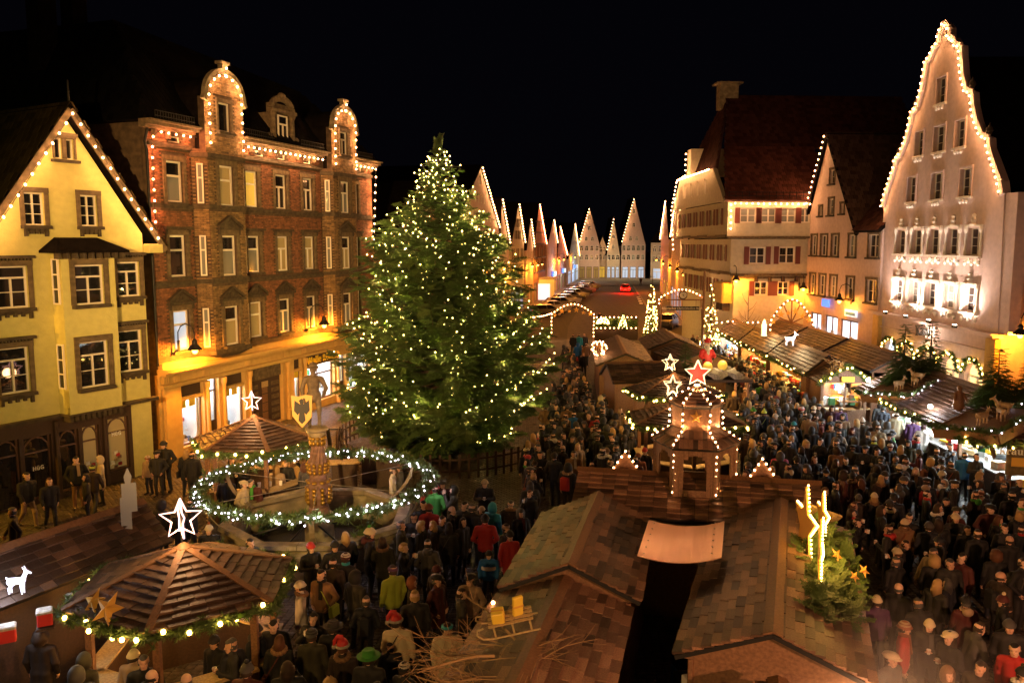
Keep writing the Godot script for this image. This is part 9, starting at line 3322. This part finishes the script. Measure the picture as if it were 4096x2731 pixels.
		"9.37 -24.06 1.70 20:short_stand:black:long_hair:h:hair=auburn",
		"11.07 -23.24 1.76 160:short_stand:navy:beanie:g:hat=black bag=backpack",
		"10.45 -21.17 1.70 165:long_stand:tan:beanie:h:hat=cream neck=fur_collar nc=tan bag=shoulder_bag bc=rust",
		"10.63 -21.43 1.80 -30:short_stand:black:short_hair:h:hair=dark glasses=1",
		"11.34 -21.18 1.72 175:long_stand:black:long_hair:h:hair=brown",
		"10.87 -20.83 1.74 170:short_stand:navy:beanie:h:hat=grey",
		"11.98 -21.65 1.70 0:short_mug:charcoal:beanie:h:hat=cream",
		"11.84 -20.76 1.68 0:short_stand:black:long_hair:h:hair=dark",
		"11.76 -20.18 1.78 180:short_stand:black:short_hair:h:hair=brown",
		"10.03 -18.98 1.76 -70:short_walk:beige:short_hair:h:hair=grey",
		"9.90 -18.58 1.72 160:long_stand:black:curly_hair:h:hair=blond",
		"10.19 -18.41 1.72 0:long_stand:charcoal:short_hair:h:hair=grey",
		"10.56 -18.66 1.76 -60:short_stand:maroon:short_hair:h:hair=dark",
		"11.54 -18.96 1.70 180:long_stand:black:curly_hair:h:hair=auburn",
		"12.34 -19.81 1.76 170:short_stand:black:bald:h:hair=brown",
		"12.81 -20.74 1.74 0:short_stand:charcoal:short_hair:h:hair=dark",
		"7.63 -16.40 1.70 175:short_stand:purple:beanie:h:hat=cream",
		"7.54 -15.13 1.72 60:short_stand:red:striped_hat:h:hat=rust bobble=beige neck=scarf nc=rust",
		"8.11 -15.28 1.72 -25:short_mug:charcoal:beanie:h:hat=cream long=brown neck=scarf nc=grey",
		"8.29 -14.78 1.70 -70:long_mug:black:flat_cap:h:hat=cream long=brown",
		"6.79 -14.05 1.68 30:short_stand:grey:flat_cap:h:hat=cream",
		"7.51 -13.45 1.74 10:short_stand:dark brown:hood:h:hat=tan",
		"9.69 -15.21 1.74 -20:short_stand:charcoal:beanie:h:hat=grey",
		"9.30 -14.29 1.72 -40:short_stand:red:short_hair:h:hair=dark",
		"8.19 -13.70 1.72 -60:short_mug:dark brown:long_hair:h:hair=brown",
		"17.67 -81.60 1.76 170:short_walk:dark brown:short_hair:i:hair=dark",
		"17.19 -81.08 1.68 170:short_walk:black:short_hair:i:hair=brown",
		"9.23 -85.92 1.75 20:short_stand:black:short_hair:x1:",
		"26.57 -170.96 1.75 0:short_walk:black:short_hair:x2:",
		"23.74 -208.71 1.75 90:short_walk:charcoal:short_hair:x3:",
		"27.50 -146.99 1.75 180:long_walk:navy:short_hair:x4:",
		"27.64 -144.74 1.75 180:short_walk:black:beanie:x5:",
	]
	var more := {"b": [Vector2(-6.84, -26.44)], "c": [Vector2(0.57, -24.06), Vector2(0.54, -24.62), Vector2(0.71, -25.68), Vector2(1.82, -26.34), Vector2(3.26, -26.80), Vector2(0.51, -27.04), Vector2(4.05, -27.09), Vector2(2.77, -27.27), Vector2(0.81, -27.69), Vector2(3.83, -27.62), Vector2(3.16, -28.25), Vector2(0.55, -28.78), Vector2(3.35, -28.82), Vector2(0.92, -29.19), Vector2(1.87, -29.34), Vector2(3.78, -29.43), Vector2(1.56, -29.91), Vector2(2.56, -30.40), Vector2(3.86, -30.50), Vector2(2.31, -30.99), Vector2(0.93, -31.14), Vector2(1.56, -31.23), Vector2(3.05, -31.65)], "e": [Vector2(-4.60, -13.52), Vector2(-5.52, -13.21), Vector2(-7.52, -13.35)], "f": [Vector2(8.04, -25.63), Vector2(7.51, -25.99), Vector2(8.50, -26.44), Vector2(10.28, -26.31), Vector2(8.44, -27.36), Vector2(9.77, -27.64), Vector2(8.79, -29.58), Vector2(10.44, -29.14), Vector2(9.26, -30.16)], "g": [Vector2(9.22, -21.37), Vector2(9.38, -22.09), Vector2(10.27, -22.24), Vector2(9.69, -22.63), Vector2(13.40, -20.96), Vector2(11.82, -22.20), Vector2(12.97, -21.65), Vector2(12.38, -22.28), Vector2(13.82, -21.86), Vector2(14.25, -22.34), Vector2(11.68, -24.29), Vector2(10.77, -24.75), Vector2(13.50, -23.43), Vector2(10.41, -25.27), Vector2(12.15, -24.98), Vector2(13.43, -24.36), Vector2(10.86, -25.64), Vector2(14.07, -24.10), Vector2(12.85, -24.83), Vector2(13.45, -24.98), Vector2(11.16, -26.12), Vector2(11.98, -25.80), Vector2(14.91, -24.41), Vector2(14.46, -24.84), Vector2(12.01, -26.53), Vector2(14.01, -25.78), Vector2(13.13, -26.81), Vector2(14.48, -26.65), Vector2(12.64, -27.64), Vector2(14.19, -27.44), Vector2(13.37, -28.09), Vector2(14.74, -27.69)], "h": [Vector2(8.91, -13.65), Vector2(8.88, -15.29), Vector2(8.51, -16.24), Vector2(9.45, -16.46), Vector2(8.37, -17.04), Vector2(10.26, -16.49), Vector2(9.16, -17.16), Vector2(9.70, -17.65), Vector2(8.90, -18.41), Vector2(10.85, -17.57), Vector2(9.27, -19.14), Vector2(11.74, -18.28), Vector2(9.77, -19.84), Vector2(10.69, -19.93), Vector2(9.74, -20.62)], "k": [Vector2(-2.27, -13.05), Vector2(-3.92, -13.65), Vector2(-2.01, -16.39), Vector2(-3.11, -16.52), Vector2(-3.42, -17.42)]}
	var rest := [Vector2(11.87, -29.62), Vector2(13.85, -28.76), Vector2(14.39, -28.50), Vector2(10.42, -30.20), Vector2(12.46, -29.54), Vector2(4.49, -31.93), Vector2(1.19, -32.24), Vector2(11.02, -30.37), Vector2(9.61, -30.90), Vector2(12.82, -30.12), Vector2(1.67, -32.71), Vector2(10.05, -31.19), Vector2(3.26, -32.64), Vector2(13.70, -29.95), Vector2(4.14, -32.78), Vector2(12.47, -30.94), Vector2(3.46, -33.27), Vector2(14.75, -30.08), Vector2(10.99, -31.78), Vector2(4.65, -33.32), Vector2(4.07, -33.53), Vector2(3.02, -33.71), Vector2(14.34, -30.68), Vector2(11.83, -31.96), Vector2(12.80, -31.71), Vector2(4.94, -33.97), Vector2(1.91, -34.40), Vector2(10.95, -32.88), Vector2(10.05, -33.54), Vector2(4.45, -34.85), Vector2(14.50, -32.07), Vector2(1.95, -35.22), Vector2(11.17, -33.53), Vector2(15.18, -32.47), Vector2(12.80, -33.52), Vector2(2.99, -35.85), Vector2(10.42, -34.51), Vector2(14.12, -33.21), Vector2(2.46, -36.02), Vector2(14.81, -33.01), Vector2(13.51, -33.63), Vector2(9.95, -35.02), Vector2(1.96, -36.38), Vector2(3.60, -36.52), Vector2(2.66, -36.76), Vector2(15.20, -33.58), Vector2(1.51, -36.85), Vector2(13.93, -34.16), Vector2(12.96, -34.56), Vector2(13.59, -34.62), Vector2(1.90, -37.25), Vector2(13.34, -35.27), Vector2(11.21, -36.11), Vector2(1.71, -37.83), Vector2(3.08, -37.82), Vector2(3.62, -38.15), Vector2(2.68, -38.25), Vector2(12.42, -36.37), Vector2(11.27, -36.87), Vector2(2.58, -38.88), Vector2(11.26, -37.40), Vector2(13.05, -37.21), Vector2(4.42, -39.36), Vector2(1.77, -39.57), Vector2(3.77, -39.58), Vector2(11.26, -38.14), Vector2(2.93, -39.67), Vector2(14.29, -37.55), Vector2(12.99, -38.12), Vector2(11.41, -38.72), Vector2(12.33, -38.45), Vector2(2.33, -40.42), Vector2(3.16, -40.44), Vector2(13.71, -38.22), Vector2(3.77, -40.46), Vector2(11.70, -39.19), Vector2(2.37, -41.01), Vector2(13.01, -38.99), Vector2(12.47, -39.23), Vector2(2.94, -41.43), Vector2(13.41, -39.33), Vector2(14.25, -39.21), Vector2(2.68, -41.98), Vector2(3.54, -42.15), Vector2(14.35, -39.81), Vector2(13.20, -40.27), Vector2(12.91, -40.87), Vector2(2.38, -42.92), Vector2(3.63, -42.94), Vector2(12.30, -42.30), Vector2(3.56, -44.17), Vector2(2.97, -44.64), Vector2(12.97, -43.23), Vector2(14.29, -42.84), Vector2(13.74, -43.61), Vector2(3.32, -45.63), Vector2(13.11, -44.00), Vector2(14.39, -43.62), Vector2(13.60, -44.42), Vector2(14.28, -44.29), Vector2(13.54, -44.95), Vector2(14.17, -44.93), Vector2(13.90, -45.47), Vector2(14.40, -45.41), Vector2(14.09, -46.13), Vector2(13.67, -46.48), Vector2(14.17, -46.77), Vector2(3.86, -49.37), Vector2(13.83, -47.90), Vector2(14.37, -47.98), Vector2(3.70, -49.96), Vector2(3.94, -50.41), Vector2(14.33, -48.50), Vector2(3.45, -50.73), Vector2(13.96, -49.07), Vector2(3.79, -51.24), Vector2(14.35, -49.45), Vector2(13.96, -49.80), Vector2(14.34, -50.21), Vector2(3.54, -52.11), Vector2(14.39, -50.88), Vector2(3.89, -52.76), Vector2(3.54, -53.17), Vector2(14.19, -51.38), Vector2(3.61, -53.67), Vector2(14.29, -52.34), Vector2(3.59, -54.24), Vector2(14.40, -52.93), Vector2(3.60, -54.86), Vector2(14.37, -53.54), Vector2(3.75, -55.39), Vector2(3.57, -55.96), Vector2(14.34, -54.46), Vector2(3.89, -56.44), Vector2(3.83, -57.02), Vector2(3.85, -58.17), Vector2(2.90, -45.95), Vector2(3.46, -44.77), Vector2(3.51, -43.48), Vector2(3.94, -53.31), Vector2(3.05, -45.18), Vector2(3.81, -46.14), Vector2(3.66, -41.45), Vector2(2.66, -43.39), Vector2(3.38, -47.30), Vector2(3.69, -48.02), Vector2(3.47, -51.55), Vector2(3.86, -45.54), Vector2(3.27, -41.13), Vector2(3.89, -41.07), Vector2(2.74, -42.60), Vector2(3.11, -46.37), Vector2(3.11, -42.14), Vector2(4.00, -51.75), Vector2(3.35, -38.78), Vector2(3.00, -38.52), Vector2(3.87, -42.55), Vector2(3.94, -44.63), Vector2(3.88, -48.76), Vector2(2.18, -38.03), Vector2(3.59, -46.66), Vector2(3.96, -41.90), Vector2(14.38, -59.32), Vector2(14.20, -58.41), Vector2(14.37, -60.77), Vector2(14.31, -56.15), Vector2(14.34, -57.08), Vector2(14.14, -58.95), Vector2(14.16, -59.92), Vector2(14.36, -62.83), Vector2(14.17, -54.90), Vector2(14.34, -51.85), Vector2(14.28, -57.51), Vector2(13.96, -56.53), Vector2(13.90, -51.78), Vector2(14.40, -65.34), Vector2(13.89, -50.42), Vector2(14.20, -55.40), Vector2(13.98, -53.94), Vector2(13.86, -53.39), Vector2(13.93, -52.84), Vector2(14.33, -63.45), Vector2(14.36, -61.30), Vector2(14.02, -55.82), Vector2(3.27, -31.04), Vector2(2.57, -31.62), Vector2(2.30, -34.67), Vector2(4.14, -37.14), Vector2(3.39, -35.56), Vector2(2.68, -33.28), Vector2(2.93, -37.27), Vector2(4.34, -35.72), Vector2(3.42, -32.09), Vector2(0.80, -30.59), Vector2(4.06, -36.71), Vector2(2.16, -33.69), Vector2(3.68, -36.99), Vector2(2.86, -34.15), Vector2(1.99, -31.30), Vector2(3.93, -31.66), Vector2(4.64, -31.41), Vector2(3.69, -32.52), Vector2(3.80, -31.12), Vector2(4.29, -30.94), Vector2(2.29, -34.14), Vector2(4.01, -37.57), Vector2(3.35, -36.16), Vector2(4.00, -36.01), Vector2(2.32, -37.19), Vector2(1.86, -31.73), Vector2(3.95, -35.38), Vector2(4.37, -32.39), Vector2(1.89, -32.29), Vector2(3.72, -33.97), Vector2(1.33, -30.83), Vector2(3.51, -39.22), Vector2(2.98, -39.13), Vector2(0.59, -30.09), Vector2(7.86, -26.79), Vector2(11.97, -37.90), Vector2(12.57, -34.75), Vector2(14.29, -38.56), Vector2(10.13, -29.55), Vector2(10.75, -36.89), Vector2(12.15, -37.37), Vector2(8.46, -28.46), Vector2(9.02, -31.21), Vector2(11.69, -37.21), Vector2(14.05, -41.32), Vector2(9.72, -30.45), Vector2(12.50, -34.11), Vector2(11.96, -35.86), Vector2(12.47, -43.33), Vector2(10.94, -34.18), Vector2(13.05, -45.56), Vector2(8.64, -29.00), Vector2(9.96, -34.11), Vector2(13.22, -46.35), Vector2(13.30, -41.36), Vector2(12.01, -35.06), Vector2(12.79, -35.42), Vector2(13.09, -41.96), Vector2(14.37, -42.05), Vector2(9.85, -26.37), Vector2(11.99, -36.57), Vector2(13.99, -40.37), Vector2(10.44, -31.44), Vector2(10.67, -30.85), Vector2(13.14, -44.80), Vector2(9.19, -27.77), Vector2(9.58, -29.55), Vector2(10.87, -37.74)]
	for line: String in people:
		var r := line.split(":")
		var n := r[0].split_floats(" ")
		var o := {"where": places[r[4]]}
		for kv in r[5].split(" ", false):
			if "=" in kv:
				var a := kv.split("=")
				var key: String = {"nc": "neck_colour", "bc": "bag_colour"}.get(a[0], a[0])
				o[key] = a[1]
			else:
				o[o.keys()[-1]] += " " + kv
		if o.has("long"):
			o.hair = o.long
			o.long = true
		person(Vector3(n[0], 0, n[1]), deg_to_rad(n[3]), n[2], r[1], r[2], r[3], o)
	var coats := ["black", "black", "navy", "charcoal", "dark brown", "olive", "black", "grey", "charcoal", "navy", "black", "maroon", "tan", "beige", "black", "black", "dark brown", "charcoal", "grey"]
	var heads := ["short_hair", "short_hair", "long_hair", "long_hair", "curly_hair", "short_hair", "beanie", "bobble_hat", "striped_hat", "flat_cap", "hood", "long_hair", "bald", "short_hair", "short_hair"]
	var hats := ["black", "charcoal", "cream", "grey", "black", "navy", "grey", "maroon", "charcoal", "tan", "dark brown", "olive"]
	var hairs := ["dark", "brown", "brown", "blond", "grey", "auburn"]
	var poses := ["stand", "stand", "pockets", "pockets", "mug", "mug", "drink", "lean", "stand"]
	for zone in more:
		for at: Vector2 in more[zone]:
			var o := {"where": places[zone], "hair": hairs[rng.randi() % 6], "hat": hats[rng.randi() % 12], "bobble": hats[rng.randi() % 12], "legs": ["navy", "black", "charcoal", "dark brown"][rng.randi() % 4]}
			if rng.randf() < 0.45:
				o.neck = ["scarf", "fur_collar", "hood_down"][rng.randi() % 3]
				o.neck_colour = ["tan", "grey", "red", "navy", "beige", "white", "green"][rng.randi() % 7]
			if rng.randf() < 0.15:
				o.glasses = "1"
			if rng.randf() < 0.22:
				o.bag = ["shoulder_bag", "backpack"][rng.randi() % 2]
				o.bag_colour = ["black", "rust", "grey", "red", "navy"][rng.randi() % 5]
			var yaw := rng.randf() * TAU if rng.randf() < 0.5 else PI + rng.randfn() * 0.6
			if zone in ["j", "g"] and rng.randf() < 0.6:
				yaw = PI / 2 + rng.randfn() * 0.5
			person(Vector3(at.x, 0, at.y), yaw, clampf(1.71 + rng.randfn() * 0.07, 1.5, 1.9), ("short_" if rng.randf() < 0.55 else "long_") + poses[rng.randi() % 9], coats[rng.randi() % 19], heads[rng.randi() % 15], o)
	var mass := thing("crowd", "mass of dark dressed visitors filling the depth of the crowd", "crowd")
	mass.set_meta("kind", "stuff")
	for v in 6:
		var d: Dictionary = bodies[["short_pockets", "long_stand", "short_mug", "long_lean", "long_pockets", "short_stand"][v]]
		var src: ArrayMesh = d.mesh
		var far := ArrayMesh.new()
		for i in src.get_surface_count():
			far.add_surface_from_arrays(Mesh.PRIMITIVE_TRIANGLES, src.surface_get_arrays(i))
			far.surface_set_material(i, [M.crowd_coat, M.trouser_0, M.skin, M.shoe, M.eye, M.lip][i])
		for kind in [["short_hair"], ["long_hair"], ["short_hair", "beanie"], ["curly_hair"], ["short_hair", "flat_cap"], ["hood"]][v]:
			var ha := headwear(kind).surface_get_arrays(0)
			var hv: PackedVector3Array = ha[Mesh.ARRAY_VERTEX]
			for i in hv.size():
				hv[i] = (d.head as Transform3D) * hv[i]
			ha[Mesh.ARRAY_VERTEX] = hv
			far.add_surface_from_arrays(Mesh.PRIMITIVE_TRIANGLES, ha)
			far.surface_set_material(far.get_surface_count() - 1, [M.hair_0, cloth("blond", "hair"), cloth("grey", "hat"), cloth("grey", "hair"), cloth("black", "hat"), cloth("charcoal", "hat")][v] if kind != "short_hair" else M.hair_0)
		var where := []
		var tints := []
		for i in range(v, rest.size(), 6):
			var yaw := PI + rng.randfn() * 0.8 if rng.randf() < 0.6 else rng.randf() * TAU
			where.append(Transform3D(Basis(Vector3.UP, yaw) * Basis.from_scale(Vector3.ONE * rng.randf_range(0.92, 1.05)), Vector3(rest[i].x, 0, rest[i].y)))
			var c: Array = COATS[coats[rng.randi() % coats.size()]]
			tints.append(Color(c[0], c[1], c[2]))
		scatter("visitors", far, where, mass, tints)

func make_people() -> void:
	mat("coat_0", lin(0.03, 0.03, 0.03), 0.8)
	mat("trouser_0", lin(0.02, 0.022, 0.03), 0.85)
	mat("hair_0", lin(0.03, 0.017, 0.01), 0.6)
	mat("hat_0", lin(0.03, 0.03, 0.03), 0.9)
	mat("bag_0", lin(0.03, 0.02, 0.015), 0.6)
	mat("crowd_coat", Color.WHITE, 0.8).vertex_color_use_as_albedo = true
	for p in ["stand", "pockets", "mug", "drink", "lean", "walk", "photo", "point"]:
		bodies["short_" + p] = make_body(p, 0.82, 1.04)
		if p != "point" or true:
			bodies["long_" + p] = make_body(p, 0.6, 1.0)

func _ready() -> void:
	rng.seed = 20161210
	var cam := Camera3D.new()
	cam.name = "camera"
	cam.position = Vector3(0, 9, 0)
	cam.rotation_degrees = Vector3(-6.8725, 0, 0)
	cam.fov = 44.844
	cam.near = 0.1
	cam.far = 1500.0
	add_child(cam)
	var sky := ProceduralSkyMaterial.new()
	sky.sky_top_color = Color(0.004, 0.004, 0.009)
	sky.sky_horizon_color = Color(0.007, 0.006, 0.01)
	sky.ground_bottom_color = Color(0.004, 0.004, 0.005)
	sky.ground_horizon_color = Color(0.007, 0.006, 0.01)
	var env := Environment.new()
	env.background_mode = Environment.BG_SKY
	env.sky = Sky.new()
	env.sky.sky_material = sky
	env.tonemap_mode = Environment.TONE_MAPPER_LINEAR
	env.tonemap_exposure = 2.6
	env.volumetric_fog_enabled = true
	env.volumetric_fog_density = 0.0
	env.sdfgi_enabled = true
	env.ssao_enabled = true
	env.ssil_enabled = true
	var we := WorldEnvironment.new()
	we.name = "environment"
	we.environment = env
	add_child(we)
	materials()
	make_people()
	setting()
	yellow_house()
	brick_house()
	white_house()
	rose_house()
	corner_house()
	street_rows()
	big_fir()
	market()
	vehicles()
	street_furniture()
	crowd()
